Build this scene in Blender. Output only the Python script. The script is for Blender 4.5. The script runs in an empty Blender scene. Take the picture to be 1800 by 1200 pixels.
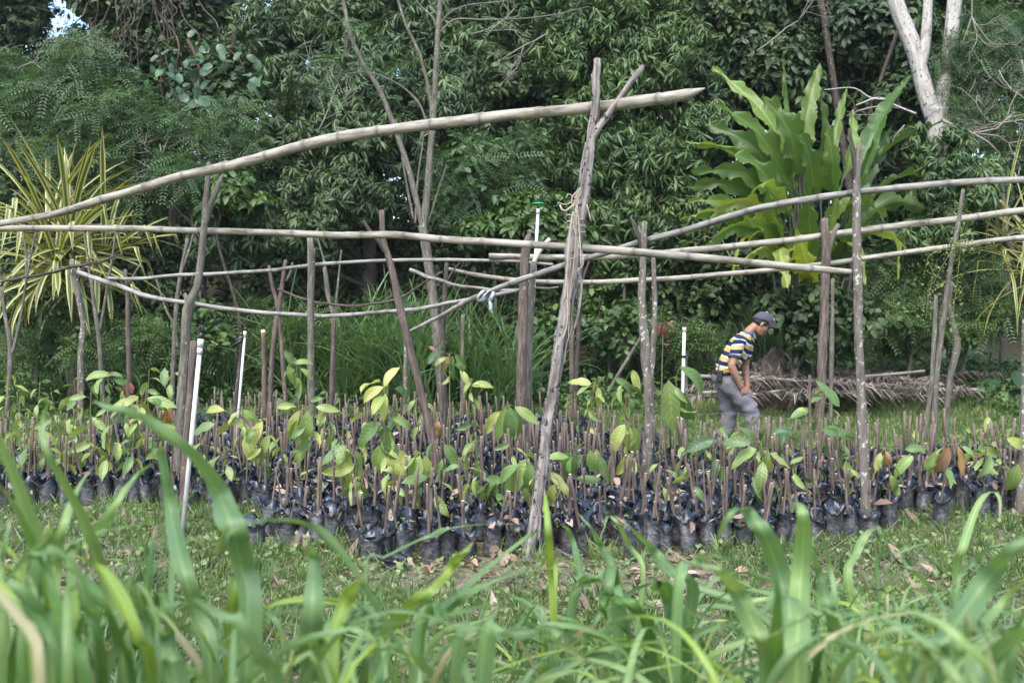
import bpy, math
import numpy as np
from mathutils import Vector, Matrix

SC = bpy.context.scene
COL = SC.collection
rng = np.random.default_rng(7)
FPX = 1750.0
CAMZ = 1.5
TILT = math.atan(35 / FPX)

# ------------------------------------------------------------------ camera
cd = bpy.data.cameras.new('camera')
cam = bpy.data.objects.new('camera', cd)
COL.objects.link(cam)
cam.location = (0, 0, CAMZ)
cam.rotation_euler = (math.pi / 2 - TILT, 0, 0)
cd.sensor_width = 36.0
cd.lens = 35.0
cd.clip_start = 0.05
cd.clip_end = 2000
cd.dof.use_dof = True
cd.dof.focus_distance = 7.4
cd.dof.aperture_fstop = 3.7
SC.camera = cam

# ------------------------------------------------------------------ world, sun, exposure
SUN_EL, SUN_AZ = math.radians(54), math.radians(200)      # azimuth clockwise from +Y: behind the camera, a little left
w = bpy.data.worlds.new('World')
SC.world = w
w.use_nodes = True
nt = w.node_tree
bg = nt.nodes['Background']
sk = nt.nodes.new('ShaderNodeTexSky')
sk.sky_type = 'NISHITA'
sk.sun_disc = False
sk.sun_elevation = SUN_EL
sk.sun_rotation = SUN_AZ
sk.air_density = 1.3
sk.dust_density = 2.5
sk.ozone_density = 3.0
nt.links.new(sk.outputs[0], bg.inputs[0])
bg.inputs[1].default_value = 0.15
sd = bpy.data.lights.new('sun', 'SUN')
sd.energy = 1.15
sd.angle = math.radians(35)
sd.color = (1.0, 0.98, 0.96)
sun = bpy.data.objects.new('sun', sd)
COL.objects.link(sun)
sdir = Vector((math.sin(SUN_AZ) * math.cos(SUN_EL), math.cos(SUN_AZ) * math.cos(SUN_EL), math.sin(SUN_EL)))
sun.rotation_euler = sdir.to_track_quat('Z', 'Y').to_euler()
sun.location = (0, -5, 30)
vs = SC.view_settings
vs.view_transform = 'Standard'
vs.look = 'None'
vs.exposure = 1.76
vs.gamma = 1.0
vs.use_curve_mapping = False
SC.render.engine = 'CYCLES'
cy = SC.cycles
cy.use_denoising = True
cy.denoiser = 'OPENIMAGEDENOISE'
cy.denoising_input_passes = 'RGB_ALBEDO_NORMAL'
cy.max_bounces = 7
cy.diffuse_bounces = 3
cy.glossy_bounces = 2
cy.transmission_bounces = 4
cy.transparent_max_bounces = 8
cy.caustics_reflective = False
cy.caustics_refractive = False
cy.sample_clamp_indirect = 4.0
SC.render.use_persistent_data = False

# ------------------------------------------------------------------ pixel helpers and terrain
CT, ST = math.cos(TILT), math.sin(TILT)


def ray(px, py):
    xc, yc = (px - 900) / FPX, -(py - 600) / FPX
    return np.array([xc, CT + ST * yc, -ST + CT * yc])


def at(px, py, Y):
    d = ray(px, py)
    return np.array([0, 0, CAMZ]) + d * (Y / d[1])


def pix(p):
    v = np.array(p) - np.array([0, 0, CAMZ])
    f = v[1] * CT - v[2] * ST
    u = v[1] * ST + v[2] * CT
    return 900 + FPX * v[0] / f, 600 - FPX * u / f


def sm(a, b, t):
    t = np.clip((t - a) / (b - a), 0, 1)
    return t * t * (3 - 2 * t)


def zt(x, y):
    x = np.asarray(x, float)
    y = np.asarray(y, float)
    z = 0.45 * sm(12.5, 16.5, y) + 3.6 * sm(15.5, 27, y) + 4 * sm(27, 70, y)
    n = 0.02 * np.sin(x * 2.1 + 1.3) * np.sin(y * 1.7) + 0.012 * np.sin(x * 5.3 + y * 2.2) + 0.008 * np.sin(x * 9.1 - y * 7.7)
    n = n + 0.12 * np.sin(x * 1.1 + 0.6) * sm(14, 18, y)
    return z + n


def ground_hit(px, py):
    d = ray(px, py)
    for Y in np.arange(2.0, 40, 0.02):
        p = np.array([0, 0, CAMZ]) + d * (Y / d[1])
        if p[2] <= zt(p[0], p[1]):
            return p
    return p


# ------------------------------------------------------------------ object helpers
def tag(o, label=None, cat=None, group=None, kind=None):
    if label: o['label'] = label
    if cat: o['category'] = cat
    if group: o['group'] = group
    if kind: o['kind'] = kind
    return o


def empty(name, loc, label, cat, group=None, rz=0.0):
    o = bpy.data.objects.new(name, None)
    COL.objects.link(o)
    o.location = loc
    o.rotation_euler = (0, 0, rz)
    return tag(o, label, cat, group)


def mesh(name, V, F, mats=None, midx=None, flat=False, attrs=None):
    """V (n,3); F list of index lists, or (m,k) int array."""
    me = bpy.data.meshes.new(name)
    V = np.asarray(V, np.float32).reshape(-1, 3)
    if isinstance(F, np.ndarray):
        m, k = F.shape
        loops = F.astype(np.int32).ravel()
        starts = np.arange(m, dtype=np.int32) * k
    else:
        lens = np.array([len(f) for f in F], np.int32)
        loops = np.fromiter((i for f in F for i in f), np.int32, count=int(lens.sum()))
        starts = np.concatenate([[0], np.cumsum(lens)[:-1]]).astype(np.int32)
        m = len(F)
    me.vertices.add(len(V))
    me.vertices.foreach_set('co', V.ravel())
    me.loops.add(len(loops))
    me.loops.foreach_set('vertex_index', loops)
    me.polygons.add(m)
    me.polygons.foreach_set('loop_start', starts)
    if mats is not None:
        for mt in (mats if isinstance(mats, (list, tuple)) else [mats]):
            me.materials.append(mt)
    if midx is not None:
        me.polygons.foreach_set('material_index', np.asarray(midx, np.int32))
    if attrs:
        for an, (ty, arr) in attrs.items():
            a = me.attributes.new(an, ty, 'POINT')
            a.data.foreach_set('value' if ty == 'FLOAT' else 'vector', np.asarray(arr, np.float32).ravel())
    me.update(calc_edges=True)
    if flat:
        me.shade_flat()
    return me


def obj(name, me, parent=None, loc=None, rot=None, scale=None, color=None):
    o = bpy.data.objects.new(name, me)
    COL.objects.link(o)
    if parent is not None:
        o.parent = parent
    if loc is not None: o.location = loc
    if rot is not None: o.rotation_euler = rot
    if scale is not None: o.scale = (scale,) * 3 if np.isscalar(scale) else scale
    if color is not None: o.color = (*color[:3], 1.0)
    return o


class MB:
    """collects pieces into one mesh"""
    def __init__(s):
        s.V, s.F, s.M, s.A, s.n = [], [], [], [], 0

    def add(s, V, F, m=0, a=None):
        V = np.asarray(V, float).reshape(-1, 3)
        s.V.append(V)
        s.F += [[i + s.n for i in f] for f in F]
        s.M += [m] * len(F)
        s.A.append(np.asarray(a, float) if a is not None else np.zeros((len(V), 3)))
        s.n += len(V)
        return s

    def mesh(s, name, mats, flat=False, origin=None):
        V = np.concatenate(s.V)
        if origin is not None: V = V - np.asarray(origin)
        return mesh(name, V, s.F, mats, s.M, flat, {'tuv': ('FLOAT_VECTOR', np.concatenate(s.A))})


def resample(P, step, extra=None):
    """Catmull-Rom through P, resampled to even step; extra = values per control point"""
    P = np.asarray(P, float)
    E = None if extra is None else np.asarray(extra, float)
    if len(P) > 2:
        Q = np.vstack([2 * P[0] - P[1], P, 2 * P[-1] - P[-2]])
        out, ex = [], []
        for i in range(1, len(Q) - 2):
            for t in np.linspace(0, 1, 12, endpoint=False):
                a, b, c, d = Q[i - 1], Q[i], Q[i + 1], Q[i + 2]
                out.append(0.5 * (2 * b + (c - a) * t + (2 * a - 5 * b + 4 * c - d) * t * t + (-a + 3 * b - 3 * c + d) * t ** 3))
                if E is not None: ex.append(E[i - 1] * (1 - t) + E[i] * t)
        out.append(P[-1])
        if E is not None: ex.append(E[-1])
        P = np.array(out)
        if E is not None: E = np.array(ex)
    L = np.concatenate([[0], np.cumsum(np.linalg.norm(np.diff(P, axis=0), axis=1))])
    n = max(2, int(round(L[-1] / step)) + 1)
    s = np.linspace(0, L[-1], n)
    R = np.stack([np.interp(s, L, P[:, k]) for k in range(3)], 1)
    if E is None: return R, s
    return R, s, np.interp(s, L, E)


def frames(P):
    T = np.gradient(P, axis=0)
    T /= np.linalg.norm(T, axis=1, keepdims=True) + 1e-9
    up = np.array([0.31, -0.87, 0.38]) if abs(T[0] @ np.array([0.31, -0.87, 0.38])) < 0.9 else np.array([1.0, 0, 0])
    N = np.zeros_like(P)
    n = up - T[0] * (up @ T[0])
    n /= np.linalg.norm(n)
    for i in range(len(P)):
        n = n - T[i] * (n @ T[i])
        n /= np.linalg.norm(n) + 1e-9
        N[i] = n
    return T, N, np.cross(T, N)


def tube(P, R, seg=8, s=None, bump=0.0, seed=0, caps=True, flat_y=1.0, cap_push=0.0):
    """returns V, F, A for a tube along P with radii R; bump = knobbly fraction"""
    P = np.asarray(P, float)
    n = len(P)
    R = np.full(n, R) if np.isscalar(R) else np.asarray(R, float)
    if s is None:
        s = np.concatenate([[0], np.cumsum(np.linalg.norm(np.diff(P, axis=0), axis=1))])
    T, N, B = frames(P)
    a = np.linspace(0, 2 * np.pi, seg, endpoint=False)
    rr = np.repeat(R[:, None], seg, 1)
    if bump:
        g = np.random.default_rng(seed)
        ph = g.uniform(0, 6.28, (6,))
        rr = rr * (1 + bump * (0.5 * np.sin(2 * a[None] + 5 * s[:, None] + ph[0]) + 0.4 * np.sin(3 * a[None] - 9 * s[:, None] + ph[1])
                   + 0.35 * np.sin(23 * s[:, None] + ph[2] + a[None]) + 0.5 * g.normal(0, 0.6, rr.shape)))
    V = P[:, None] + rr[..., None] * (np.cos(a)[None, :, None] * N[:, None] + flat_y * np.sin(a)[None, :, None] * B[:, None])
    A = np.stack([rr * np.cos(a), rr * np.sin(a), np.repeat(s[:, None], seg, 1)], -1)
    F = []
    for i in range(n - 1):
        for k in range(seg):
            k2 = (k + 1) % seg
            F.append([i * seg + k, i * seg + k2, (i + 1) * seg + k2, (i + 1) * seg + k])
    V = V.reshape(-1, 3)
    A = A.reshape(-1, 3)
    if caps:
        V = np.vstack([V, P[0] - T[0] * cap_push, P[-1] + T[-1] * cap_push])
        A = np.vstack([A, [0, 0, s[0]], [0, 0, s[-1]]])
        b, e = n * seg, n * seg + 1
        F += [[b, (k + 1) % seg, k] for k in range(seg)]
        o = (n - 1) * seg
        F += [[e, o + k, o + (k + 1) % seg] for k in range(seg)]
    return V, F, A


def box(c, s, R=None):
    c = np.asarray(c, float)
    s = np.asarray(s, float) / 2
    v = np.array([[x, y, z] for x in (-1, 1) for y in (-1, 1) for z in (-1, 1)], float) * s
    if R is not None: v = v @ np.asarray(R).T
    return v + c, [[0, 1, 3, 2], [4, 6, 7, 5], [0, 4, 5, 1], [2, 3, 7, 6], [0, 2, 6, 4], [1, 5, 7, 3]]


# ------------------------------------------------------------------ materials
class NT:
    def __init__(s, name):
        s.m = bpy.data.materials.new(name)
        s.m.use_nodes = True
        s.t = s.m.node_tree
        s.b = s.t.nodes['Principled BSDF']
        s.out = s.t.nodes['Material Output']

    def n(s, ty, **kw):
        nd = s.t.nodes.new(ty)
        for k, v in kw.items():
            if k.startswith('i_'):
                key = k[2:]
                nd.inputs[int(key) if key.isdigit() else key.replace('_', ' ')].default_value = v
            else:
                setattr(nd, k, v)
        return nd

    def l(s, a, b):
        s.t.links.new(a, b)

    def attr(s, name):
        return s.n('ShaderNodeAttribute', attribute_name=name)

    def noise(s, vec, scale, detail=4, rough=0.6):
        nd = s.n('ShaderNodeTexNoise')
        nd.inputs['Scale'].default_value = scale
        nd.inputs['Detail'].default_value = detail
        nd.inputs['Roughness'].default_value = rough
        if vec is not None: s.l(vec, nd.inputs['Vector'])
        return nd

    def ramp(s, fac, stops, const=False):
        r = s.n('ShaderNodeValToRGB')
        if const: r.color_ramp.interpolation = 'CONSTANT'
        e = r.color_ramp.elements
        while len(e) < len(stops): e.new(0.5)
        for el, (p, c) in zip(e, stops):
            el.position = p
            el.color = (*c, 1) if not np.isscalar(c) else (c, c, c, 1)
        s.l(fac, r.inputs[0])
        return r

    def mix(s, fac, a, b, mode='MIX'):
        m = s.n('ShaderNodeMix', data_type='RGBA', blend_type=mode)
        for sock, v in ((m.inputs[0], fac), (m.inputs[6], a), (m.inputs[7], b)):
            if hasattr(v, 'is_linked'): s.l(v, sock)
            elif np.isscalar(v): sock.default_value = v
            else: sock.default_value = (*v, 1)
        return m.outputs[2]

    def math(s, op, a, b=0.0, c=0.0):
        m = s.n('ShaderNodeMath', operation=op)
        for sock, v in zip(m.inputs, (a, b, c)):
            if hasattr(v, 'is_linked'): s.l(v, sock)
            else: sock.default_value = v
        return m.outputs[0]

    def mapping(s, vec, scale):
        m = s.n('ShaderNodeMapping')
        m.inputs['Scale'].default_value = scale
        s.l(vec, m.inputs['Vector'])
        return m.outputs[0]

    def bump(s, h, strength=0.3, dist=0.01):
        b = s.n('ShaderNodeBump')
        b.inputs['Strength'].default_value = strength
        b.inputs['Distance'].default_value = dist
        s.l(h, b.inputs['Height'])
        s.l(b.outputs[0], s.b.inputs['Normal'])

    def base(s, c, rough=0.6, spec=0.5):
        i = s.b.inputs['Base Color']
        if hasattr(c, 'is_linked'): s.l(c, i)
        else: i.default_value = (*c, 1)
        s.b.inputs['Roughness'].default_value = rough
        s.b.inputs['Specular IOR Level'].default_value = spec
        return s

    def translucent(s, color, fac):
        tr = s.n('ShaderNodeBsdfTranslucent')
        if hasattr(color, 'is_linked'): s.l(color, tr.inputs[0])
        else: tr.inputs[0].default_value = (*color, 1)
        mx = s.n('ShaderNodeMixShader')
        mx.inputs[0].default_value = fac
        s.l(s.b.outputs[0], mx.inputs[1])
        s.l(tr.outputs[0], mx.inputs[2])
        s.l(mx.outputs[0], s.out.inputs[0])


def mat_foliage(name, cols, rough=0.42, trans=0.25, spec=0.5, tint=(1.15, 1.25, 0.5)):
    """leaf colour chosen per leaf through the point attribute 'var' (0..1)"""
    t = NT(name)
    a = t.attr('var')
    n = len(cols)
    r = t.ramp(a.outputs['Fac'], [(i / (n - 1), c) for i, c in enumerate(cols)])
    t.base(r.outputs[0], rough, spec)
    t.translucent(t.mix(1.0, r.outputs[0], tint, 'MULTIPLY'), trans)
    return t.m


def mat_objleaf(name, rough=0.4, trans=0.3, veins=9, midc=1.5, vs_=0.35, spec=0.5, blotch=0.4, stripe=None, tips=False):
    """leaf coloured by object colour; 'luv' holds (u -1..1, v 0..1)"""
    t = NT(name)
    oi = t.n('ShaderNodeObjectInfo')
    sep = t.n('ShaderNodeSeparateXYZ')
    t.l(t.attr('luv').outputs['Vector'], sep.inputs[0])
    au = t.math('ABSOLUTE', sep.outputs[0])
    base = oi.outputs['Color']
    geo = t.n('ShaderNodeNewGeometry')
    ns = t.noise(geo.outputs['Position'], 14, 3)
    base = t.mix(t.math('MULTIPLY', t.ramp(ns.outputs[0], [(0.4, 0.0), (0.75, 1.0)]).outputs[0], blotch), base,
                 t.mix(1.0, base, (1.5, 1.25, 0.7), 'MULTIPLY'))
    if veins:
        ph = t.math('MULTIPLY', t.math('SUBTRACT', sep.outputs[1], t.math('MULTIPLY', au, 0.16)), veins * 6.283)
        wv = t.math('SINE', ph)
        vl = t.ramp(wv, [(0.72, 0.0), (0.98, 1.0)]).outputs[0]
        base = t.mix(t.math('MULTIPLY', vl, vs_), base, t.mix(1.0, base, (1.7, 1.5, 1.4), 'MULTIPLY'))
        t.bump(wv, 0.16, 0.005)
    else:
        # long parallel veins
        wv = t.math('SINE', t.math('MULTIPLY', sep.outputs[0], 34.0))
        base = t.mix(t.math('MULTIPLY', t.ramp(wv, [(0.3, 0.0), (1.0, 1.0)]).outputs[0], 0.16), base, t.mix(1.0, base, (1.6, 1.4, 1.3), 'MULTIPLY'))
    mid = t.ramp(au, [(0.03, 1.0), (0.11, 0.0)]).outputs[0]
    base = t.mix(t.math('MULTIPLY', mid, 0.6), base, t.mix(1.0, base, (midc * 1.2, midc, midc * 0.9), 'MULTIPLY'))
    if tips:
        bt_ = t.math('MULTIPLY', t.ramp(t.math('ADD', sep.outputs[1], t.math('MULTIPLY', ns.outputs[0], 0.12)), [(0.07, 1.0), (0.13, 0.0)]).outputs[0], t.ramp(oi.outputs['Random'], [(0.35, 0.0), (0.6, 1.0)]).outputs[0])
        base = t.mix(bt_, base, (0.34, 0.26, 0.14))
    if stripe:
        base = t.mix(t.ramp(au, [(0.42, 0.0), (0.6, 1.0)]).outputs[0], base, stripe)
    t.base(base, rough, spec)
    t.translucent(t.mix(1.0, base, (1.25, 1.2, 0.5), 'MULTIPLY'), trans)
    return t.m


def mat_bark(name, c1, c2, lichen=None, la=0.0, scale=1.0, peel=0.5, bs=0.5):
    t = NT(name)
    v = t.attr('tuv').outputs['Vector']
    st = t.mapping(v, (38 * scale, 38 * scale, 6 * scale))
    n1 = t.noise(st, 1.0, 6, 0.65)
    big = t.noise(t.mapping(v, (9, 9, 4)), 1.0, 3)
    c = t.ramp(n1.outputs[0], [(0.3, tuple(0.45 * np.array(c2))), (0.45, c2), (0.62, c1), (0.8, tuple(1.25 * np.array(c1)))]).outputs[0]
    c = t.mix(t.math('MULTIPLY', t.ramp(big.outputs[0], [(0.4, 0.0), (0.7, 1.0)]).outputs[0], peel), c, c2)
    if la:
        ln = t.noise(t.mapping(v, (26, 26, 22)), 1.0, 3, 0.7)
        c = t.mix(t.ramp(ln.outputs[0], [(0.66 - la * 0.25, 0.0), (0.72 - la * 0.25, 1.0)]).outputs[0], c, lichen)
    t.base(c, 0.85, 0.25)
    t.bump(n1.outputs[0], bs, 0.02)
    return t.m


def mat_bamboo(name, c1, c2):
    t = NT(name)
    v = t.attr('tuv').outputs['Vector']
    nd = t.attr('node').outputs['Fac']
    n1 = t.noise(t.mapping(v, (60, 60, 5)), 1.0, 5, 0.7)
    n2 = t.noise(t.mapping(v, (14, 14, 3)), 1.0, 4, 0.65)
    c = t.ramp(n1.outputs[0], [(0.3, tuple(0.7 * np.array(c2))), (0.5, c1), (0.75, tuple(np.minimum(1.2 * np.array(c1), 0.7)))]).outputs[0]
    c = t.mix(t.ramp(n2.outputs[0], [(0.44, 0.0), (0.62, 0.95)]).outputs[0], c, c2)
    c = t.mix(t.ramp(n2.outputs[0], [(0.62, 0.0), (0.68, 0.85)]).outputs[0], c, (0.05, 0.04, 0.033))
    c = t.mix(t.math('MULTIPLY', nd, 0.75), c, (0.07, 0.06, 0.05))
    t.base(c, 0.55, 0.4)
    t.bump(n1.outputs[0], 0.2, 0.01)
    return t.m


def mat_plain(name, c, rough=0.5, spec=0.5, noise=0.0, nscale=40, metal=0.0, dirt=(0.12, 0.1, 0.08)):
    t = NT(name)
    if noise:
        tc = t.n('ShaderNodeTexCoord')
        ns = t.noise(tc.outputs['Object'], nscale, 4)
        cc = t.mix(t.math('MULTIPLY', t.ramp(ns.outputs[0], [(0.42, 0.0), (0.75, 1.0)]).outputs[0], noise), c, dirt)
        t.base(cc, rough, spec)
        t.bump(ns.outputs[0], 0.15, 0.003)
    else:
        t.base(c, rough, spec)
    t.b.inputs['Metallic'].default_value = metal
    return t.m


MAT = {}
MAT['mango'] = mat_foliage('glossy_lanceolate_leaf', [(0.026, 0.052, 0.019), (0.05, 0.095, 0.03), (0.085, 0.142, 0.044), (0.15, 0.205, 0.062)], 0.48, 0.22, 0.4)
MAT['mango2'] = mat_foliage('hazy_lanceolate_leaf', [(0.034, 0.06, 0.03), (0.06, 0.1, 0.045), (0.09, 0.14, 0.06), (0.14, 0.19, 0.075)], 0.5, 0.25, 0.4)  # haze put into the colour: leaves paler and bluer
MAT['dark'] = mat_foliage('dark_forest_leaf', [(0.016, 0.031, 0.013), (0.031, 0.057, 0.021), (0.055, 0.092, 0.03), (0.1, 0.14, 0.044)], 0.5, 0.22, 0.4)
MAT['pinnate'] = mat_foliage('feathery_leaf', [(0.04, 0.078, 0.036), (0.06, 0.112, 0.048), (0.085, 0.15, 0.058), (0.14, 0.195, 0.065)], 0.5, 0.28, 0.4)
MAT['bush'] = mat_foliage('bush_leaf', [(0.035, 0.07, 0.024), (0.055, 0.105, 0.033), (0.08, 0.145, 0.04), (0.15, 0.2, 0.052)], 0.45, 0.28, 0.4)
MAT['grassmid'] = mat_foliage('tall_grass_blade', [(0.055, 0.11, 0.042), (0.085, 0.16, 0.06), (0.125, 0.21, 0.078), (0.2, 0.25, 0.11)], 0.42, 0.32)
MAT['lawn'] = mat_foliage('short_grass_blade', [(0.07, 0.135, 0.034), (0.12, 0.195, 0.052), (0.18, 0.25, 0.078), (0.36, 0.33, 0.18)], 0.5, 0.3)
MAT['litter'] = mat_foliage('dry_leaf_litter', [(0.1, 0.065, 0.045), (0.2, 0.135, 0.1), (0.31, 0.22, 0.17), (0.42, 0.32, 0.25)], 0.7, 0.1, 0.3, (1.1, 0.9, 0.7))
MAT['frond'] = mat_foliage('dead_palm_leaflet', [(0.085, 0.066, 0.052), (0.15, 0.12, 0.097), (0.215, 0.18, 0.15), (0.3, 0.26, 0.22)], 0.7, 0.08, 0.3, (1.1, 0.95, 0.8))
MAT['cacao'] = mat_objleaf('sapling_leaf', 0.38, 0.34, 8, 1.35, 0.1, blotch=0.3)
MAT['banana'] = mat_objleaf('broad_banana_leaf', 0.4, 0.45, 30, 1.6, 0.16, blotch=0.15)
MAT['blade'] = mat_objleaf('grass_blade', 0.42, 0.36, 0, 1.7, spec=0.35, blotch=0.4, tips=True)
MAT['dryblade'] = mat_objleaf('dry_leaf', 0.75, 0.12, 7, 1.3, 0.3, spec=0.25)
MAT['pandan'] = mat_objleaf('striped_blade', 0.42, 0.22, 0, 1.0, stripe=(0.46, 0.42, 0.15), blotch=0.2)
MAT['round'] = mat_objleaf('round_climber_leaf', 0.4, 0.2, 6, 1.4, 0.2, blotch=0.2)

MAT['grey'] = mat_bark('grey_brown_bark', (0.185, 0.168, 0.135), (0.1, 0.09, 0.07), (0.36, 0.36, 0.31), 0.12)
MAT['lichen'] = mat_bark('lichen_spotted_bark', (0.19, 0.165, 0.14), (0.12, 0.1, 0.082), (0.42, 0.42, 0.38), 0.34)
MAT['dead'] = mat_bark('flaking_dead_wood', (0.36, 0.325, 0.295), (0.18, 0.155, 0.14), (0.035, 0.03, 0.03), 0.34, 0.8, 0.35, 1.0)
MAT['red'] = mat_bark('red_brown_bark', (0.17, 0.13, 0.108), (0.095, 0.07, 0.058), (0.35, 0.3, 0.26), 0.06)
MAT['darkbark'] = mat_bark('dark_bark', (0.1, 0.08, 0.065), (0.05, 0.04, 0.033), (0.25, 0.25, 0.22), 0.15)
MAT['white'] = mat_bark('pale_smooth_bark', (0.5, 0.47, 0.44), (0.36, 0.33, 0.3), (0.085, 0.06, 0.048), 0.32, 0.6, 0.35, 0.2)
MAT['twig'] = mat_bark('pale_twig_bark', (0.3, 0.27, 0.23), (0.19, 0.165, 0.14), (0.1, 0.08, 0.06), 0.1)
MAT['vine'] = mat_bark('brown_vine_bark', (0.12, 0.09, 0.07), (0.065, 0.05, 0.04))
MAT['stem'] = mat_bark('cutting_bark', (0.19, 0.14, 0.11), (0.105, 0.078, 0.062), (0.3, 0.26, 0.22), 0.1)
MAT['tip'] = mat_plain('pale_cut_wood', (0.62, 0.52, 0.38), 0.7, 0.3)
MAT['greenstem'] = mat_plain('green_stem', (0.13, 0.14, 0.05), 0.5, 0.4, 0.5, 60, 0, (0.12, 0.08, 0.05))
MAT['darkstalk'] = mat_plain('dark_green_stalk', (0.05, 0.075, 0.03), 0.5)
MAT['bamboo'] = mat_bamboo('weathered_bamboo', (0.325, 0.295, 0.235), (0.15, 0.125, 0.095))
MAT['bamboogrey'] = mat_bamboo('grey_weathered_bamboo', (0.275, 0.257, 0.228), (0.13, 0.116, 0.1))
MAT['inside'] = mat_plain('hollow_shade', (0.08, 0.06, 0.045), 0.9, 0.2)  # dark tone for the shade within a hollow pole
MAT['pvc'] = mat_plain('white_pvc', (0.56, 0.56, 0.525), 0.4, 0.5, 0.6, 22, 0, (0.4, 0.36, 0.3))
MAT['black'] = mat_plain('black_plastic', (0.015, 0.015, 0.017), 0.35, 0.5)
MAT['greenplastic'] = mat_plain('bright_green_plastic', (0.03, 0.42, 0.08), 0.35, 0.5)
MAT['straw'] = mat_plain('straw_fibre', (0.36, 0.31, 0.235), 0.7, 0.3, 0.4, 60, 0, (0.3, 0.2, 0.12))
MAT['film'] = mat_plain('grey_plastic_film', (0.36, 0.38, 0.4), 0.3, 0.6, 0.3, 25, 0, (0.28, 0.28, 0.3))
MAT['string'] = mat_plain('pale_string', (0.22, 0.25, 0.27), 0.6)


def mat_bag():
    t = NT('black_polythene')
    tc = t.n('ShaderNodeTexCoord')
    oi = t.n('ShaderNodeObjectInfo')
    off = t.n('ShaderNodeVectorMath', operation='ADD')
    t.l(tc.outputs['Object'], off.inputs[0])
    cmb = t.n('ShaderNodeCombineXYZ')
    t.l(t.math('MULTIPLY', oi.outputs['Random'], 50), cmb.inputs[0])
    t.l(cmb.outputs[0], off.inputs[1])
    v = off.outputs[0]
    wr = t.noise(t.mapping(v, (22, 22, 120)), 1.0, 4, 0.6)
    big = t.noise(v, 26, 4, 0.65)
    sep = t.n('ShaderNodeSeparateXYZ')
    t.l(tc.outputs['Object'], sep.inputs[0])
    low = t.ramp(sep.outputs[2], [(0.0, 1.0), (0.19, 0.7), (0.225, 0.0)]).outputs[0]
    dusty = t.math('MULTIPLY', t.ramp(big.outputs[0], [(0.38, 0.0), (0.66, 1.0)]).outputs[0], t.math('MULTIPLY', low, 0.6))
    c = t.mix(dusty, (0.024, 0.029, 0.042), t.mix(t.ramp(wr.outputs[0], [(0.45, 0.0), (0.62, 1.0)]).outputs[0], (0.13, 0.108, 0.09), (0.33, 0.29, 0.25)))
    t.base(c, 0.34, 0.6)
    r = t.math('ADD', 0.2, t.math('MULTIPLY', dusty, 0.4))
    t.l(r, t.b.inputs['Roughness'])
    t.bump(t.math('ADD', wr.outputs[0], big.outputs[0]), 0.4, 0.008)
    return t.m


MAT['bag'] = mat_bag()


def mat_soil(name, c1, c2, sc=60):
    t = NT(name)
    tc = t.n('ShaderNodeTexCoord')
    n1 = t.noise(tc.outputs['Object'], sc, 6, 0.7)
    t.base(t.ramp(n1.outputs[0], [(0.3, c2), (0.7, c1)]).outputs[0], 0.95, 0.15)
    t.bump(n1.outputs[0], 0.8, 0.02)
    return t.m


MAT['soil'] = mat_soil('potting_soil', (0.12, 0.088, 0.065), (0.05, 0.037, 0.028))


def mat_ground():
    t = NT('clearing_ground')
    geo = t.n('ShaderNodeNewGeometry')
    p = geo.outputs['Position']
    n1 = t.noise(p, 30, 6, 0.7)
    n2 = t.noise(p, 1.7, 4, 0.6)
    n3 = t.noise(p, 9, 4, 0.6)
    soil = t.ramp(n1.outputs[0], [(0.28, (0.09, 0.07, 0.053)), (0.5, (0.21, 0.17, 0.13)), (0.75, (0.34, 0.28, 0.22))]).outputs[0]
    green = t.ramp(n3.outputs[0], [(0.3, (0.085, 0.105, 0.04)), (0.7, (0.17, 0.185, 0.08))]).outputs[0]
    sep = t.n('ShaderNodeSeparateXYZ')
    t.l(p, sep.inputs[0])
    g = t.ramp(n2.outputs[0], [(0.3, 0.25), (0.55, 1.0)]).outputs[0]
    c = t.mix(t.math('MULTIPLY', g, 0.75), soil, green)
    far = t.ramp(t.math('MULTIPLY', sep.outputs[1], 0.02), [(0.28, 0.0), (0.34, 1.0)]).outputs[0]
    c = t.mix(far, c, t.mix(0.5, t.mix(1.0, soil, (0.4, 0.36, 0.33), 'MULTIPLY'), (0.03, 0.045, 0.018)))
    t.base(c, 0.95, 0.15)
    t.bump(n1.outputs[0], 0.7, 0.03)
    return t.m


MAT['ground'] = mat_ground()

# ================================================================== GROUND
def build_ground():
    def axis(lo, hi, near_lo, near_hi, step, n_out):
        a = np.arange(near_lo, near_hi, step)
        l = near_lo - np.geomspace(step, near_lo - lo, n_out)[::-1]
        r = near_hi + np.geomspace(step, hi - near_hi, n_out)
        return np.concatenate([l, a, r])
    xs = axis(-420, 420, -16, 16, 0.16, 24)
    ys = axis(-420, 420, -1, 30, 0.16, 24)
    X, Y = np.meshgrid(xs, ys)
    V = np.stack([X, Y, zt(X, Y)], -1).reshape(-1, 3)
    nx, ny = len(xs), len(ys)
    i = np.arange(nx - 1)[None] + nx * np.arange(ny - 1)[:, None]
    F = np.stack([i, i + 1, i + 1 + nx, i + nx], -1).reshape(-1, 4)
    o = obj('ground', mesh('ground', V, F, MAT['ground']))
    tag(o, 'earth and grass floor of the nursery clearing rising to a wooded bank', 'ground', kind='structure')


build_ground()


# ================================================================== POSTS
def path3(pts, d, base=True, lean=0.0):
    """pixel points (top first) on the vertical plane at depth d -> 3D, last one run down into the ground"""
    P = [at(p[0], p[1], (p[2] if len(p) > 2 else d)) for p in pts]
    if base:
        a, b = P[-2], P[-1]
        g = float(zt(b[0], b[1]))
        if b[2] > g - 0.05:
            dr = (b - a) / np.linalg.norm(b - a)
            if dr[2] > -0.3: dr = np.array([0, 0, -1.0])
            P.append(b + dr * ((b[2] - g + 0.06) / -dr[2]))
    return P


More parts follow.
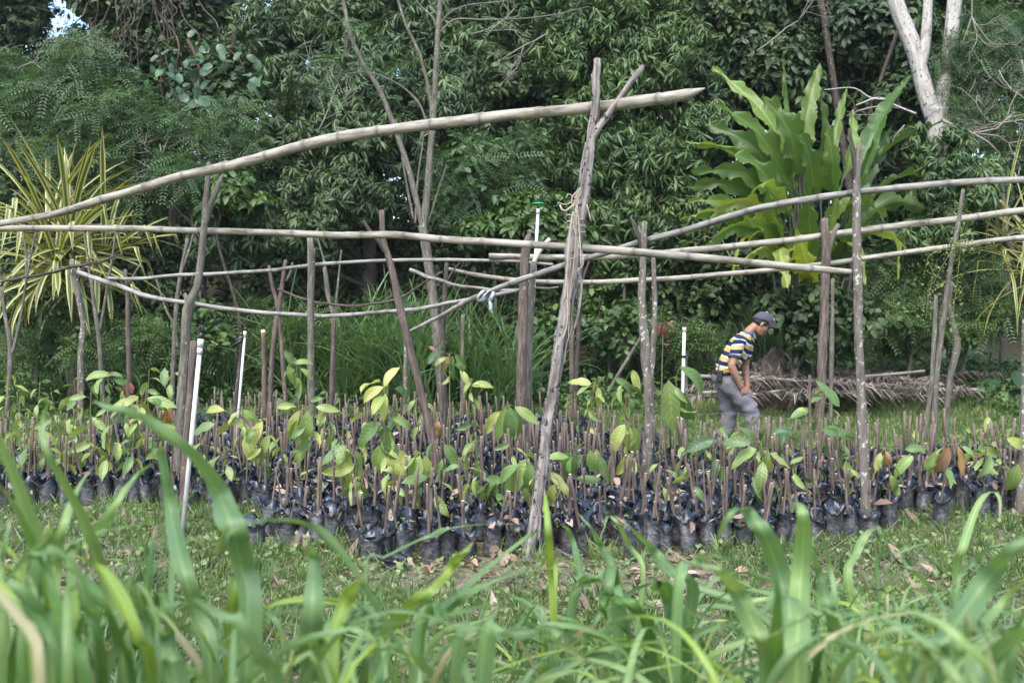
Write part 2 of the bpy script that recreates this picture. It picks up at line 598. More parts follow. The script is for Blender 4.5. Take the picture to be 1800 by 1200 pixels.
def limb(mb, pts, wpx, d, seg=9, base=True, bump=0.1, m=0, seed=None, step=0.05, push=0.01):
    P = path3(pts, d, base)
    k = len(P)
    if np.isscalar(wpx): wpx = [wpx] * k
    wpx = list(wpx) + [wpx[-1]] * (k - len(wpx))
    R = [wv * p[1] / FPX / 2 for wv, p in zip(wpx, P)]
    Q, s, r = resample(P, step, R)
    V, F, A = tube(Q, r, seg, s, bump, seed if seed is not None else int(abs(pts[0][0]) * 7 + pts[0][1]), True, 1, push)
    if FLUTE:
        k_ = len(Q) * seg
        an = np.tile(np.arange(seg), len(Q)) * 2 * np.pi / seg
        ss = np.repeat(s, seg)
        C = np.repeat(Q, seg, 0)
        fl = 1 - FLUTE * np.clip(np.sin(5 * an + 1.2 * np.sin(ss * 2.3)) + 0.6 * np.sin(9 * an - 2 * np.sin(ss * 3.1)), -0.2, 1) + 0.5 * FLUTE * (np.sin(ss * 17 + 3 * an) > 0.75)
        V[:k_] = C + (V[:k_] - C) * fl[:, None]
    mb.add(V, F, m, A)
    return P


POST_XY = []
FLUTE = 0.0


def post(name, label, cat, d, main, w, material, forks=(), group=None, fork_name='fork', bump=0.1, seg=9, extra=None):
    """a pole standing in the ground: one mesh for the shaft; side prongs are parts"""
    mb = MB()
    P = limb(mb, main, w, d, seg, True, bump)
    b = P[-1].copy()
    b[2] = float(zt(b[0], b[1]))
    POST_XY.append((b[0], b[1]))
    o = obj(name, mb.mesh(name, MAT[material], origin=b), loc=b)
    tag(o, label, cat, group)
    for f in forks:
        m2 = MB()
        limb(m2, f[0], f[1], d, 7, False, bump)
        obj(f[2] if len(f) > 2 else fork_name, m2.mesh(fork_name, MAT[f[3] if len(f) > 3 else material], origin=b), o)
    return o, b


def dg(py):
    """depth of flat ground seen at pixel row py"""
    p = ground_hit(900, py)
    return p[1]


# A: big flaking forked post
FLUTE = 0.3
A_D = 6.25
oA, bA = post('forked_post', 'tall flaking dead wood post, forked at its top under the highest bamboo', 'post', A_D,
     [(1050, 104), (1047, 185), (1040, 235), (1031, 300), (1022, 360), (1012, 410), (1002, 500), (985, 600), (968, 720), (956, 800), (945, 880), (927, 990)],
     [12, 13, 15, 21, 22, 23, 23, 21, 18, 17, 19, 21], 'dead', seg=22, forks=[([(1130, 117), (1112, 140), (1094, 166), (1072, 196), (1054, 222), (1040, 245)], [9, 11, 11, 12, 14, 13])], bump=0.2)
FLUTE = 0.0
# loose bark strips on A
for k, (p, wd) in enumerate([([(1030, 250), (1022, 290), (1018, 330)], 7), ([(1016, 470), (1022, 510), (1014, 560), (1000, 610)], 8), ([(1006, 575), (996, 605), (992, 640)], 5),
                             ([(955, 750), (962, 790), (958, 840)], 9), ([(970, 640), (962, 700)], 6), ([(940, 870), (950, 910), (945, 950)], 8), ([(1040, 130), (1043, 170)], 5)]):
    mb = MB()
    P, s = resample([at(a, b, A_D - 0.075) for a, b in p], 0.03)
    V, F, A = tube(P, wd * A_D / FPX / 2, 6, s, 0.35, k, True, 0.35)
    mb.add(V, F, 0, A)
    obj('bark_strip', mb.mesh('bark_strip', MAT['dead'], origin=bA), oA)

oB, bB = post('lichen_post', 'slim grey post spotted with pale lichen, standing right of the man', 'post', 6.9,
     [(1511, 252), (1506, 330), (1507, 460), (1510, 600), (1517, 780), (1525, 945)], [8, 14, 15, 16, 17, 19], 'lichen',
     [([(1492, 228), (1496, 250), (1502, 285), (1506, 320)], [5, 8, 10, 11], 'fork', 'darkbark')])
oC, bC = post('crooked_post', 'crooked mossy brown post kinked halfway, left of the tall white pipe', 'post', 8.3,
     [(367, 286), (363, 345), (357, 420), (347, 500), (330, 545), (325, 620), (318, 720), (312, 840), (308, 880)], [7, 11, 12, 14, 19, 16, 17, 18, 19], 'grey',
     [([(389, 312), (380, 335), (368, 365), (360, 395)], [7, 11, 12, 11]), ([(325, 516), (330, 530), (333, 550)], [7, 10, 10], 'knot')])
post('red_stake', 'straight red brown stake tied close beside the tall white pipe', 'stake', 7.2,
     [(341, 600), (333, 700), (326, 800), (321, 905)], [12, 13, 13, 14], 'red', [([(342, 650), (344, 652)], 4, 'knot'), ([(330, 690), (340, 692)], 5, 'knot')])
post('corner_post', 'pale mottled post cut off by the right edge of the picture', 'post', 7.6, [(1806, 560), (1804, 700), (1800, 800), (1793, 905)], [17, 18, 19, 20], 'lichen')
post('plain_post', 'straight plain post on the left, carrying the low sagging pole', 'post', 10.8, [(545, 418), (547, 455), (546, 560), (547, 690), (548, 790)], [11, 13, 12, 13, 14], 'grey',
     [([(553, 437), (549, 452), (547, 470)], [5, 7, 6], 'knot')])
oF, bF = post('leaning_post', 'dark post leaning right across the middle beds with a forked top', 'post', 8.6,
     [(671, 370), (674, 420), (688, 470), (703, 540), (722, 620), (743, 700), (763, 790), (775, 865)], [9, 11, 12, 14, 14, 14, 15, 16], 'red',
     [([(639, 389), (652, 408), (668, 426), (678, 445)], [4, 7, 9, 9], 'fork', 'darkbark')])
post('stripped_post', 'thick brown post with peeling bark in the middle of the beds', 'post', 10.4,
     [(931, 410), (924, 440), (919, 550), (917, 640), (914, 740), (913, 800)], [6, 16, 18, 18, 19, 19], 'red', bump=0.1)
post('support_post', 'paler post standing against the thick peeling middle post', 'post', 10.65,
     [(938, 460), (934, 520), (930, 600), (928, 720), (928, 800)], [12, 13, 14, 15, 15], 'grey', [([(966, 420), (950, 438), (936, 466)], [7, 9, 8], 'fork', 'tip')])
post('gnarled_post', 'gnarled dark two stemmed post right of the tall forked post', 'post', 8.3,
     [(1133, 390), (1131, 440), (1129, 540), (1135, 620), (1141, 700), (1138, 800), (1136, 880)], [9, 13, 14, 17, 18, 18, 19], 'lichen',
     [([(1111, 386), (1117, 402), (1126, 425), (1131, 450)], [6, 9, 10, 11], 'fork', 'darkbark'), ([(1148, 450), (1151, 550), (1147, 620), (1143, 680)], [8, 9, 11, 11], 'stem')], bump=0.18)
post('brown_forked_post', 'stout reddish brown forked post just right of the working man', 'post', 11.6,
     [(1449, 384), (1452, 430), (1450, 520), (1446, 620), (1441, 720), (1438, 800)], [12, 15, 16, 16, 17, 18], 'red',
     [([(1474, 394), (1466, 410), (1457, 440), (1452, 470)], [7, 8, 9, 9], 'fork', 'grey')], bump=0.15)
post('thin_lichen_post', 'thin lichen covered post standing behind the right elbow of the man', 'post', 14.2, [(1408, 478), (1405, 560), (1400, 640), (1391, 712)], [8, 9, 9, 11], 'lichen',
     [([(1415, 480), (1409, 500), (1406, 520)], [4, 5, 5])])
post('sapling_pole', 'tall thin grey pole leaning right, wrapped by a yellow green creeper', 'post', 11.5, [(1693, 333), (1683, 400), (1669, 480), (1656, 580), (1645, 680), (1640, 790)], [6, 8, 9, 10, 10, 11], 'grey')
post('short_pole', 'short straight pole left of the creeper wrapped pole', 'post', 11.2, [(1645, 520), (1642, 600), (1634, 700), (1618, 810)], [6, 8, 8, 9], 'grey')
post('wavy_pole', 'wavy S shaped grey pole behind the creeper wrapped pole', 'post', 12.0, [(1672, 495), (1669, 540), (1680, 590), (1682, 615), (1670, 665), (1663, 740), (1662, 780)], [7, 9, 11, 12, 12, 11, 11], 'grey')
post('far_right_post', 'tilted brown post near the striped plant on the right', 'post', 15.2, [(1721, 504), (1706, 580), (1694, 640)], [7, 8, 8], 'grey')
post('spotted_post', 'dark crooked lichen spotted post at left under the black branch', 'post', 12.3, [(125, 456), (131, 480), (140, 530), (146, 570), (142, 625), (142, 690)], [6, 12, 11, 10, 10, 12], 'lichen',
     [([(150, 470), (140, 482), (134, 495)], [7, 9, 9], 'fork', 'darkbark')], bump=0.2)
post('thin_left_post', 'thin brown post on the left with a twiggy fork', 'post', 12.8, [(220, 474), (224, 520), (225, 590), (227, 660), (225, 720)], [6, 8, 8, 9, 10], 'red', [([(244, 468), (234, 486), (226, 500)], [3, 4, 5])])
post('three_pronged_post', 'three pronged brown post left of the tall cane grass', 'post', 12.5,
     [(502, 457), (496, 500), (489, 550), (480, 610), (474, 710)], [6, 8, 10, 9, 9], 'red',
     [([(473, 467), (478, 500), (484, 520), (489, 545)], [5, 7, 8, 8]), ([(489, 545), (496, 620), (502, 712)], [7, 8, 8], 'stem'), ([(514, 462), (511, 478), (503, 494)], [4, 5, 5])])
post('cut_stump', 'short cut stump pole with pale chopped top', 'post', 12.6, [(463, 584), (464, 620), (465, 712)], [8, 9, 10], 'red', [([(463, 580), (463, 588)], 8, 'cut_top', 'tip')])
post('far_left_stump', 'short leaning brown stake in front of the cane grass', 'stake', 13.0, [(588, 556), (585, 620), (582, 700)], [6, 7, 8], 'red', [([(580, 560), (585, 575), (586, 585)], [2, 3, 4])])
post('dark_middle_post', 'dark slender post with forked top left of the middle post', 'post', 11.6,
     [(785, 462), (783, 500), (779, 560), (779, 640), (782, 740)], [7, 9, 9, 9, 11], 'darkbark', [([(808, 462), (795, 478), (785, 496)], [3, 4, 5])])
post('pale_stake', 'pale mossy stake low behind the leaning post', 'stake', 13.2, [(712, 560), (713, 620), (712, 700)], [6, 7, 8], 'lichen')
post('broken_stake', 'broken brown stake in front of the drooping cane grass', 'stake', 13.6, [(814, 553), (813, 590), (813, 680)], [7, 7, 8], 'grey')
post('slim_forked_post', 'slim fork topped post right behind the tall forked post', 'post', 12.2,
     [(1026, 455), (1019, 490), (1018, 560), (1014, 640), (1012, 720)], [6, 8, 8, 9, 9], 'darkbark', [([(1036, 458), (1028, 480), (1020, 505)], [4, 5, 5])])
post('hidden_stake', 'reddish stake half hidden behind the tall forked post', 'stake', 13.0, [(1006, 520), (1005, 600), (1005, 690)], [7, 8, 8], 'red')
post('bank_stake', 'thin red brown stake on the bank left of the man', 'stake', 15.4, [(1098, 503), (1094, 570), (1091, 630)], [5, 6, 7], 'red')
post('slanting_stake', 'short slanting stake leaning on the bank between two posts', 'stake', 14.6, [(1128, 590), (1118, 606), (1106, 626)], [5, 5, 6], 'grey')
post('slope_stake', 'slanting thin stake on the dark bank beside the white pipe', 'stake', 15.6, [(1178, 470), (1195, 540), (1208, 600)], [5, 6, 6], 'darkbark')
post('mossy_stake', 'thin mossy stake leaning among shrubs behind the lichen post', 'stake', 15.6, [(1596, 496), (1584, 540), (1574, 620)], [6, 6, 7], 'grey')
post('cane_stake', 'thin pole showing behind the stout reddish forked post', 'stake', 13.4, [(1464, 490), (1463, 560), (1462, 620)], [6, 7, 8], 'grey')
post('thin_wand', 'thin straight wand standing among bags right of the man', 'stake', 8.0, [(1423, 660), (1424, 760), (1425, 890)], [5, 6, 7], 'stem')


# ================================================================== POLES LYING ACROSS THE POSTS
def bamboo(name, label, pts, w, material='bamboo', nodes=0.42, seg=12, cat='bamboo pole', end=None, bump=0.0, seed=0):
    P = [at(*p) for p in pts]
    if np.isscalar(w): w = [w] * len(P)
    R = [a * p[1] / FPX / 2 for a, p in zip(w, P)]
    Q, s, r = resample(P, 0.022, R)
    g = np.random.default_rng(int(pts[0][1]) + seed)
    node = np.zeros(len(s))
    if nodes:
        x = g.uniform(0, nodes)
        while x < s[-1]:
            dd = s - x
            rad = r.mean()
            r = r + r * 0.14 * np.exp(-(dd / 0.016) ** 2) - r * 0.05 * np.exp(-((dd - 0.03) / 0.02) ** 2)
            node = np.maximum(node, np.exp(-((dd - 0.004) / 0.016) ** 2))
            x += nodes * g.uniform(0.8, 1.15)
    r = r * (1 + 0.02 * np.interp(s, np.linspace(0, s[-1], 40), g.normal(0, 1, 40)))
    Q = Q + np.stack([np.interp(s, np.linspace(0, s[-1], 16), g.normal(0, 0.006, 16)) for _ in range(3)], 1)
    V, F, A = tube(Q, r * 0.92, seg, s, bump + 0.02, seed)
    o = Q[len(Q) // 2]
    Vn = np.concatenate([np.repeat(node, seg), [0, 0]])
    me = mesh(name, V - o, F, MAT[material], None, False, {'tuv': ('FLOAT_VECTOR', A + np.array([0, 0, g.uniform(0, 30)])), 'node': ('FLOAT', Vn)})
    b = obj(name, me, loc=o)
    tag(b, label, cat, None)
    if end is not None:       # cut end: flat dark disc standing in for shade inside the hollow
        T = Q[-1] - Q[-2] if end == 1 else Q[0] - Q[1]
        T /= np.linalg.norm(T)
        e = Q[-1] if end == 1 else Q[0]
        rr = r[-1] if end == 1 else r[0]
        V, F, A = tube([e - T * 0.01, e + T * 0.003], [rr * 0.72, rr * 0.72], 10)
        obj('hollow_shade_disc', MB().add(V - o, F, 0, A).mesh('hollow_shade_disc', MAT['inside']), b)
    return b


bamboo('bamboo_pole', 'thick highest bamboo pole rising from left edge to the forked post', 
       [(-30, 397, 8.9), (100, 375, 8.55), (200, 345, 8.3), (300, 315, 8.1), (400, 291, 8.0), (520, 262, 7.6), (600, 243, 7.35), (700, 226, 7.1), (800, 213, 6.85), (900, 203, 6.6), (1040, 192, 6.37), (1130, 179, 6.15), (1205, 165, 5.97), (1240, 153, 5.92)],
       [13, 14, 16, 18, 19, 20, 21, 21, 21, 21, 22, 23, 22, 3], end=None, bump=0.02)
bamboo('bamboo_pole', 'long level bamboo pole sloping gently down to its cut right end',
       [(-30, 403, 9.0), (200, 403, 8.7), (355, 406, 8.45), (550, 409, 8.0), (700, 413, 7.5), (900, 427, 6.8), (1020, 435, 6.45), (1100, 441, 6.4), (1250, 454, 6.5), (1400, 471, 6.6), (1495, 481, 6.65)],
       [12, 12, 12, 13, 14, 14, 15, 15, 14, 14, 10], end=1, bump=0.02)
bamboo('bamboo_pole', 'long grey pole climbing from the plastic tie to the upper right edge',
       [(1830, 316, 6.5), (1650, 325, 6.8), (1506, 340, 7.05), (1400, 355, 7.4), (1300, 375, 7.75), (1200, 405, 8.1), (1110, 431, 8.45), (1000, 462, 8.9), (900, 496, 9.3), (800, 541, 9.7), (722, 581, 10.0)],
       [13, 13, 13, 13, 13, 12, 11, 11, 11, 9, 6], 'bamboogrey', 0.3, bump=0.05)
bamboo('bamboo_pole', 'second pole from the top at right, through the reddish forked post',
       [(1830, 367, 12.2), (1700, 382, 12.0), (1500, 408, 11.8), (1350, 426, 11.5), (1200, 440, 11.1), (1050, 452, 10.8), (860, 450, 10.7)], [14, 13, 13, 13, 12, 12, 11], 'bamboo', 0.6, end=1)
bamboo('bamboo_pole', 'lowest pole on the right, crossed by the creeper wrapped pole',
       [(1830, 414, 11.3), (1680, 432, 11.65), (1500, 457, 11.9), (1350, 475, 12.0), (1200, 489, 12.0), (1050, 495, 12.0), (940, 495, 11.9), (850, 486, 11.8), (788, 474, 11.7)], [11, 11, 10, 10, 10, 10, 9, 9, 7], 'bamboo', 0.6)
bamboo('curved_pole', 'thin grey curved pole sagging low from the spotted post to the plastic tie',
       [(138, 478, 12.2), (200, 501, 11.8), (270, 522, 11.4), (330, 533, 11.2), (400, 543, 11.1), (500, 551, 11.0), (620, 552, 10.6), (740, 543, 10.2), (840, 524, 9.75), (910, 511, 9.6)], [9, 9, 9, 9, 9, 8, 8, 8, 8, 7], 'bamboogrey', 0.5, cat='pole', bump=0.04)
bamboo('thin_pole', 'thin pale straight pole behind, running from left to the middle post',
       [(190, 490, 12.7), (240, 489, 12.7), (330, 483, 12.6), (450, 478, 12.4), (550, 466, 11.0), (650, 459, 10.9), (760, 457, 10.9), (900, 459, 10.7), (972, 463, 10.7)], [6, 7, 7, 7, 7, 7, 7, 6, 5], 'bamboogrey', 0.5, cat='pole', bump=0.05)
bamboo('black_branch', 'knobbly black branch resting on the spotted post at left edge', [(-20, 497, 12.0), (60, 485, 12.1), (120, 471, 12.2), (170, 460, 12.3), (218, 447, 12.4)], [6, 6, 6, 5, 3], 'bamboogrey', 0.22, cat='branch', bump=0.25)
bpy.data.objects['black_branch'].data.materials[0] = MAT['darkbark']
o_ = bamboo('dark_branch', 'thin dark bowed branch hanging below the thin pale pole', [(488, 508, 12.4), (530, 524, 12.3), (590, 536, 12.0), (650, 535, 11.8), (710, 520, 11.7), (750, 495, 11.65), (778, 478, 11.6)], [4, 5, 5, 5, 5, 4, 3], 'bamboogrey', 0, cat='branch', bump=0.12)
o_.data.materials[0] = MAT['vine']
o_ = bamboo('grey_branch', 'short weathered grey branch crossing behind the plastic tie', [(720, 473, 11.4), (750, 486, 11.3), (800, 500, 11.1), (850, 507, 11.0), (900, 509, 10.95), (985, 503, 10.9)], [7, 7, 7, 6, 5, 3], 'bamboogrey', 0.3, cat='branch', bump=0.12)


# dark wire tie where the lowest pole meets the leaning grey pole
tc_ = at(1672, 433, 11.55)
a_ = np.linspace(0, 6 * np.pi, 50)
V, F, A = tube(np.stack([0.02 * np.sin(a_ / 6), 0.055 * np.sin(a_), 0.05 * np.cos(a_)], 1) + np.stack([np.linspace(-0.02, 0.02, 50), np.zeros(50), np.zeros(50)], 1), 0.006, 5)
tag(obj('wire_tie', MB().add(V, F, 0, A).mesh('wire_tie', MAT['vine']), loc=tc_), 'brown wire tie binding the lowest pole to the leaning grey pole', 'wire tie')
# plastic tie
def plastic_tie():
    c = at(858, 520, 9.42)
    e = empty('plastic_tie', c, 'scrap of grey plastic film knotted round two crossing poles', 'plastic tie')
    for k, (dx, tilt) in enumerate([(-0.06, 0.3), (-0.02, 0.15), (0.03, -0.1)]):
        a = np.linspace(0, 2 * np.pi, 22)
        g = np.random.default_rng(k)
        P = np.stack([dx + 0.03 * np.sin(a + k) + tilt * 0.09 * np.cos(a), 0.058 * np.sin(a) + 0.02, 0.052 * np.cos(a)], 1)
        V, F, A = tube(P, 0.015 + 0.006 * g.normal(0, 1, 22).clip(-1, 1), 7, None, 0.4, k, True, 0.45)
        obj('wrap', MB().add(V, F, 0, A).mesh('wrap', MAT['film']), e)
    g = np.random.default_rng(3)
    P = np.stack([0.02 + 0.02 * np.linspace(0, 1, 10) + g.normal(0, 0.004, 10), np.full(10, -0.05), -0.05 - 0.11 * np.linspace(0, 1, 10)], 1)
    V, F, A = tube(P, [0.012, 0.02, 0.03, 0.034, 0.03, 0.034, 0.03, 0.022, 0.016, 0.01], 8, None, 0.4, 5, True, 0.5)
    obj('knot_tail', MB().add(V, F, 0, A).mesh('knot_tail', MAT['film']), e)


plastic_tie()


def straw_tie():
    c = at(1008, 400, A_D)
    e = empty('straw_tie', c, 'frayed straw fibre lashing wound round the tall forked post', 'straw lashing')
    g = np.random.default_rng(11)
    strands = [[(1012, 345), (1004, 380), (1000, 440), (996, 500), (1000, 560)], [(1014, 360), (1018, 400), (1020, 440), (1021, 470)], [(1010, 355), (1000, 420), (998, 480), (992, 530)],
               [(1000, 455), (1010, 452), (1021, 446)], [(1008, 352), (996, 360), (980, 356)], [(1010, 360), (992, 372), (984, 360)], [(1012, 350), (1000, 340), (994, 348)], [(1020, 330), (1012, 345), (1006, 370)],
               [(1022, 440), (1024, 465), (1012, 478)], [(1004, 380), (1016, 430), (1023, 445)], [(1013, 368), (1012, 440), (1003, 520), (998, 600)], [(998, 470), (996, 560), (990, 600)], [(1030, 360), (1040, 390)], [(1010, 372), (1004, 350), (1015, 335)]]
    for k, st in enumerate(strands):
        P = [at(a + g.normal(0, 1.0), b, A_D - 0.1 - g.uniform(0, 0.03)) - c for a, b in st]
        Q, s = resample(P, 0.03)
        V, F, A = tube(Q, g.uniform(0.0025, 0.0055), 5, s, 0.2, k)
        obj('strand', MB().add(V, F, 0, A).mesh('strand', MAT['straw']), e)
    for z_ in (0.06, 0.02, -0.02):      # loops right round the post
        a = np.linspace(0, 2 * np.pi, 24)
        P = np.stack([0.01 + 0.062 * np.cos(a), 0.062 * np.sin(a), z_ + 0.015 * np.sin(2 * a)], 1)
        V, F, A = tube(P, 0.004, 5, None, 0.2, 3)
        obj('strand', MB().add(V, F, 0, A).mesh('strand', MAT['straw']), e)


straw_tie()


# ================================================================== WATER PIPES WITH SPRINKLERS
def pipe(label, top, bot, d, wpx, kind, mat='pvc', joint=None):
    a, b = at(*top, d), at(*bot, d)
    g = float(zt(b[0], b[1]))
    if b[2] > g: b = b + (b - a) * ((b[2] - g + 0.05) / (a[2] - b[2]))
    r = wpx * d / FPX / 2
    base = b.copy()
    e = empty('sprinkler_pipe', base, label, 'sprinkler pipe', 'white water pipes with sprinkler heads')
    T = (a - b) / np.linalg.norm(a - b)
    V, F, A = tube([b, b * 0.5 + a * 0.5, a], [r * 1.06, r, r * 0.96], 14)
    obj('pipe', MB().add(V - base, F, 0, A).mesh('pipe', MAT[mat]), e)

    def ring(name, u0, u1, rr, m, seg=14):
        V, F, A = tube([a + T * u0, a + T * u1], rr, seg)
        return obj(name, MB().add(V - base, F, 0, A).mesh(name, MAT[m]), e)
    if kind == 'spike':
        ring('coupling', -0.1, -0.055, r * 1.2, 'pvc')
        ring('coupling', -0.052, 0.005, r * 1.32, 'pvc')
        ring('nozzle', 0.005, 0.05, r * 0.95, 'black')
        for k in range(5):
            an = k * 2 * math.pi / 5
            o = np.array([math.cos(an), math.sin(an), 0]) * r * 0.9
            V, F, A = tube([a + T * 0.045 + o, a + T * 0.10 + o * 1.15], r * 0.22, 6)
            obj('prong', MB().add(V - base, F, 0, A).mesh('prong', MAT['black']), e)
        ring('nozzle_cap', 0.085, 0.1, r * 0.9, 'black')
    elif kind == 'wheel':
        ring('coupling', -0.06, 0.0, r * 1.2, 'pvc')
        ring('nozzle', 0.0, 0.06, r * 0.7, 'black')
        an = np.linspace(0, 2 * np.pi, 25)
        R_ = r * 3.6
        for nm, zz, m, rr in (('wheel_rim', 0.06, 'greenplastic', 0.007), ('wheel_cap', 0.085, 'black', 0.006)):
            P = np.stack([R_ * np.cos(an), R_ * np.sin(an), np.full(25, zz)], 1) + a
            V, F, A = tube(P, rr, 6, caps=False)
            obj(nm, MB().add(V - base, F, 0, A).mesh(nm, MAT[m]), e)
        for k in range(6):
            o = np.array([math.cos(k * 1.047), math.sin(k * 1.047), 0]) * R_
            V, F, A = tube([a + T * 0.06, a + T * 0.06 + o], 0.006, 5)
            obj('spoke', MB().add(V - base, F, 0, A).mesh('spoke', MAT['greenplastic']), e)
            V, F, A = tube([a + T * 0.085, a + T * 0.095 + o], 0.005, 5)
            obj('spoke', MB().add(V - base, F, 0, A).mesh('spoke', MAT['black']), e)
    elif kind == 'rag':
        ring('nozzle', 0.0, 0.06, r * 1.3, 'tip')
        ring('nozzle_cap', 0.06, 0.1, r * 0.9, 'black')
        for k in range(3):
            V, F, A = tube([a + T * (0.04 - k * 0.035) + np.array([-0.02, 0, 0]), a + T * (0.03 - k * 0.05) + np.array([-0.05 - 0.035 * k, 0.0, -0.03])], [0.03, 0.016], 7, None, 0.4, k)
            obj('rag', MB().add(V - base, F, 0, A).mesh('rag', MAT['black']), e)
    else:
        ring('coupling', -0.05, 0.0, r * 1.15, 'pvc')
    if joint:
        for j in joint:
            p = at(*j, d)
            V, F, A = tube([p - T * 0.012, p + T * 0.012], r * 1.6, 10)
            obj('tie', MB().add(V - base, F, 0, A).mesh('tie', MAT['black']), e)
    return e


pipe('tall white pipe with black sprinkler tip beside the crooked post', (353, 597), (319, 955), 6.8, 8.2, 'spike')
pipe('distant white pipe topped by a green wheel sprinkler', (946, 367), (927, 720), 11.5, 5.6, 'wheel')
pipe('short white pipe with a black tie left of the man', (1203, 575), (1199, 730), 11.0, 6, 'plain', joint=[(1202, 626), (1200, 692)])
pipe('thin yellowed pipe with dark rag at its top near the plain post', (430, 592), (416, 760), 10.2, 4.5, 'rag')
post('pipe_stake', 'rotten brown stake propping the rag topped thin pipe', 'stake', 10.3, [(428, 585), (422, 640), (416, 700), (412, 780)], [7, 9, 10, 11], 'darkbark')
post('tie_stake', 'brown stake tied to the short white pipe beside the man', 'stake', 11.15, [(1205, 622), (1206, 680), (1206, 740)], [5, 7, 8], 'grey')


# pale string stretched over the bags
for lab, pts in (('thin pale string stretched over the bags before the man', [(1225, 728, 9.6), (1300, 727, 9.6), (1440, 741, 9.7)]),
                 ('thin pale string across the front bags left of forked post', [(500, 905, 6.7), (550, 901, 6.6), (592, 893, 6.5)]),
                 ('faint wire strung along the dark bank left of the man', [(1010, 588, 14.5), (1060, 567, 14.5), (1100, 540, 15.0)])):
    P, s = resample([at(*p) for p in pts], 0.1)
    c = P[0]
    V, F, A = tube(P, 0.0012, 5, s)
    tag(obj('string', MB().add(V - c, F, 0, A).mesh('string', MAT['string']), loc=c), lab, 'string')


# ================================================================== NURSERY BAGS
def bag_mesh(seed, seg=18):
    g = np.random.default_rng(seed)
    a = np.linspace(0, 2 * np.pi, seg, endpoint=False)
    ph = g.uniform(0, 6.28, 8)
    prof = [(0.0, 0.9), (0.012, 1.0), (0.06, 1.05), (0.11, 1.0), (0.155, 0.98), (0.185, 0.98), (0.205, 1.06), (0.222, 1.2), (0.236, 1.34)]
    V = []
    for k, (z, r) in enumerate(prof):
        t = max(0, (k - 4) / 4.0)
        rr = 0.0545 * r * (1 + 0.035 * np.sin(3 * a + ph[0] + z * 20) + 0.03 * np.sin(5 * a + ph[1] - z * 35)
                          + t * (0.24 * np.sin(2 * a + ph[2]) + 0.2 * np.sin(3 * a + ph[3] + 3 * t) + 0.08 * np.sin(6 * a + ph[4])) + g.normal(0, 0.008 + 0.03 * t, seg))
        zz = z + t * (0.016 * np.sin(a + ph[5]) + 0.03 * np.sin(3 * a + ph[6]) + g.normal(0, 0.005, seg))
        V.append(np.stack([rr * np.cos(a), rr * np.sin(a), zz], 1))
    n = len(prof)
    # inner fold back
    rr = 0.044 * (1 + 0.05 * np.sin(3 * a + ph[0]))
    V.append(np.stack([rr * np.cos(a), rr * np.sin(a), np.full(seg, 0.178)], 1))
    F = []
    for i in range(n):
        for k in range(seg):
            k2 = (k + 1) % seg
            F.append([i * seg + k, i * seg + k2, (i + 1) * seg + k2, (i + 1) * seg + k])
    F.append(list(range(seg))[::-1])
    V = np.concatenate(V)
    me = mesh('nursery_bag', V, F, MAT['bag'])
    a_ = np.linspace(0, 2 * np.pi, 10, endpoint=False)
    Vs = np.vstack([np.stack([0.047 * np.cos(a_), 0.047 * np.sin(a_), np.full(10, 0.183)], 1), [[0, 0, 0.192]]])
    ms = mesh('soil', Vs, [[10, k, (k + 1) % 10] for k in range(10)], MAT['soil'])
    return me, ms


BAGS = [bag_mesh(100 + k) for k in range(9)]


def stem_mesh(seed):
    g = np.random.default_rng(seed)
    h = g.uniform(0.2, 0.42)
    n = 7
    P = np.stack([g.normal(0, 0.002, n).cumsum(), g.normal(0, 0.002, n).cumsum(), np.linspace(0.16, 0.19 + h, n)], 1)
    r = g.uniform(0.0068, 0.0118)
    V, F, A = tube(P, r * np.linspace(1.08, 0.86, n), 8, None, 0.08, seed)
    mi = [0] * len(F)
    for k in range(len(F) - 8, len(F)): mi[k] = 1
    mb = MB()
    mb.add(V, F, 0, A)
    mb.M = mi
    if seed % 3 == 0:
        b = P[-3]
        V, F, A = tube([b, b + [0.012, 0.006, 0.018], b + [0.018, 0.01, 0.04]], [0.007, 0.005, 0.004], 6)
        mb.add(V, F, 0, A)
    return mb.mesh('stem', [MAT['stem'], MAT['tip']])


STEMS = [stem_mesh(200 + k) for k in range(14)]

bag_spots = []      # x, y, bed, row


def bed(y0, y1, xl, xr, bi, dx=0.13, dy=0.135, edge=None):
    ny = int((y1 - y0) / dy) + 1
    for j in range(ny):
        y = y0 + j * dy
        x = xl + rng.uniform(0, dx)
        while x < xr:
            yy = y + (edge(x) if edge else 0)
            if rng.random() < (0.84 if j == 0 else 0.93): bag_spots.append((x + rng.normal(0, 0.016), yy + rng.normal(0, 0.04) + (0.09 * math.sin(x * 4.1 + bi) if j == 0 else 0.05 * math.sin(x * 3.1)), bi, j))
            x += dx * rng.uniform(0.93, 1.1)


# front bed, then four more behind it; their left ends stop short of the tall grass
bed(6.38, 7.3, -1.72, 2.72, 1, 0.125, 0.21, edge=lambda x: 0.05 * math.sin(x * 2.3) + (0.5 * max(0, x - 1.4) ** 1.3 if x > 1.4 else 0) + 0.25 * max(0, -x - 1.0))
bed(7.66, 8.75, -4.6, 4.4, 2, 0.13, 0.23, edge=lambda x: 0.06 * math.sin(x * 1.7) + (0.32 if x < -1.9 else 0))
bed(9.1, 10.0, -5.6, 5.6, 3, 0.135, 0.25, edge=lambda x: 0.06 * math.sin(x * 1.9 + 1))
bed(10.6, 11.5, -4.6, 1.6, 4, 0.15, 0.28)
bed(12.1, 13.0, -5.0, 1.0, 5, 0.155, 0.3)
spots = np.array([(s[0], s[1]) for s in bag_spots])
ok = np.ones(len(spots), bool)
for (x, y) in POST_XY:
    ok &= np.hypot(spots[:, 0] - x, spots[:, 1] - y) > 0.1
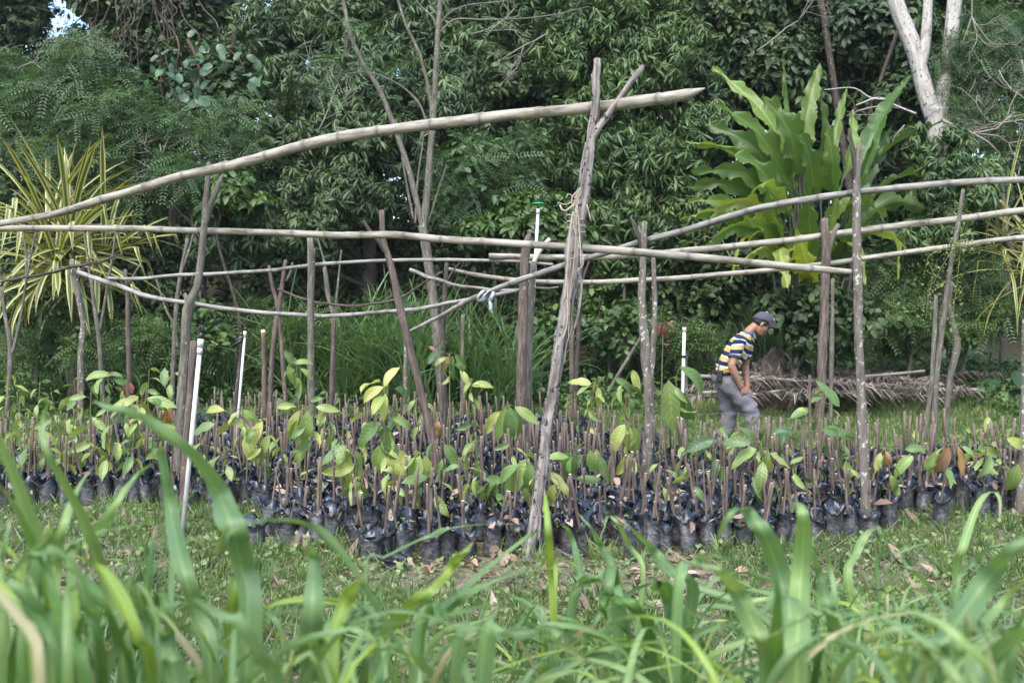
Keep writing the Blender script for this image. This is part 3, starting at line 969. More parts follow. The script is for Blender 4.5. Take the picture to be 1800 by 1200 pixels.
bag_spots = [s for s, k in zip(bag_spots, ok) if k]

# ------------------------------------------------------------------ leaves as parts
def leaf_mesh(name, L, W, droop, fold, wave, material, nv=10, nu=5, shape='ovate', seed=0, curl=0.0, jag=0.0):
    """leaf along +Y, normal +Z; carries 'luv'"""
    g = np.random.default_rng(seed)
    v = np.linspace(0, 1, nv)
    u = np.linspace(-1, 1, nu)
    if shape == 'ovate':
        wd = np.sin(np.pi * np.clip(v, 0, 1) ** 0.85) ** 0.8 * (1 - 0.18 * v)
        wd[-1] = 0.0
        wd[0] = 0.04
        wd = wd * np.where(v > 0.85, 0.75, 1)
    elif shape == 'lance':
        wd = np.sin(np.pi * v ** 0.8) ** 0.9
        wd[0], wd[-1] = 0.1, 0.0
    elif shape == 'banana':
        wd = np.minimum(1, np.minimum(v * 6 + 0.1, ((1 - v) * 2.6) ** 0.6))
    elif shape == 'round':
        wd = np.sqrt(np.clip(1 - (2 * v - 1) ** 2, 0, 1))
        wd[0], wd[-1] = 0.1, 0.0
    ph = g.uniform(0, 6.28, 4)
    ang = np.cumsum(np.full(nv, droop / nv))          # bends downward along its length
    yy = np.concatenate([[0], np.cumsum(np.cos(ang[:-1]) / (nv - 1))]) * L
    zz = -np.concatenate([[0], np.cumsum(np.sin(ang[:-1]) / (nv - 1))]) * L
    V, A = [], []
    for i in range(nv):
        for j in range(nu):
            hw = W / 2 * wd[i] * (1 + jag * g.uniform(-1, 0.3) * abs(u[j]))
            x = u[j] * hw
            z = abs(u[j]) * hw * fold + wave * W * abs(u[j]) * (math.sin(9 * v[i] + ph[0] + (2.2 if u[j] > 0 else 0)) + 0.6 * math.sin(17 * v[i] + ph[1]))
            x2 = x + curl * L * v[i] ** 2
            V.append([x2, yy[i] + z * math.sin(ang[i]), zz[i] + z * math.cos(ang[i])])
            A.append([u[j], v[i], 0])
    F = [[i * nu + j, i * nu + j + 1, (i + 1) * nu + j + 1, (i + 1) * nu + j] for i in range(nv - 1) for j in range(nu - 1)]
    return mesh(name, V, F, material, None, False, {'luv': ('FLOAT_VECTOR', A)})


LEAVES = [leaf_mesh('leaf', 1.0, g_[0], g_[1], g_[2], g_[3], MAT['cacao'], seed=k, curl=g_[4]) for k, g_ in enumerate([
    (0.36, 0.5, 0.25, 0.05, 0.02), (0.40, 1.0, 0.2, 0.06, -0.03), (0.34, 1.4, 0.3, 0.05, 0.05), (0.38, 0.8, 0.35, 0.08, -0.06),
    (0.42, 0.3, 0.15, 0.06, 0.0), (0.33, 1.7, 0.25, 0.07, 0.03), (0.37, 1.2, 0.45, 0.04, -0.02)])]
DRYL = [leaf_mesh('dry_leaf', 1.0, 0.42, d_, f_, 0.12, MAT['dryblade'], seed=40 + k, curl=0.08) for k, (d_, f_) in enumerate([(1.8, 0.6), (0.7, 0.8), (1.2, 0.3)])]


def petiole_stem(P, r0, r1, matk, seg=6, step=0.03):
    Q, s = resample(P, step)
    V, F, A = tube(Q, np.linspace(r0, r1, len(Q)), seg, s, 0.06, 1)
    return V, F, A


YG, LG, GR, DG, PALE, RED, ORG, BRN = ((0.33, 0.385, 0.12), (0.225, 0.315, 0.1), (0.125, 0.21, 0.07), (0.062, 0.122, 0.048),
                                       (0.42, 0.43, 0.16), (0.2, 0.085, 0.075), (0.33, 0.2, 0.1), (0.25, 0.16, 0.1))


def sapling(px, pytop, d, n, L, cols, label, spread=0.5, hang=0.8, bagged=True, group=None, extra=()):
    """potted cacao sapling: the bag is the thing, soil, stem and every leaf are parts"""
    g = np.random.default_rng(int(px * 13 + pytop))
    top = at(px, pytop, d)
    gz = float(zt(top[0], d))
    base = np.array([top[0] + g.normal(0, 0.03), d, gz])
    k = g.integers(len(BAGS))
    o = empty('cacao_sapling', base, label, 'sapling', group or 'leafy cacao saplings among the bags')
    o.rotation_euler = (0, 0, 0)
    if bagged:
        b = obj('bag', BAGS[k][0], o, rot=(0, 0, g.uniform(0, 6)))
        obj('soil', BAGS[k][1], b)
    H = top[2] - gz
    P = [np.array([0, 0, 0.15]), np.array([(top[0] - base[0]) * 0.4 + g.normal(0, 0.015), g.normal(0, 0.015), 0.15 + (H - 0.15) * 0.5]), top - base]
    V, F, A = petiole_stem(P, 0.0085, 0.004, None)
    obj('stem', MB().add(V, F, 0, A).mesh('stem', MAT['greenstem' if H > 0.75 else 'stem']), o)
    Q, s = resample(P, 0.02)
    n = int(n * (1.9 if extra else 1.2) + 1)
    L = L * (1.02 if extra else 0.88)
    hang = hang * (1.25 if extra else 1.0)
    for i in range(n):
        f = 1 - spread * (i / max(1, n - 1)) ** 1.1 * min(1, 0.55 / max(H - 0.2, 0.2))
        p = Q[int(f * (len(Q) - 1))]
        az = i * 2.4 + g.uniform(-0.5, 0.5)
        el = g.uniform(-0.35, 0.35) - 1.15 * hang * (i / max(1, n - 1)) - 0.3 * g.random()
        c = np.array(cols[i % len(cols)]) * g.uniform(0.8, 1.18)
        ln = 1.22 * L * g.uniform(0.5, 1.15) * (0.65 if i == 0 else 1)
        pl = 0.25 * ln
        dr = np.array([-math.sin(az) * math.cos(el + 0.4), math.cos(az) * math.cos(el + 0.4), math.sin(el + 0.4)])
        q = p + dr * pl
        V, F, A = tube([p, p + dr * pl * 0.5 + [0, 0, 0.004], q], [0.0025, 0.002, 0.0022], 5)
        lf = obj('leaf', LEAVES[g.integers(len(LEAVES))], o, q, (el, g.normal(0, 0.55), az), ln, c)
        Mi = Matrix.LocRotScale(lf.location, lf.rotation_euler, lf.scale).inverted()
        Vl = np.array([Mi @ Vector(v) for v in V])
        obj('petiole', MB().add(Vl, F, 0, A).mesh('petiole', MAT['greenstem']), lf)
    for (lx, ly, ln, ang, c, nm) in extra:        # leaves seen at their own place: pixel of the leaf's base, length px, direction in the picture (deg, 0 right, 90 up)
        q = at(lx, ly, d + g.uniform(-0.06, 0.06)) - base
        a = math.radians(ang)
        LL = 1.12 * ln * d / FPX
        yv = Vector((math.cos(a), g.uniform(-0.35, 0.1), math.sin(a))).normalized()
        nv = Vector((g.uniform(-0.6, 0.6), -1.0, g.uniform(0.3, 1.0)))
        nv = (nv - yv * nv.dot(yv)).normalized()
        xv = yv.cross(nv)
        R = Matrix((xv, yv, nv)).transposed()
        lf = obj(nm, (DRYL if nm == 'dry_leaf' else LEAVES)[g.integers(3) if nm == 'dry_leaf' else (1, 3, 6, 0, 2, 1, 3)[g.integers(7)]], o, q, R.to_euler(), LL, np.array(c) * g.uniform(0.9, 1.1))
        i_ = np.argmin(np.linalg.norm(Q - q, axis=1))
        Mi = Matrix.LocRotScale(lf.location, lf.rotation_euler, lf.scale).inverted()
        V, F, A = tube([Q[i_], (Q[i_] + q) / 2 + [0, 0, 0.015], q], [0.0028, 0.0022, 0.0022], 5)
        obj('petiole', MB().add(np.array([Mi @ Vector(v) for v in V]), F, 0, A).mesh('petiole', MAT['greenstem']), lf)
    bag_clear.append((base[0], base[1]))
    return o


bag_clear = []
L_ = 'leaf'
# --- the saplings the photograph shows one by one
sapling(678, 668, 6.95, 7, 0.2, [LG, YG, GR], 'tallest yellow leaved sapling, left of the leaning post in the middle', 0.75, 1.2, extra=[
    (675, 680, 58, 200, PALE, L_), (676, 680, 46, 70, PALE, L_), (677, 692, 46, 265, YG, L_), (690, 735, 45, -15, LG, L_), (668, 742, 70, 215, GR, L_), (672, 780, 60, 250, LG, L_), (688, 790, 60, 280, YG, L_), (700, 790, 55, 300, YG, L_), (658, 742, 22, 270, RED, L_)])
sapling(618, 770, 7.0, 5, 0.2, [YG, LG], 'bushy yellow green sapling with hanging leaves left of the tallest sapling', 0.5, 1.2, extra=[(612, 800, 66, 262, YG, L_), (622, 790, 50, 300, LG, L_), (606, 782, 50, 215, GR, L_)])
sapling(735, 795, 6.8, 5, 0.17, [YG, LG, GR], 'leafy sapling at the foot of the leaning post', 0.5, 1.1, extra=[(738, 800, 60, 255, LG, L_), (745, 800, 55, 285, YG, L_), (722, 800, 50, 230, YG, L_)])
sapling(775, 770, 7.6, 4, 0.16, [LG, GR], 'green sapling with one curled orange leaf right of the leaning post', 0.5, 0.9, extra=[(768, 738, 36, 275, ORG, 'dry_leaf'), (782, 780, 50, 300, GR, L_)])
sapling(893, 715, 8.9, 3, 0.17, [LG, YG], 'sapling with five hanging leaves just left of the tall forked post', 0.4, 1.2, extra=[(888, 715, 62, 260, LG, L_), (896, 715, 66, 275, GR, L_), (902, 722, 55, 300, GR, L_), (880, 722, 50, 230, YG, L_), (905, 715, 50, -30, LG, L_)])
sapling(868, 838, 6.9, 4, 0.19, [GR, LG], 'low broad leaved sapling in the front bed left of forked post', 0.5, 0.9, extra=[(872, 845, 45, 215, GR, L_), (870, 845, 48, 260, LG, L_), (905, 818, 60, 250, GR, L_), (915, 812, 62, 262, LG, L_)])
sapling(925, 800, 6.8, 4, 0.2, [LG, GR], 'sapling pressed against the left side of the tall forked post', 0.4, 1.1, extra=[(930, 805, 72, 235, LG, L_), (935, 815, 55, 255, GR, L_), (936, 822, 45, 262, PALE, L_)])
sapling(968, 815, 6.6, 3, 0.15, [YG, PALE], 'sapling with pale yellow leaves right against the tall forked post', 0.4, 1.0, extra=[(965, 830, 52, 320, PALE, L_), (960, 805, 40, 20, LG, L_), (975, 850, 44, 250, YG, L_)])
sapling(1012, 780, 7.3, 2, 0.15, [GR], 'sapling with three dark hanging leaves right of tall forked post', 0.4, 1.2, extra=[(996, 790, 58, 270, GR, L_), (1020, 795, 52, 240, GR, L_), (1038, 790, 52, 275, LG, L_), (1052, 800, 48, 290, GR, L_)])
sapling(1103, 745, 8.0, 3, 0.17, [YG, LG], 'bright sapling with drooping leaves just left of the gnarled post', 0.4, 1.2, extra=[(1098, 745, 58, 235, YG, L_), (1104, 746, 52, 265, YG, L_), (1112, 748, 60, 278, LG, L_), (1092, 752, 50, 250, LG, L_)])
sapling(790, 622, 9.6, 3, 0.18, [GR, LG], 'tall thin sapling whose leaf tuft hides the dark slender post', 0.3, 1.1, extra=[(795, 625, 42, 265, GR, L_), (800, 622, 46, 310, GR, L_), (790, 625, 36, 240, BRN, L_), (768, 620, 20, 130, RED, L_), (752, 640, 40, 60, DG, L_)])
sapling(520, 630, 9.6, 3, 0.17, [LG, GR], 'tall sapling with a light leaf tuft left of the plain post', 0.3, 0.9, extra=[(508, 640, 36, 285, LG, L_), (500, 616, 34, 305, GR, L_), (515, 640, 36, 25, LG, L_)])
sapling(540, 715, 7.9, 5, 0.18, [LG, GR, YG], 'drooping sapling standing in front of the plain post', 0.5, 1.0, extra=[(530, 720, 62, 235, YG, L_), (540, 722, 62, 268, LG, L_), (555, 715, 40, -5, LG, L_), (520, 715, 36, 170, LG, L_)])
sapling(455, 745, 7.8, 4, 0.19, [YG, GR], 'spotted yellow sapling right of the rag topped thin pipe', 0.5, 0.9, extra=[(462, 740, 62, 240, PALE, L_), (475, 765, 48, 235, LG, L_), (430, 765, 50, 290, YG, L_)])
sapling(425, 715, 8.0, 4, 0.18, [LG, YG], 'light green sapling right behind the tall white pipe', 0.4, 0.7, extra=[(420, 722, 42, -20, LG, L_), (395, 722, 46, 165, YG, L_), (410, 735, 40, -35, YG, L_), (378, 745, 45, 190, GR, L_)])
sapling(1188, 665, 9.4, 2, 0.2, [LG], 'sapling with very long hanging leaves left of the short white pipe', 0.3, 1.1, extra=[(1175, 668, 90, 275, LG, L_), (1187, 680, 75, 290, GR, L_), (1195, 645, 70, -30, GR, L_)])
sapling(1166, 572, 9.3, 1, 0.1, [RED], 'tall whip sapling with red young leaves beside the gnarled post', 0.2, 1.2, extra=[(1160, 568, 32, 255, RED, L_), (1168, 570, 30, 275, RED, L_), (1172, 566, 18, -30, RED, L_), (1152, 568, 16, 150, (0.2, 0.1, 0.08), L_)])
sapling(1100, 668, 9.5, 4, 0.18, [GR, LG], 'dark green sapling behind the bright drooping one near the gnarled post', 0.4, 0.8, extra=[(1080, 665, 50, -20, GR, L_), (1112, 650, 40, 285, YG, L_)])
sapling(1046, 672, 9.6, 5, 0.13, [YG, LG], 'small pale sapling right behind the tall forked post', 0.4, 0.6, extra=[(1040, 675, 40, 160, YG, L_), (1050, 680, 36, 280, YG, L_)])
sapling(1338, 780, 7.1, 5, 0.18, [GR, LG, YG], 'bushy sapling in the front right bed below the man', 0.5, 0.9, extra=[(1345, 790, 66, 285, YG, L_), (1330, 788, 54, 200, LG, L_), (1350, 790, 44, 260, LG, L_), (1320, 778, 50, 170, GR, L_)])
sapling(1262, 765, 7.6, 3, 0.16, [DG, GR], 'dark leaved sapling left below the man', 0.4, 0.7, extra=[(1255, 770, 56, 200, DG, L_), (1300, 752, 50, -30, GR, L_)])
sapling(1478, 752, 8.0, 3, 0.17, [GR], 'sapling with one broad level leaf left of the lichen post', 0.3, 0.5, extra=[(1442, 755, 62, -5, GR, L_), (1395, 760, 40, 165, DG, L_)])
sapling(1452, 690, 8.6, 2, 0.16, [LG, GR], 'sapling with two upright leaves before the stout reddish post', 0.3, 0.2, extra=[(1475, 715, 56, 125, GR, L_), (1390, 735, 42, 40, GR, L_), (1400, 720, 20, 10, YG, L_)])
sapling(1560, 792, 7.2, 3, 0.15, [LG, GR], 'sapling with a curled orange leaf right of the lichen post', 0.4, 0.8, extra=[(1556, 790, 52, 280, ORG, 'dry_leaf'), (1548, 795, 34, 250, YG, L_), (1605, 800, 50, 215, LG, L_), (1590, 790, 40, 10, GR, L_)])
sapling(1662, 778, 7.2, 3, 0.15, [GR, LG], 'sapling with two big brown leaves near the right edge', 0.4, 0.8, extra=[(1668, 785, 58, 250, BRN, L_), (1682, 782, 56, 285, ORG, L_), (1650, 790, 44, 240, LG, L_), (1690, 785, 50, -20, LG, L_)])
sapling(1735, 775, 7.6, 5, 0.17, [LG, GR, YG], 'spreading light green sapling by the right edge', 0.4, 0.6, extra=[(1720, 790, 50, -10, LG, L_), (1770, 770, 46, -25, YG, L_), (1790, 815, 60, 255, LG, L_)])
sapling(1378, 752, 8.3, 5, 0.15, [GR, DG], 'dark green sapling just right of the man', 0.4, 0.6)
sapling(1495, 800, 7.3, 4, 0.15, [YG, LG], 'yellowish sapling low against the lichen post', 0.4, 0.9, extra=[(1490, 812, 40, 275, YG, L_)])
sapling(830, 665, 10.2, 4, 0.17, [YG, LG], 'far pale sapling left of the thick middle post', 0.4, 0.5, extra=[(828, 678, 40, 15, YG, L_), (824, 678, 34, 110, YG, L_)])
sapling(222, 668, 9.2, 2, 0.14, [RED, GR], 'sapling with pink red leaves at left among yellow ones', 0.3, 1.2, extra=[(220, 674, 32, 260, RED, L_), (229, 672, 22, 280, (0.42, 0.14, 0.16), L_)])
sapling(250, 690, 8.2, 6, 0.2, [LG, YG, GR], 'broad sapling at left with level yellow green leaves', 0.5, 0.7, extra=[(258, 700, 52, -10, LG, L_), (235, 705, 40, 185, YG, L_)])
sapling(190, 655, 9.6, 4, 0.18, [GR, LG], 'tall sapling at left holding two rounded leaves high', 0.3, 0.6, extra=[(150, 668, 46, 30, LG, L_), (192, 656, 24, -5, GR, L_)])
sapling(305, 705, 8.7, 4, 0.17, [GR, YG], 'sapling with a rust red leaf left of the crooked post', 0.4, 0.8, extra=[(295, 715, 44, 265, (0.3, 0.11, 0.06), 'dry_leaf'), (290, 680, 36, 95, GR, L_)])
for (px, py, d, lab) in ((1268, 742, 9.0, 'leafy sapling hiding the trailing leg of the man'), (1325, 738, 9.1, 'leafy sapling standing before the leading knee of the man'), (1300, 762, 8.5, 'bushy green sapling below the feet of the man'), (1240, 760, 8.7, 'green sapling between the short white pipe and the man')):
    sapling(px, py, d, 6, 0.16, [LG, GR, DG, YG], lab, 0.6, 0.7)
# --- smaller ones, each told by its neighbours
LANDMARKS = [('the tall white pipe', 335, 740), ('the crooked post', 318, 700), ('the plain post', 548, 680), ('the leaning post', 745, 710), ('the forked post', 965, 750), ('the gnarled post', 1138, 740), ('the reddish forked post', 1441, 720),
             ('the lichen post', 1516, 770), ('the creeper pole', 1642, 720), ('the spotted post', 142, 650), ('the thin left post', 226, 640), ('the short white pipe', 1201, 650), ('the rag topped pipe', 422, 690), ('the thick middle post', 917, 680), ('the cane grass', 620, 640), ('the man', 1290, 720), ('the left edge', 0, 740), ('the right edge', 1800, 760)]
used_lab = {}


def lab_for(px, py, d, look):
    nm, lx, ly = min(LANDMARKS, key=lambda q: abs(q[1] - px) + 0.5 * abs(q[2] - py))
    dist = abs(px - lx)
    side = ('close ' if dist < 32 else '') + ('left of ' if px < lx else 'right of ')
    if 'edge' in nm: side = 'by '
    bed_ = 'front bed' if d < 7.4 else ('second bed' if d < 8.9 else ('middle bed' if d < 10.2 else 'farthest bed'))
    lab = '%s sapling, %s%s in the %s' % (look, side, nm, bed_)
    k = used_lab.get(lab, 0)
    used_lab[lab] = k + 1
    return lab if k == 0 else lab.replace(' sapling,', (' sapling with a second crown,', ' sapling with few leaves,')[min(k - 1, 1)])


for n_, (px, py, d) in enumerate([(35, 700, 8.6), (90, 690, 9.4), (130, 720, 8.4), (60, 745, 8.3), (165, 740, 8.3), (205, 735, 8.2), (235, 765, 8.1), (110, 770, 8.2), (20, 780, 8.3), (275, 735, 8.3), (185, 780, 8.1), (70, 672, 9.6), (130, 668, 10.5), (15, 660, 10), (345, 700, 9.3), (262, 650, 10.6), (300, 640, 11), (160, 690, 9), (45, 725, 8.9), (225, 700, 9.1),
                                  (5, 730, 9), (100, 730, 9.0), (140, 765, 8.5), (285, 765, 8.6), (80, 775, 8.4), (250, 730, 9.6), (190, 710, 9.4), (325, 735, 9.0), (360, 770, 8.4), (30, 690, 9.8)]):
    cols = [[LG, GR, YG], [YG, LG, YG], [GR, LG, DG]][n_ % 3]
    sapling(px, py, d, 5, 0.185, cols, lab_for(px, py, d, ('leafy green', 'yellow green', 'dark green')[n_ % 3]), 0.5, 0.7)
for n_, (px, py, d) in enumerate([q_ for i_, q_ in enumerate([(395, 790, 7.9), (480, 800, 7.9), (500, 760, 8.1), (570, 790, 7.6), (590, 730, 8.4), (575, 690, 9.4), (650, 745, 8.2), (640, 700, 9.3), (710, 720, 9.3), (835, 770, 7.9), (810, 810, 7.0), (860, 790, 7.6), (735, 690, 9.9), (855, 700, 9.7), (560, 820, 7.3), (830, 740, 9.2), (470, 720, 9.2), (600, 770, 7.9), (440, 820, 7.9), (640, 830, 6.9), (760, 830, 6.7), (780, 720, 9.4), (690, 820, 6.8), (520, 690, 9.6), (845, 825, 6.8), (900, 770, 7.9)]) if i_ % 5 not in (1, 3)]):
    cols = [[LG, GR, YG, YG], [YG, LG, PALE], [GR, LG]][n_ % 3]
    sapling(px, py, d, 5, 0.165, cols, lab_for(px, py, d, ('small leafy', 'small yellowish', 'small green')[n_ % 3]), 0.5, 0.8)
for n_, (px, py, d) in enumerate([q_ for i_, q_ in enumerate([(1200, 770, 7.8), (1230, 740, 8.6), (1160, 800, 7.2), (1290, 740, 9.2), (1330, 735, 9.5), (1420, 790, 7.5), (1525, 760, 9.3), (1610, 750, 9.4), (1640, 760, 8.2), (1780, 740, 9.3), (1700, 740, 9.6), (1080, 800, 7.1), (1040, 740, 9.2), (1350, 830, 6.9), (1010, 690, 9.8), (1215, 805, 7.1), (1600, 715, 9.8), (1740, 720, 9.8), (1070, 720, 9.4), (1130, 760, 8.0), (1400, 820, 7.0), (1590, 780, 7.9), (1760, 800, 7.9)]) if i_ % 5 not in (1, 3)]):
    cols = [[GR, LG, DG, YG], [LG, YG], [DG, GR]][n_ % 3]
    sapling(px, py, d, 4, 0.16, cols, lab_for(px, py, d, ('small leafy', 'small light green', 'small dark green')[n_ % 3]), 0.5, 0.7)

# ------------------------------------------------------------------ the bags with bare cuttings
bc = np.array(bag_clear)
bag_spots = [s for s in bag_spots if np.min(np.hypot(bc[:, 0] - s[0], bc[:, 1] - s[1])) > 0.085]
bag_spots = [s for s in bag_spots if abs(s[0]) < s[1] * 0.54 + 0.3]
bag_spots.sort(key=lambda s: s[1])


def bag_label(x, y, b, row):
    side = 'left of the forked post' if x < 0.1 else ('between forked and lichen posts' if x < 2.42 else 'right of the lichen post')
    rw = ('frontmost row' if row == 0 else ('second row' if row == 1 else ('third row' if row == 2 else 'back rows')))
    bd = 'front bed' if b == 1 else 'second bed'
    return ('black nursery bag, %s of the %s %s' % (rw, bd, side), 'bags of the %s, %s, %s' % (bd, rw, side))


ORD = ['first', 'second', 'third', 'fourth', 'fifth', 'sixth', 'seventh', 'eighth', 'ninth', 'tenth', 'eleventh', 'twelfth', 'thirteenth', 'fourteenth', 'fifteenth', 'sixteenth', 'seventeenth', 'eighteenth', 'nineteenth', 'twentieth']
near = bag_spots[:300]
front_lab = {}
for b_, r_, ref, refx, bedn in ((1, 0, 'the forked post', 0.05, 'the front bed'), (1, 1, 'the forked post', 0.05, 'the front bed'), (1, 2, 'the forked post', 0.05, 'the front bed'), (1, 3, 'the forked post', 0.05, 'the front bed'), (1, 4, 'the forked post', 0.05, 'the front bed'), (2, 1, 'the tall white pipe', -2.4, 'the second bed'), (2, 2, 'the tall white pipe', -2.4, 'the second bed'), (2, 0, 'the tall white pipe', -2.4, 'the second bed')):
    for sgn, sd_ in ((-1, 'left'), (1, 'right')):
        q = sorted([s for s in near if s[2] == b_ and s[3] == r_ and (s[0] - refx) * sgn > 0], key=lambda s: abs(s[0] - refx))
        for n_, s in enumerate(q[:20]):
            front_lab[(s[0], s[1])] = 'black bag, %s %s of %s in %s row of %s' % (ORD[n_], sd_, ref.replace('the ', ''), ('front', 'second', 'third', 'fourth', 'fifth')[r_], bedn.replace('the ', ''))
for (x, y, b, row) in near:
    k = rng.integers(len(BAGS))
    lab, grp = bag_label(x, y, b, row)
    lab = front_lab.get((x, y), lab)
    o = obj('nursery_bag', BAGS[k][0], None, (x, y, float(zt(x, y)) - 0.004), (rng.normal(0, 0.1), rng.normal(0, 0.1), rng.uniform(0, 6.28)), (rng.uniform(0.82, 1.25), rng.uniform(0.85, 1.2), rng.uniform(0.66, 1.12)))
    tag(o, lab, 'nursery bag', grp)
    obj('soil', BAGS[k][1], o)
    if rng.random() < 0.84:
        s = obj('stem', STEMS[rng.integers(len(STEMS))], o, (rng.normal(0, 0.008), rng.normal(0, 0.008), 0), (0, 0, rng.uniform(0, 6)), (1, 1, rng.uniform(0.8, 1.12)))
        s.location = Vector((0, 0, 0.0))
        s.rotation_euler = (rng.normal(0, 0.05), rng.normal(0, 0.06), rng.uniform(0, 6))
        s.scale = (rng.uniform(0.85, 1.15),) * 2 + (1,)


def far_bags():
    arrs = []
    for me, ms in BAGS:
        n = len(me.vertices)
        V = np.zeros(n * 3, np.float32)
        me.vertices.foreach_get('co', V)
        V = V.reshape(-1, 3)
        F = [list(p.vertices) for p in me.polygons]
        arrs.append((V, F, ms))
    mb = MB()
    mb2 = MB()
    for (x, y, b, row) in bag_spots[300:]:
        V, F, ms = arrs[rng.integers(len(arrs))]
        a = rng.uniform(0, 6.28)
        c, s = math.cos(a), math.sin(a)
        W = V @ np.array([[c, s, 0], [-s, c, 0], [0, 0, 1.0]]) + [x, y, float(zt(x, y))]
        mb.add(W, F, 0)
        h = rng.uniform(0.24, 0.44)
        tl = rng.normal(0, 0.03, 2)
        if rng.random() < 0.82:
            z0 = float(zt(x, y))
            V2, F2, A2 = tube([[x, y, z0 + 0.16], [x + tl[0] * 0.5, y + tl[1] * 0.5, z0 + 0.18 + h * 0.5], [x + tl[0], y + tl[1], z0 + 0.19 + h]], rng.uniform(0.0085, 0.013), 6)
            mb2.add(V2, F2, 0, A2)
            mb2.M[-6:] = [1] * 6
        # soil disc
        z0 = float(zt(x, y)) + 0.182
        an = np.linspace(0, 2 * np.pi, 6, endpoint=False)
        mb2.add(np.stack([x + 0.05 * np.cos(an), y + 0.05 * np.sin(an), np.full(6, z0)], 1), [[0, 1, 2, 3, 4, 5]], 2)
    tag(obj('far_nursery_bags', mb.mesh('far_nursery_bags', MAT['bag'])), 'dense rows of black nursery bags in the far beds', 'nursery bags', kind='stuff')
    tag(obj('far_cuttings', mb2.mesh('far_cuttings', [MAT['stem'], MAT['tip'], MAT['soil']])), 'bare brown cuttings standing in the far nursery bags', 'cuttings', kind='stuff')


far_bags()
# two empty collapsed bags in front of the bed
for (px, py, lab, sc) in ((652, 985, 'empty crumpled black bag lying in front of the front bed', (1.25, 1.1, 0.75)), (690, 1000, 'flattened black bag beside the empty crumpled one', (1.2, 1.3, 0.3)),
                          (445, 968, 'large black bag bulging at the left corner of the front bed', (1.5, 1.2, 0.85)), (500, 962, 'wide sagging black bag second from the corner of the front bed', (1.7, 1.2, 0.8))):
    p = ground_hit(px, py)
    o = obj('empty_bag', BAGS[(px // 7) % len(BAGS)][0], None, p + [0, 0, 0.002], (rng.normal(0, 0.1), rng.normal(0, 0.1), rng.uniform(0, 6)), sc)
    tag(o, lab, 'bag')


# ------------------------------------------------------------------ vectorised leaf clouds
def leaf_tmpl(L, W, droop=0.3, fold=0.25, n=4):
    """small leaf, 4 or 8 triangles; +Y, normal +Z"""
    if n == 4:
        V = [[0, 0, 0], [-W / 2, 0.42 * L, fold * W / 2], [W / 2, 0.42 * L, fold * W / 2], [0, 0.45 * L, -0.1 * droop * L], [0, L * (1 - 0.25 * droop), -droop * 0.5 * L]]
        F = [[0, 3, 1], [0, 2, 3], [1, 3, 4], [3, 2, 4]]
    else:
        V = [[0, 0, 0], [-W * .42, .3 * L, fold * W / 2], [W * .42, .3 * L, fold * W / 2], [0, .3 * L, 0], [-W * .46, .62 * L, fold * W / 2 - droop * .18 * L], [W * .46, .62 * L, fold * W / 2 - droop * .18 * L], [0, .62 * L, -droop * .18 * L],
             [0, L * (1 - .25 * droop), -droop * .5 * L]]
        F = [[0, 3, 1], [0, 2, 3], [1, 3, 6], [1, 6, 4], [3, 2, 5], [3, 5, 6], [4, 6, 7], [6, 5, 7]]
    return np.array(V, float), np.array(F)


def rot_zx(az, el, roll=0.0):
    """rotation taking leaf +Y to direction (az, el)"""
    return np.array(Matrix.Rotation(az, 3, 'Z') @ Matrix.Rotation(el, 3, 'X') @ Matrix.Rotation(roll, 3, 'Y'))


def compose(leaves):
    """list of (V,F) -> V,F,leaf id"""
    Vs, Fs, ids, n = [], [], [], 0
    for i, (V, F) in enumerate(leaves):
        Vs.append(V)
        Fs.append(F + n)
        ids.append(np.full(len(V), i))
        n += len(V)
    return np.concatenate(Vs), np.concatenate(Fs), np.concatenate(ids)


def whorl(seed, n=11, L=0.2, W=0.034, el0=0.0, el1=-1.15, tri=8):
    """drooping fan of lanceolate leaves round a shoot tip pointing +Z"""
    g = np.random.default_rng(seed)
    out = []
    for i in range(n):
        l = L * g.uniform(0.7, 1.15)
        V, F = leaf_tmpl(l, W * g.uniform(0.8, 1.15), g.uniform(0.3, 0.7), 0.3, tri)
        R = rot_zx(i * 2.4 + g.uniform(-.3, .3), g.uniform(el1, el0) + (0.5 if i < 2 else 0), g.normal(0, 0.3))
        out.append((V @ R.T + [0, 0, g.uniform(-0.06, 0.02)], F))
    return compose(out)


def pinnate(seed, n=4, L=0.34, pairs=8, lw=0.02, ll=0.07):
    """shoot with several feather leaves"""
    g = np.random.default_rng(seed)
    out = []
    for i in range(n):
        R = rot_zx(i * 6.28 / n + g.uniform(-.4, .4), g.uniform(-0.5, 0.5), g.normal(0, 0.3))
        for k in range(pairs):
            t = (k + 1) / pairs
            for sgn in (-1, 1):
                V, F = leaf_tmpl(ll * (1 - 0.4 * abs(t - 0.5)), lw, 0.2, 0.2, 4)
                r2 = rot_zx(-sgn * g.uniform(0.9, 1.2), g.uniform(-0.2, 0.1))
                P = V @ r2.T + [0, t * L, -0.25 * L * t * t]
                out.append((P @ R.T, F))
    return compose(out)


def broad(seed, n=6, L=0.16, W=0.09):
    g = np.random.default_rng(seed)
    out = []
    for i in range(n):
        V, F = leaf_tmpl(L * g.uniform(0.6, 1.1), W * g.uniform(0.7, 1.1), g.uniform(0.2, 0.5), 0.2, 8)
        R = rot_zx(g.uniform(0, 6.28), g.uniform(-0.9, 0.3), g.normal(0, 0.3))
        out.append((V @ R.T + g.normal(0, 0.05, 3), F))
    return compose(out)


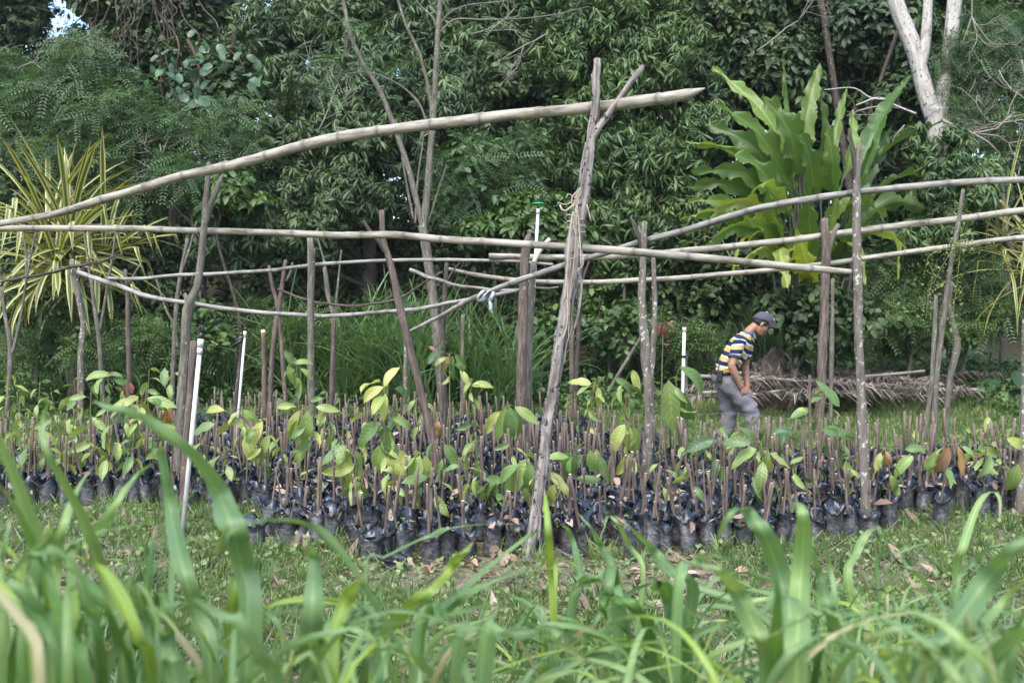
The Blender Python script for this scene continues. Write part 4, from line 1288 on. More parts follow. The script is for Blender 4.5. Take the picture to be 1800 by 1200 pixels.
def tuft(seed, n=14, H=0.5, W=0.012, spread=0.5, bend=1.1, k=6):
    """grass tuft of arching blades growing +Z"""
    g = np.random.default_rng(seed)
    out = []
    for i in range(n):
        h = H * g.uniform(0.5, 1.1)
        az = g.uniform(0, 6.28)
        a0 = g.uniform(0.02, spread)
        t = np.linspace(0, 1, k)
        ang = a0 + bend * g.uniform(0.4, 1.3) * t ** 1.6
        x = np.concatenate([[0], np.cumsum(np.sin(ang[:-1]))]) * h / (k - 1)
        z = np.concatenate([[0], np.cumsum(np.cos(ang[:-1]))]) * h / (k - 1)
        wv = W * g.uniform(0.7, 1.2) * np.sqrt(np.clip(1 - t, 0, 1)) * np.minimum(1, 0.5 + t * 3)
        tw = g.uniform(-0.8, 0.8)
        ca, sa = math.cos(az), math.sin(az)
        cx, sx = math.cos(az + math.pi / 2 + tw), math.sin(az + math.pi / 2 + tw)
        c = np.stack([x * ca, x * sa, z], 1) + [g.normal(0, 0.03 * H), g.normal(0, 0.03 * H), 0]
        s = np.stack([wv / 2 * cx, wv / 2 * sx, np.zeros(k)], 1)
        V = np.concatenate([c - s, c + s])
        F = []
        for j in range(k - 1):
            F += [[j, k + j, k + j + 1], [j, k + j + 1, j + 1]]
        out.append((V, np.array(F)))
    return compose(out)


def cloud(name, tmpls, locs, Rs, scales, material, parent=None, seed=0, varc=None, origin=None, vr=0.5):
    """one mesh with a template at every loc"""
    g = np.random.default_rng(seed)
    pick = g.integers(0, len(tmpls), len(locs))
    Vall, Fall, Aall, n = [], [], [], 0
    for k, (V, F, ids) in enumerate(tmpls):
        I = np.nonzero(pick == k)[0]
        if not len(I): continue
        W = np.einsum('mij,kj->mki', Rs[I], V) * scales[I][:, None, None] + locs[I][:, None]
        m, kk = len(I), len(V)
        Fall.append((F[None] + (np.arange(m) * kk)[:, None, None] + n).reshape(-1, F.shape[1]))
        lv = g.uniform(-1, 1, (m, ids.max() + 1))[:, ids]
        base = (varc[I] if varc is not None else g.uniform(0, 1, m))[:, None]
        Aall.append(np.clip(0.15 + 0.55 * base + 0.3 * vr * lv + 0.1, 0, 1).ravel())
        Vall.append(W.reshape(-1, 3))
        n += m * kk
    V = np.concatenate(Vall)
    if origin is not None: V = V - np.asarray(origin)
    me = mesh(name, V, np.concatenate(Fall), material, None, False, {'var': ('FLOAT', np.concatenate(Aall))})
    return obj(name, me, parent)


def orient(nrm, g, yawr=True):
    """rotations whose +Z is nrm, random yaw"""
    nrm = nrm / np.linalg.norm(nrm, axis=1, keepdims=True)
    a = g.normal(0, 1, nrm.shape)
    x = np.cross(nrm, a)
    x /= np.linalg.norm(x, axis=1, keepdims=True)
    y = np.cross(nrm, x)
    return np.stack([x, y, nrm], -1)


WH = [whorl(k) for k in range(5)]
WHBIG = [whorl(20 + k, 8, 0.2, 0.075, 0.3, -0.8) for k in range(4)]
PIN = [pinnate(k) for k in range(4)]
BRD = [broad(k) for k in range(4)]
SML = [broad(10 + k, 8, 0.09, 0.045) for k in range(4)]
TALL = [tuft(k, 16, 1.0, 0.022, 0.5, 1.5, 8) for k in range(4)]
SHORT = [tuft(10 + k, 9, 0.1, 0.006, 0.8, 0.9, 4) for k in range(5)]
MIDT = [tuft(20 + k, 10, 0.3, 0.014, 0.7, 1.2, 6) for k in range(4)]


def crown_points(lumps, per, g, fill=0.55):
    """points and outward normals on uneven lumps (x,y,z,r)"""
    P, N, C = [], [], []
    for (x, y, z, r) in lumps:
        m = int(per * r * r)
        d = g.normal(0, 1, (m, 3))
        d /= np.linalg.norm(d, axis=1, keepdims=True)
        ph = g.uniform(0, 6.28, 3)
        k = 1 + 0.22 * np.sin(3 * d[:, 0] + ph[0]) * np.sin(3.5 * d[:, 2] + ph[1]) + 0.15 * np.sin(6 * d[:, 1] + ph[2] + 5 * d[:, 0])
        rr = r * k * g.uniform(fill, 1.0, m) ** 0.6
        P.append(np.array([x, y, z]) + d * rr[:, None] * [1, 0.85, 0.92])
        N.append(d * 0.75 + [0, 0, 0.75])
        C.append(np.clip(g.uniform(0.0, 0.95) + g.normal(0, 0.18, m), 0, 1))
    return np.concatenate(P), np.concatenate(N), np.concatenate(C)


def split(lumps, k, g):
    """each mound becomes a knot of smaller boughs"""
    out = []
    for (x, y, z, r) in lumps:
        for _ in range(k):
            d = g.normal(0, 1, 3)
            d[2] = abs(d[2]) * 0.7 + d[2] * 0.3
            d /= np.linalg.norm(d)
            q = r * g.uniform(0.34, 0.58)
            p = np.array([x, y, z]) + d * (r - 0.55 * q) * [1, 0.9, 0.95]
            out.append((p[0], p[1], p[2], q))
        out.append((x, y, z, r * 0.6))
    return out


def px_lumps(L):
    out = []
    for (px, py, r, d) in L:
        p = at(px, py, d)
        out.append((p[0], p[1], p[2], r * d / FPX))
    return out


def tree(name, label, cat, base_px, d, lumps, tm, material, per=300, trunk_r=0.12, seed=0, bark='darkbark', group=None, scale=1.0, limb_every=1, fill=0.55, shrub=False, sub=6):
    g = np.random.default_rng(seed)
    lm = px_lumps(lumps)
    bx = at(base_px, 565, d)[0]
    base = np.array([bx, d, float(zt(bx, d)) - 0.05])
    o = empty(name, base, label, cat, group)
    mb = MB()
    cen = np.mean([l[:3] for l in lm], axis=0)
    top = np.array([cen[0], cen[1], max(l[2] for l in lm)])
    P, s = resample([base, base * [0.6, 0.6, 0.4] + top * [0.4, 0.4, 0.6] * 1.0 if False else (base + [0.1, 0, (top[2] - base[2]) * 0.35]), base * 0.3 + top * 0.7, top], 0.15)
    V, F, A = tube(P, np.linspace(trunk_r, trunk_r * 0.25, len(P)), 8, s, 0.12, seed)
    mb.add(V - base, F, 0, A)
    for i, l in enumerate(lm):
        if i % limb_every: continue
        c = np.array(l[:3])
        zz = np.clip(c[2] - 0.5, base[2] + 0.2, top[2] - 0.1)
        st = P[np.argmin(abs(P[:, 2] - zz))]
        Q, s2 = resample([st, (st + c) / 2 + [0, 0, 0.15], c], 0.15)
        V, F, A = tube(Q, np.linspace(trunk_r * 0.35, trunk_r * 0.1, len(Q)), 6, s2, 0.1, seed + i)
        mb.add(V - base, F, 0, A)
        for _ in range(5):
            dd = g.normal(0, 1, 3)
            e = c + dd / np.linalg.norm(dd) * l[3] * 0.85
            V, F, A = tube([c, (c + e) / 2 + [0, 0, 0.05], e], [0.018, 0.012, 0.005], 5)
            mb.add(V - base, F, 0, A)
    obj('stems' if shrub else 'trunk', mb.mesh('trunk', MAT[bark]), o)
    p, n, c = crown_points(split(lm, sub, g) if sub else lm, per * (1.25 if sub else 1), g, 0.7 if sub else fill)
    gzz = zt(p[:, 0], p[:, 1])
    keep = p[:, 2] > gzz + 0.02
    p, n, c = p[keep], n[keep], c[keep]
    cr = cloud('foliage' if shrub else 'crown', tm, p, orient(n, g), scale * g.uniform(0.6, 1.3, len(p)), MAT[material], o, seed, c, base)
    cr['kind'] = 'stuff'
    return o

# ================================================================== BACKGROUND WOOD
# nearest: undergrowth and shrubs at the foot of the bank
tree('longan_tree', 'dense glossy tree with drooping narrow leaves behind the forked post', 'tree', 1060, 16.8,
     [(985, 40, 120, 17), (1090, 60, 115, 16.9), (1160, 130, 105, 16.6), (1010, 150, 105, 16.6), (1090, 200, 95, 16.3), (1190, 240, 85, 16.3), (1040, 290, 90, 16.1), (1130, 320, 100, 15.9), (1200, 350, 70, 16), (1080, 400, 80, 15.8), (1180, 410, 85, 15.6), (970, 240, 60, 16.8), (1020, -90, 150, 18.2), (1120, 470, 70, 15.7)],
     WH, 'mango', 250, 0.14, 1)
tree('longan_tree', 'broad glossy tree with hanging narrow leaves behind the bare twin stemmed tree', 'tree', 640, 16.8,
     [(540, 70, 110, 17), (640, 40, 110, 17), (750, 90, 95, 16.8), (560, 170, 100, 16.6), (660, 150, 100, 16.5), (760, 200, 90, 16.5), (600, 260, 95, 16.3), (700, 270, 80, 16.2), (520, 260, 80, 16.3), (540, 350, 85, 16), (640, 350, 80, 15.9), (800, 140, 60, 16.9), (600, -80, 150, 18.3), (460, 330, 70, 16), (470, 410, 80, 15.7), (390, 440, 70, 15.4), (560, 420, 70, 15.8)],
     WH, 'mango2', 250, 0.14, 2)
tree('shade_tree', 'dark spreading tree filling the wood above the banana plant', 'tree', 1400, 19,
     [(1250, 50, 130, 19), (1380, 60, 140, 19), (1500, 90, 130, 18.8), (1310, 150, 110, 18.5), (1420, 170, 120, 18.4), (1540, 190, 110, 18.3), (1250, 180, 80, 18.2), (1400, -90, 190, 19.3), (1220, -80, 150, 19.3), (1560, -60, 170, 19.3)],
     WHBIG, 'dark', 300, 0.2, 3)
tree('feathery_tree', 'feathery leaved young tree at left above the yellow striped plant', 'tree', 130, 15.4,
     [(150, 120, 60, 15.4), (190, 160, 55, 15.3), (100, 190, 70, 15.4), (180, 230, 75, 15.2), (60, 140, 60, 15.6), (40, 230, 80, 15.5), (130, 280, 70, 15.2), (210, 290, 60, 15.1), (230, 190, 40, 15.2)],
     PIN, 'pinnate', 170, 0.06, 4, 'grey', scale=1.0)
tree('feathery_shrub', 'feathery pale green shrub behind the crooked post', 'shrub', 340, 15.0,
     [(300, 250, 60, 15.2), (360, 270, 60, 15.0), (320, 320, 65, 14.9), (410, 260, 50, 15.2), (250, 340, 60, 15), (420, 200, 40, 15.4), (270, 220, 45, 15.3)], PIN, 'pinnate', 170, 0.04, 5, 'grey', shrub=True)
tree('feathery_shrub', 'feathery shrub with fine leaves low behind the bare twin stemmed tree', 'shrub', 860, 15.4,
     [(800, 300, 60, 15.6), (870, 280, 55, 15.6), (900, 330, 55, 15.5), (830, 360, 60, 15.4), (920, 270, 40, 15.7)], PIN + BRD, 'pinnate', 170, 0.04, 6, 'grey', shrub=True)
tree('broad_leaf_shrub', 'shrub with fans of broad dull leaves behind the green wheel sprinkler', 'shrub', 900, 15,
     [(890, 385, 50, 15), (930, 400, 50, 14.9), (960, 370, 45, 15), (860, 410, 50, 15.0), (1000, 420, 40, 15)], WHBIG, 'bush', 300, 0.04, 7, shrub=True)
tree('feathery_tree', 'feathery tree with fresh leaves high at right beside the pale trunk', 'tree', 1760, 16.4,
     [(1720, 120, 70, 16.5), (1770, 160, 70, 16.4), (1740, 60, 60, 16.7), (1790, 90, 60, 16.6), (1700, 200, 60, 16.4), (1780, 240, 60, 16.2)], PIN, 'pinnate', 120, 0.06, 8, 'grey')
tree('leafy_shrub', 'leafy shrub with hanging leaves below the pale three stemmed trunk', 'shrub', 1640, 14.6,
     [(1600, 260, 45, 14.8), (1650, 300, 55, 14.6), (1690, 260, 45, 14.8), (1620, 350, 55, 14.5), (1690, 360, 60, 14.5), (1740, 320, 45, 14.6), (1640, 420, 60, 14.4)], WH, 'mango', 330, 0.05, 9, shrub=True)
tree('fine_leaf_shrub', 'fine leaved shrub mass right of the lichen post', 'shrub', 1590, 14.9,
     [(1560, 480, 55, 15), (1620, 500, 60, 14.9), (1590, 560, 60, 14.7), (1540, 560, 55, 14.8), (1650, 570, 50, 14.7), (1700, 480, 50, 14.9), (1740, 560, 55, 14.8)], PIN + SML, 'bush', 190, 0.04, 10, 'grey', shrub=True)
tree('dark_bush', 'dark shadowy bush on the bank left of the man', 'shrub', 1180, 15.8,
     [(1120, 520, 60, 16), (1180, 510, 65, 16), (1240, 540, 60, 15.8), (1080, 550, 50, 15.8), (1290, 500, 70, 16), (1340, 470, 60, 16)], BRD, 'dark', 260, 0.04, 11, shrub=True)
tree('heart_leaf_shrub', 'low heart leaved shrub behind the slim forked post', 'shrub', 1060, 15.2,
     [(1040, 520, 40, 15.2), (1080, 560, 40, 15.1), (1050, 590, 40, 15), (1000, 580, 40, 15), (1100, 600, 35, 15)], BRD, 'bush', 260, 0.03, 12, shrub=True)
tree('glossy_bush', 'yellowish glossy bush with upright leaves behind the crooked post top', 'shrub', 410, 14.8,
     [(400, 320, 40, 14.9), (420, 350, 45, 14.8), (385, 360, 40, 14.8), (340, 330, 30, 14.8), (310, 300, 30, 14.9)], WHBIG, 'bush', 300, 0.04, 13, shrub=True)
tree('dark_bush', 'dark bush under the striped plant at far left', 'shrub', 60, 15,
     [(30, 560, 60, 15), (90, 540, 60, 15), (40, 480, 60, 15.4), (100, 600, 55, 14.6), (200, 540, 60, 15), (0, 400, 70, 15.6), (260, 470, 70, 15.4), (270, 550, 60, 15)], BRD + SML, 'dark', 230, 0.04, 14, shrub=True)
tree('small_leaf_shrub', 'small leaved bright shrub at left behind the thin brown post', 'shrub', 260, 13.8,
     [(110, 570, 35, 13.9), (190, 590, 40, 13.9), (260, 590, 45, 13.8), (300, 620, 45, 13.7), (240, 630, 45, 13.6), (150, 630, 40, 13.6), (60, 620, 40, 13.8), (20, 640, 45, 13.7)], SML + PIN, 'bush', 230, 0.02, 15, 'grey', shrub=True)

# dark back layer of forest trees, crowns running on above the picture
back = [(-60, 200, 26), (150, 260, 27), (330, 150, 24), (520, 240, 25), (720, 220, 27), (860, 330, 24), (950, 200, 26), (1180, 250, 25), (1350, 300, 24), (1500, 250, 26), (1680, 200, 24), (1830, 260, 23)]
backlab = ['dark forest tree in the far upper left corner', 'dark forest tree behind the feathery young tree at left', 'vine hung dark forest tree at upper left', 'dark forest tree behind the crooked post',
           'shadowy forest tree seen between the twin stems', 'shadowy forest tree behind the green wheel sprinkler', 'dark forest tree above the highest bamboo middle', 'dark forest tree behind the tip of the highest bamboo',
           'dark forest tree behind the banana leaves', 'dark forest tree behind the top of the lichen post', 'dark forest tree behind the pale trunk', 'dark forest tree at the right edge']
for i, ((px, py, d), lab) in enumerate(zip(back, backlab)):
    g = np.random.default_rng(50 + i)
    L = []
    sky_gap = px < 450
    for k in range(11):
        y_ = py + g.uniform(-330, 260)
        xx = px + g.uniform(-150, 150)
        if (np.hypot(xx - 105, (y_ - 50)) < 80) or (np.hypot(xx - 430, (y_ - 10)) < 75): continue
        L.append((xx, y_, g.uniform(80, 125), d + g.uniform(-1.5, 1.5)))
    for k in range(4):
        L.append((px + g.uniform(-130, 130), -260 + g.uniform(-150, 60), g.uniform(110, 150), d + g.uniform(-1, 1)))
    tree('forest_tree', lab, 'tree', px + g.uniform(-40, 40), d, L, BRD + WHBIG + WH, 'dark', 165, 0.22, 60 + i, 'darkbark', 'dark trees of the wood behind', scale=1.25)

# dark understorey wall on the slope
g = np.random.default_rng(90)
L = [(x, 470 + g.uniform(-60, 90), g.uniform(60, 95), 18.5 + g.uniform(-1, 2)) for x in np.arange(-60, 1900, 75)] + [(x, 330 + g.uniform(-70, 70), g.uniform(60, 100), 20.5 + g.uniform(-1, 2)) for x in np.arange(-60, 1900, 60)] + [(x, 400 + g.uniform(-50, 50), 85, 22.5 + g.uniform(-1, 2)) for x in np.arange(-60, 1900, 60)]
lm = px_lumps(L)
p, n, c = crown_points(lm, 180, g)
k_ = p[:, 2] > zt(p[:, 0], p[:, 1])
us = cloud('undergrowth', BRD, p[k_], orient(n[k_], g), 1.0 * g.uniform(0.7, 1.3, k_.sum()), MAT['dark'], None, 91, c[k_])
tag(us, 'shadowy tangle of undergrowth on the slope under the trees', 'undergrowth', kind='stuff')

# low ground cover along the foot of the bank
g = np.random.default_rng(92)
m = 4800
x = g.uniform(-9.5, 9.5, m)
y = 13.4 + 3.6 * g.random(m) ** 0.8 - 0.5 * (x < -1)
keep = ~((x > 2.2) & (x < 6.6) & (y < 14.9))
x, y = x[keep], y[keep]
z = zt(x, y) + g.uniform(0.0, 0.35, len(x)) * sm(13.2, 14.6, y)
gc = cloud('ground_cover', BRD + SML, np.stack([x, y, z + 0.03], 1), orient(np.stack([g.normal(0, .3, len(x)), g.normal(-.2, .3, len(x)), np.ones(len(x))], 1), g), g.uniform(0.6, 1.2, len(x)), MAT['bush'], None, 93)
tag(gc, 'leafy ground cover along the foot of the bank', 'ground cover', kind='stuff')


# ------------------------------------------------------------------ bare stems, trunks, vines, twigs
def bare_tree(name, label, cat, d, limbs, material, group=None, seg=9, bump=0.06):
    """limbs: (part name, pixel points, widths); first limb is the trunk with its foot in the ground"""
    mb = MB()
    P = limb(mb, limbs[0][1], limbs[0][2], d, seg, True, bump)
    b = P[-1].copy()
    o = empty(name, b, label, cat, group)
    obj('trunk', mb.mesh('trunk', MAT[material], origin=b), o)
    for l in limbs[1:]:
        m2 = MB()
        limb(m2, l[1], l[2], d, 7, False, bump)
        obj(l[0], m2.mesh(l[0], MAT[material], origin=b), o)
    return o


bt = bare_tree('bare_tree', 'slim grey tree with two tall stems rising from one stump, behind the bamboo', 'tree', 13.8,
     [('trunk', [(742, 396), (748, 430), (758, 500), (767, 580), (774, 650), (778, 700)], [16, 17, 17, 18, 19, 20]),
      ('stem', [(776, -30), (768, 90), (763, 190), (757, 260), (752, 330), (744, 405)], [8, 10, 11, 12, 13, 14]),
      ('stem', [(598, -30), (616, 60), (640, 115), (668, 160), (692, 220), (716, 290), (733, 355), (743, 400)], [6, 8, 8, 9, 10, 10, 11, 11]),
      ('branch', [(690, -30), (712, 40), (735, 90), (752, 150), (760, 210), (756, 280)], [4, 5, 6, 7, 8, 8]),
      ('shoot', [(700, 230), (706, 270), (716, 330), (727, 385)], [2, 3, 4, 5]), ('shoot', [(748, 205), (742, 260), (734, 320), (730, 392)], [2, 3, 4, 4]), ('shoot', [(785, 290), (772, 330), (758, 375), (746, 405)], [2, 2, 3, 4]),
      ('branch', [(1035, 12), (980, 25), (920, 33), (850, 35), (800, 35), (770, 60)], [1.5, 2, 3, 3, 3.5, 4]), ('branch', [(930, -10), (880, 3), (820, 10), (785, 28), (768, 55)], [1.5, 2, 3, 3, 4]),
      ('branch', [(560, 120), (600, 130), (650, 128), (700, 148), (735, 180), (750, 215)], [1.5, 2, 3, 3, 4, 4]), ('branch', [(720, -20), (738, 10), (760, 30), (768, 50)], [3, 3, 4, 4])], 'grey')
o_ = bpy.data.objects.get('bare_tree')
# thin feathery foliage of that tree
g = np.random.default_rng(95)
pl = np.array([at(a, b, 13.8 + g.uniform(-.5, .5)) for a, b in [(x0 + g.normal(0, 22), y0 + g.normal(0, 16)) for x0, y0 in [(660, 90), (620, 130), (680, 120), (640, 60), (590, 150), (560, 60), (700, 90), (610, 40), (650, 180), (800, 110), (830, 60), (580, 110)] for _ in range(4)]])
cloud('foliage', PIN, pl, orient(np.stack([g.normal(0, .6, len(pl)), g.normal(-.3, .5, len(pl)), np.ones(len(pl))], 1), g), g.uniform(0.6, 1.0, len(pl)), MAT['pinnate'], bt, 3, np.full(len(pl), 0.8), np.array(bt.location))['kind'] = 'stuff'

bare_tree('pale_tree', 'pale mottled tree splitting into three thick stems at upper right', 'tree', 16.6,
     [('trunk', [(1646, 192), (1650, 230), (1654, 280), (1650, 340), (1648, 430), (1646, 520), (1646, 620)], [42, 40, 34, 28, 28, 30, 32]),
      ('stem', [(1562, -40), (1576, 10), (1596, 60), (1613, 110), (1626, 160), (1642, 205)], [26, 28, 29, 29, 30, 34]),
      ('stem', [(1634, -40), (1630, 20), (1626, 80), (1618, 130), (1628, 170)], [16, 17, 19, 20, 22]),
      ('stem', [(1680, -40), (1676, 20), (1671, 70), (1662, 130), (1652, 195)], [25, 26, 26, 25, 28]),
      ('branch', [(1505, 185), (1545, 172), (1575, 186), (1610, 200)], [2, 3, 3, 4]), ('branch', [(1450, 158), (1500, 155), (1530, 172), (1560, 175)], [1.5, 2, 2.5, 3])], 'white', seg=12, bump=0.05)
for k, (lab, tr) in enumerate([('dark thin trunk leaning behind the banana leaves beside the pale tree', [(1580, 50), (1562, 100), (1545, 150), (1530, 200), (1518, 300)]),
                               ('grey slender trunk high behind the highest bamboo tip', [(1434, -30), (1446, 20), (1452, 55), (1458, 95)]),
                               ('dark straight trunk high above the middle of the picture right', [(1165, -30), (1168, 60), (1170, 200)]),
                               ('dark trunk at upper left among the hanging vines', [(366, -30), (360, 60), (362, 150), (372, 260)]),
                               ('dark leaning trunk against the sky at upper left', [(430, -30), (418, 30), (410, 90), (405, 260)]),
                               ('thin dark trunk in the middle of the wood beneath the highest bamboo', [(1404, 470), (1405, 520), (1404, 600)]),
                               ('thin dim trunk high behind the shade tree', [(1524, -30), (1520, 20), (1512, 120)]),
                               ('dark trunk beneath the longan tree by the slim posts', [(1066, 440), (1068, 520), (1068, 600)])]):
    bare_tree('tree_trunk', lab, 'tree', 17.5 + 0.2 * k, [('trunk', tr, [7 + (k * 5) % 6] * len(tr))], 'darkbark', 'bare trunks in the wood')

for lab, d, lim in [('bare forked grey sapling at the far left edge', 12.4, [[(2, 505), (10, 560), (18, 605), (17, 660), (13, 720)], [(62, 410), (50, 470), (42, 520), (34, 570), (22, 620)], [(40, 400), (46, 450), (46, 500)]]),
                    ('bare forked sapling right of the spotted post', 12.9, [[(160, 490), (166, 540), (174, 590), (178, 650)], [(205, 400), (196, 460), (186, 520), (176, 580)], [(146, 400), (152, 440), (160, 500)]]),
                    ('thin bare sapling stems left of the crooked post', 13.2, [[(330, 420), (318, 480), (310, 540), (306, 620)], [(275, 490), (290, 540), (305, 570), (312, 610)], [(345, 390), (335, 430), (322, 470)]]),
                    ('thin bare shrub stems behind the plain post', 13.4, [[(570, 470), (576, 520), (586, 560), (585, 640)], [(556, 410), (572, 470), (580, 530)], [(600, 440), (594, 500), (588, 560)]])]:
    bare_tree('bare_sapling', lab, 'sapling', d, [('trunk', lim[0], [6, 7, 8, 9])] + [('branch', q, [3, 4, 5, 6]) for q in lim[1:]], 'grey', 'bare forked saplings')

# hanging vines upper left
g = np.random.default_rng(97)
for k in range(26):
    x0 = g.uniform(190, 320)
    d = 17 + g.uniform(-0.8, 0.8)
    n = 11
    ys = np.linspace(-60, g.uniform(60, 270), n)
    xs_ = x0 + np.cumsum(g.normal(g.normal(0, 4), 9, n))
    P = [at(xx, yy, d + g.normal(0, 0.08)) for xx, yy in zip(xs_, ys)]
    Q, s = resample(P, 0.08)
    V, F, A = tube(Q, g.uniform(0.005, 0.02) * np.linspace(1, 0.5, len(Q)), 6, s, 0.12, k)
    tag(obj('hanging_vine', MB().add(V - Q[0], F, 0, A).mesh('hanging_vine', MAT['vine']), loc=Q[0]), 'bare brown liana hanging in the vine tangle at upper left', 'vine', 'brown lianas at upper left')


def twigs(name, label, start, ang, ln, d, seed, depth=4, w=4, material='twig'):
    g = np.random.default_rng(seed)
    mb = MB()
    c = at(*start, d)

    def grow(x, y, a, l, wd, lev, dd):
        pts = [(x, y)]
        for _ in range(4):
            a += g.normal(0, 0.22)
            x += math.cos(a) * l / 4
            y -= math.sin(a) * l / 4
            pts.append((x, y))
        dd2 = dd + g.uniform(-0.3, 0.3)
        P = [at(p_[0], p_[1], dd + (dd2 - dd) * i / 4) - c for i, p_ in enumerate(pts)]
        V, F, A = tube(P, np.linspace(wd, wd * 0.6, 5) * d / FPX / 2, 5)
        mb.add(V, F, 0, A)
        if lev:
            for _ in range(g.integers(2, 4)):
                j = g.integers(1, 5)
                grow(pts[j][0], pts[j][1], a + g.choice([-1, 1]) * g.uniform(0.3, 1.0), l * g.uniform(0.5, 0.85), wd * 0.62, lev - 1, dd + (dd2 - dd) * j / 4)
    grow(start[0], start[1], ang, ln, w, depth, d)
    return tag(obj(name, mb.mesh(name, MAT[material]), loc=c), label, 'branch')


twigs('bare_branch', 'tangle of bare pale twigs in the upper right corner', (1830, 250), 2.2, 150, 15.4, 5, 5, 5)
twigs('bare_branch', 'bare twiggy branch reaching down from the upper right corner', (1700, -30), -0.9, 120, 15.6, 8, 5, 4)
twigs('bare_branch', 'crooked leafless branch hanging over the banana plant', (1580, 190), 3.0, 95, 14.8, 12, 4, 3.5)
twigs('bare_branch', 'grey leafless branch sloping from the pale trunk to the right edge', (1655, 210), -0.7, 120, 15.0, 17, 4, 6)
twigs('bare_branch', 'fine leafless twigs between the lichen post and pale trunk', (1590, 220), 3.9, 90, 14.6, 21, 4, 2.5)

tree('vine_tree', 'dark vine smothered tree behind the hanging lianas at upper left', 'tree', 300, 18, [(210, 20, 75, 18.2), (290, 60, 80, 18), (250, 140, 75, 18), (340, 10, 60, 18.2), (330, 150, 80, 17.6), (400, 120, 55, 18), (390, 190, 70, 17.6), (170, -40, 70, 18.4), (460, 160, 60, 17.8), (230, 230, 70, 17)], BRD, 'dark', 230, 0.15, 77)
for lab, st, an, ln, d_, sd_ in (('bare grey twig fan before the hazy tree left of the twin stems', (560, 230), 1.2, 90, 15.6, 31), ('dead branch hanging above the highest bamboo left of the forked post', (960, 60), 3.6, 90, 16.0, 33), ('leafless twig spray high above the middle of the picture', (830, 60), 0.5, 90, 15.9, 35),
                             ('dead twig sprig over the feathery shrub at left', (300, 330), 1.8, 80, 14.9, 37), ('bare branch poking out of the dark tree above the banana plant', (1330, 90), 0.6, 90, 17.0, 39), ('dry twig fan in the shadow right of the short white pipe', (1290, 470), 2.2, 70, 15.0, 41), ('bare bough crossing the leaves at far upper left', (30, 120), 0.3, 120, 15.2, 43)):
    twigs('bare_branch', lab, st, an, ln, d_, sd_, 3, 3)
# big leaved climber upper left: each leaf a part
g = np.random.default_rng(101)
RND = [leaf_mesh('leaf', 1.0, 0.62, 0.7, 0.15, 0.04, MAT['round'], nv=8, shape='round', seed=k) for k in range(3)]
cc = at(360, 120, 16.0)
o = empty('climbing_plant', np.array([cc[0], cc[1], float(zt(cc[0], cc[1]))]), 'climbing plant with big rounded grey green leaves under the hanging vines', 'climbing plant')
base = np.array(o.location)
Q, s = resample([base, at(355, 250, 16.1), at(350, 120, 16.1), at(330, 70, 16.1)], 0.2)
V, F, A = tube(Q - base, 0.03, 6, s, 0.1)
obj('stem', MB().add(V, F, 0, A).mesh('stem', MAT['vine']), o)
for k in range(85):
    px, py = (g.normal(340, 42), g.normal(115, 38)) if k < 55 else (g.normal(420, 22), g.normal(125, 30))
    if k > 75: px, py = g.normal(330, 45), g.normal(180, 14)
    L = g.uniform(0.15, 0.27)
    obj('leaf', RND[k % 3], o, at(px, py, 15.9 + g.uniform(-0.3, 0.3)) - base, (g.uniform(-1.3, 0.4), g.normal(0, 0.4), math.pi + g.normal(0, 1.1)), L, np.array((0.05, 0.095, 0.05)) * g.uniform(0.7, 1.7))


# ------------------------------------------------------------------ striped plants
def ribbon(P, W, side, fold=0.25, seed=0, nu=3):
    """blade along P (base to tip), width W per point; returns V,F,luv"""
    P = np.asarray(P, float)
    T = np.gradient(P, axis=0)
    T /= np.linalg.norm(T, axis=1, keepdims=True) + 1e-9
    S = np.asarray(side, float)
    if S.ndim == 1: S = np.repeat(S[None], len(P), 0)
    S = S - T * np.sum(S * T, 1, keepdims=True)
    S /= np.linalg.norm(S, axis=1, keepdims=True) + 1e-9
    N = np.cross(S, T)
    us = np.linspace(-1, 1, nu)
    V, A = [], []
    for j, u in enumerate(us):
        V.append(P + S * (W * u / 2)[:, None] + N * (abs(u) * W * fold)[:, None])
        A.append(np.stack([np.full(len(P), u), np.linspace(0, 1, len(P)), np.zeros(len(P))], 1))
    V = np.stack(V, 1).reshape(-1, 3)
    A = np.stack(A, 1).reshape(-1, 3)
    F = [[i * nu + j, i * nu + j + 1, (i + 1) * nu + j + 1, (i + 1) * nu + j] for i in range(len(P) - 1) for j in range(nu - 1)]
    return V, F, A


def rib_obj(name, P, W, side, material, parent, origin, color, fold=0.25, nu=3):
    V, F, A = ribbon(P, W, side, fold, 0, nu)
    me = mesh(name, V - origin, F, material, None, False, {'luv': ('FLOAT_VECTOR', A)})
    return obj(name, me, parent, color=color)


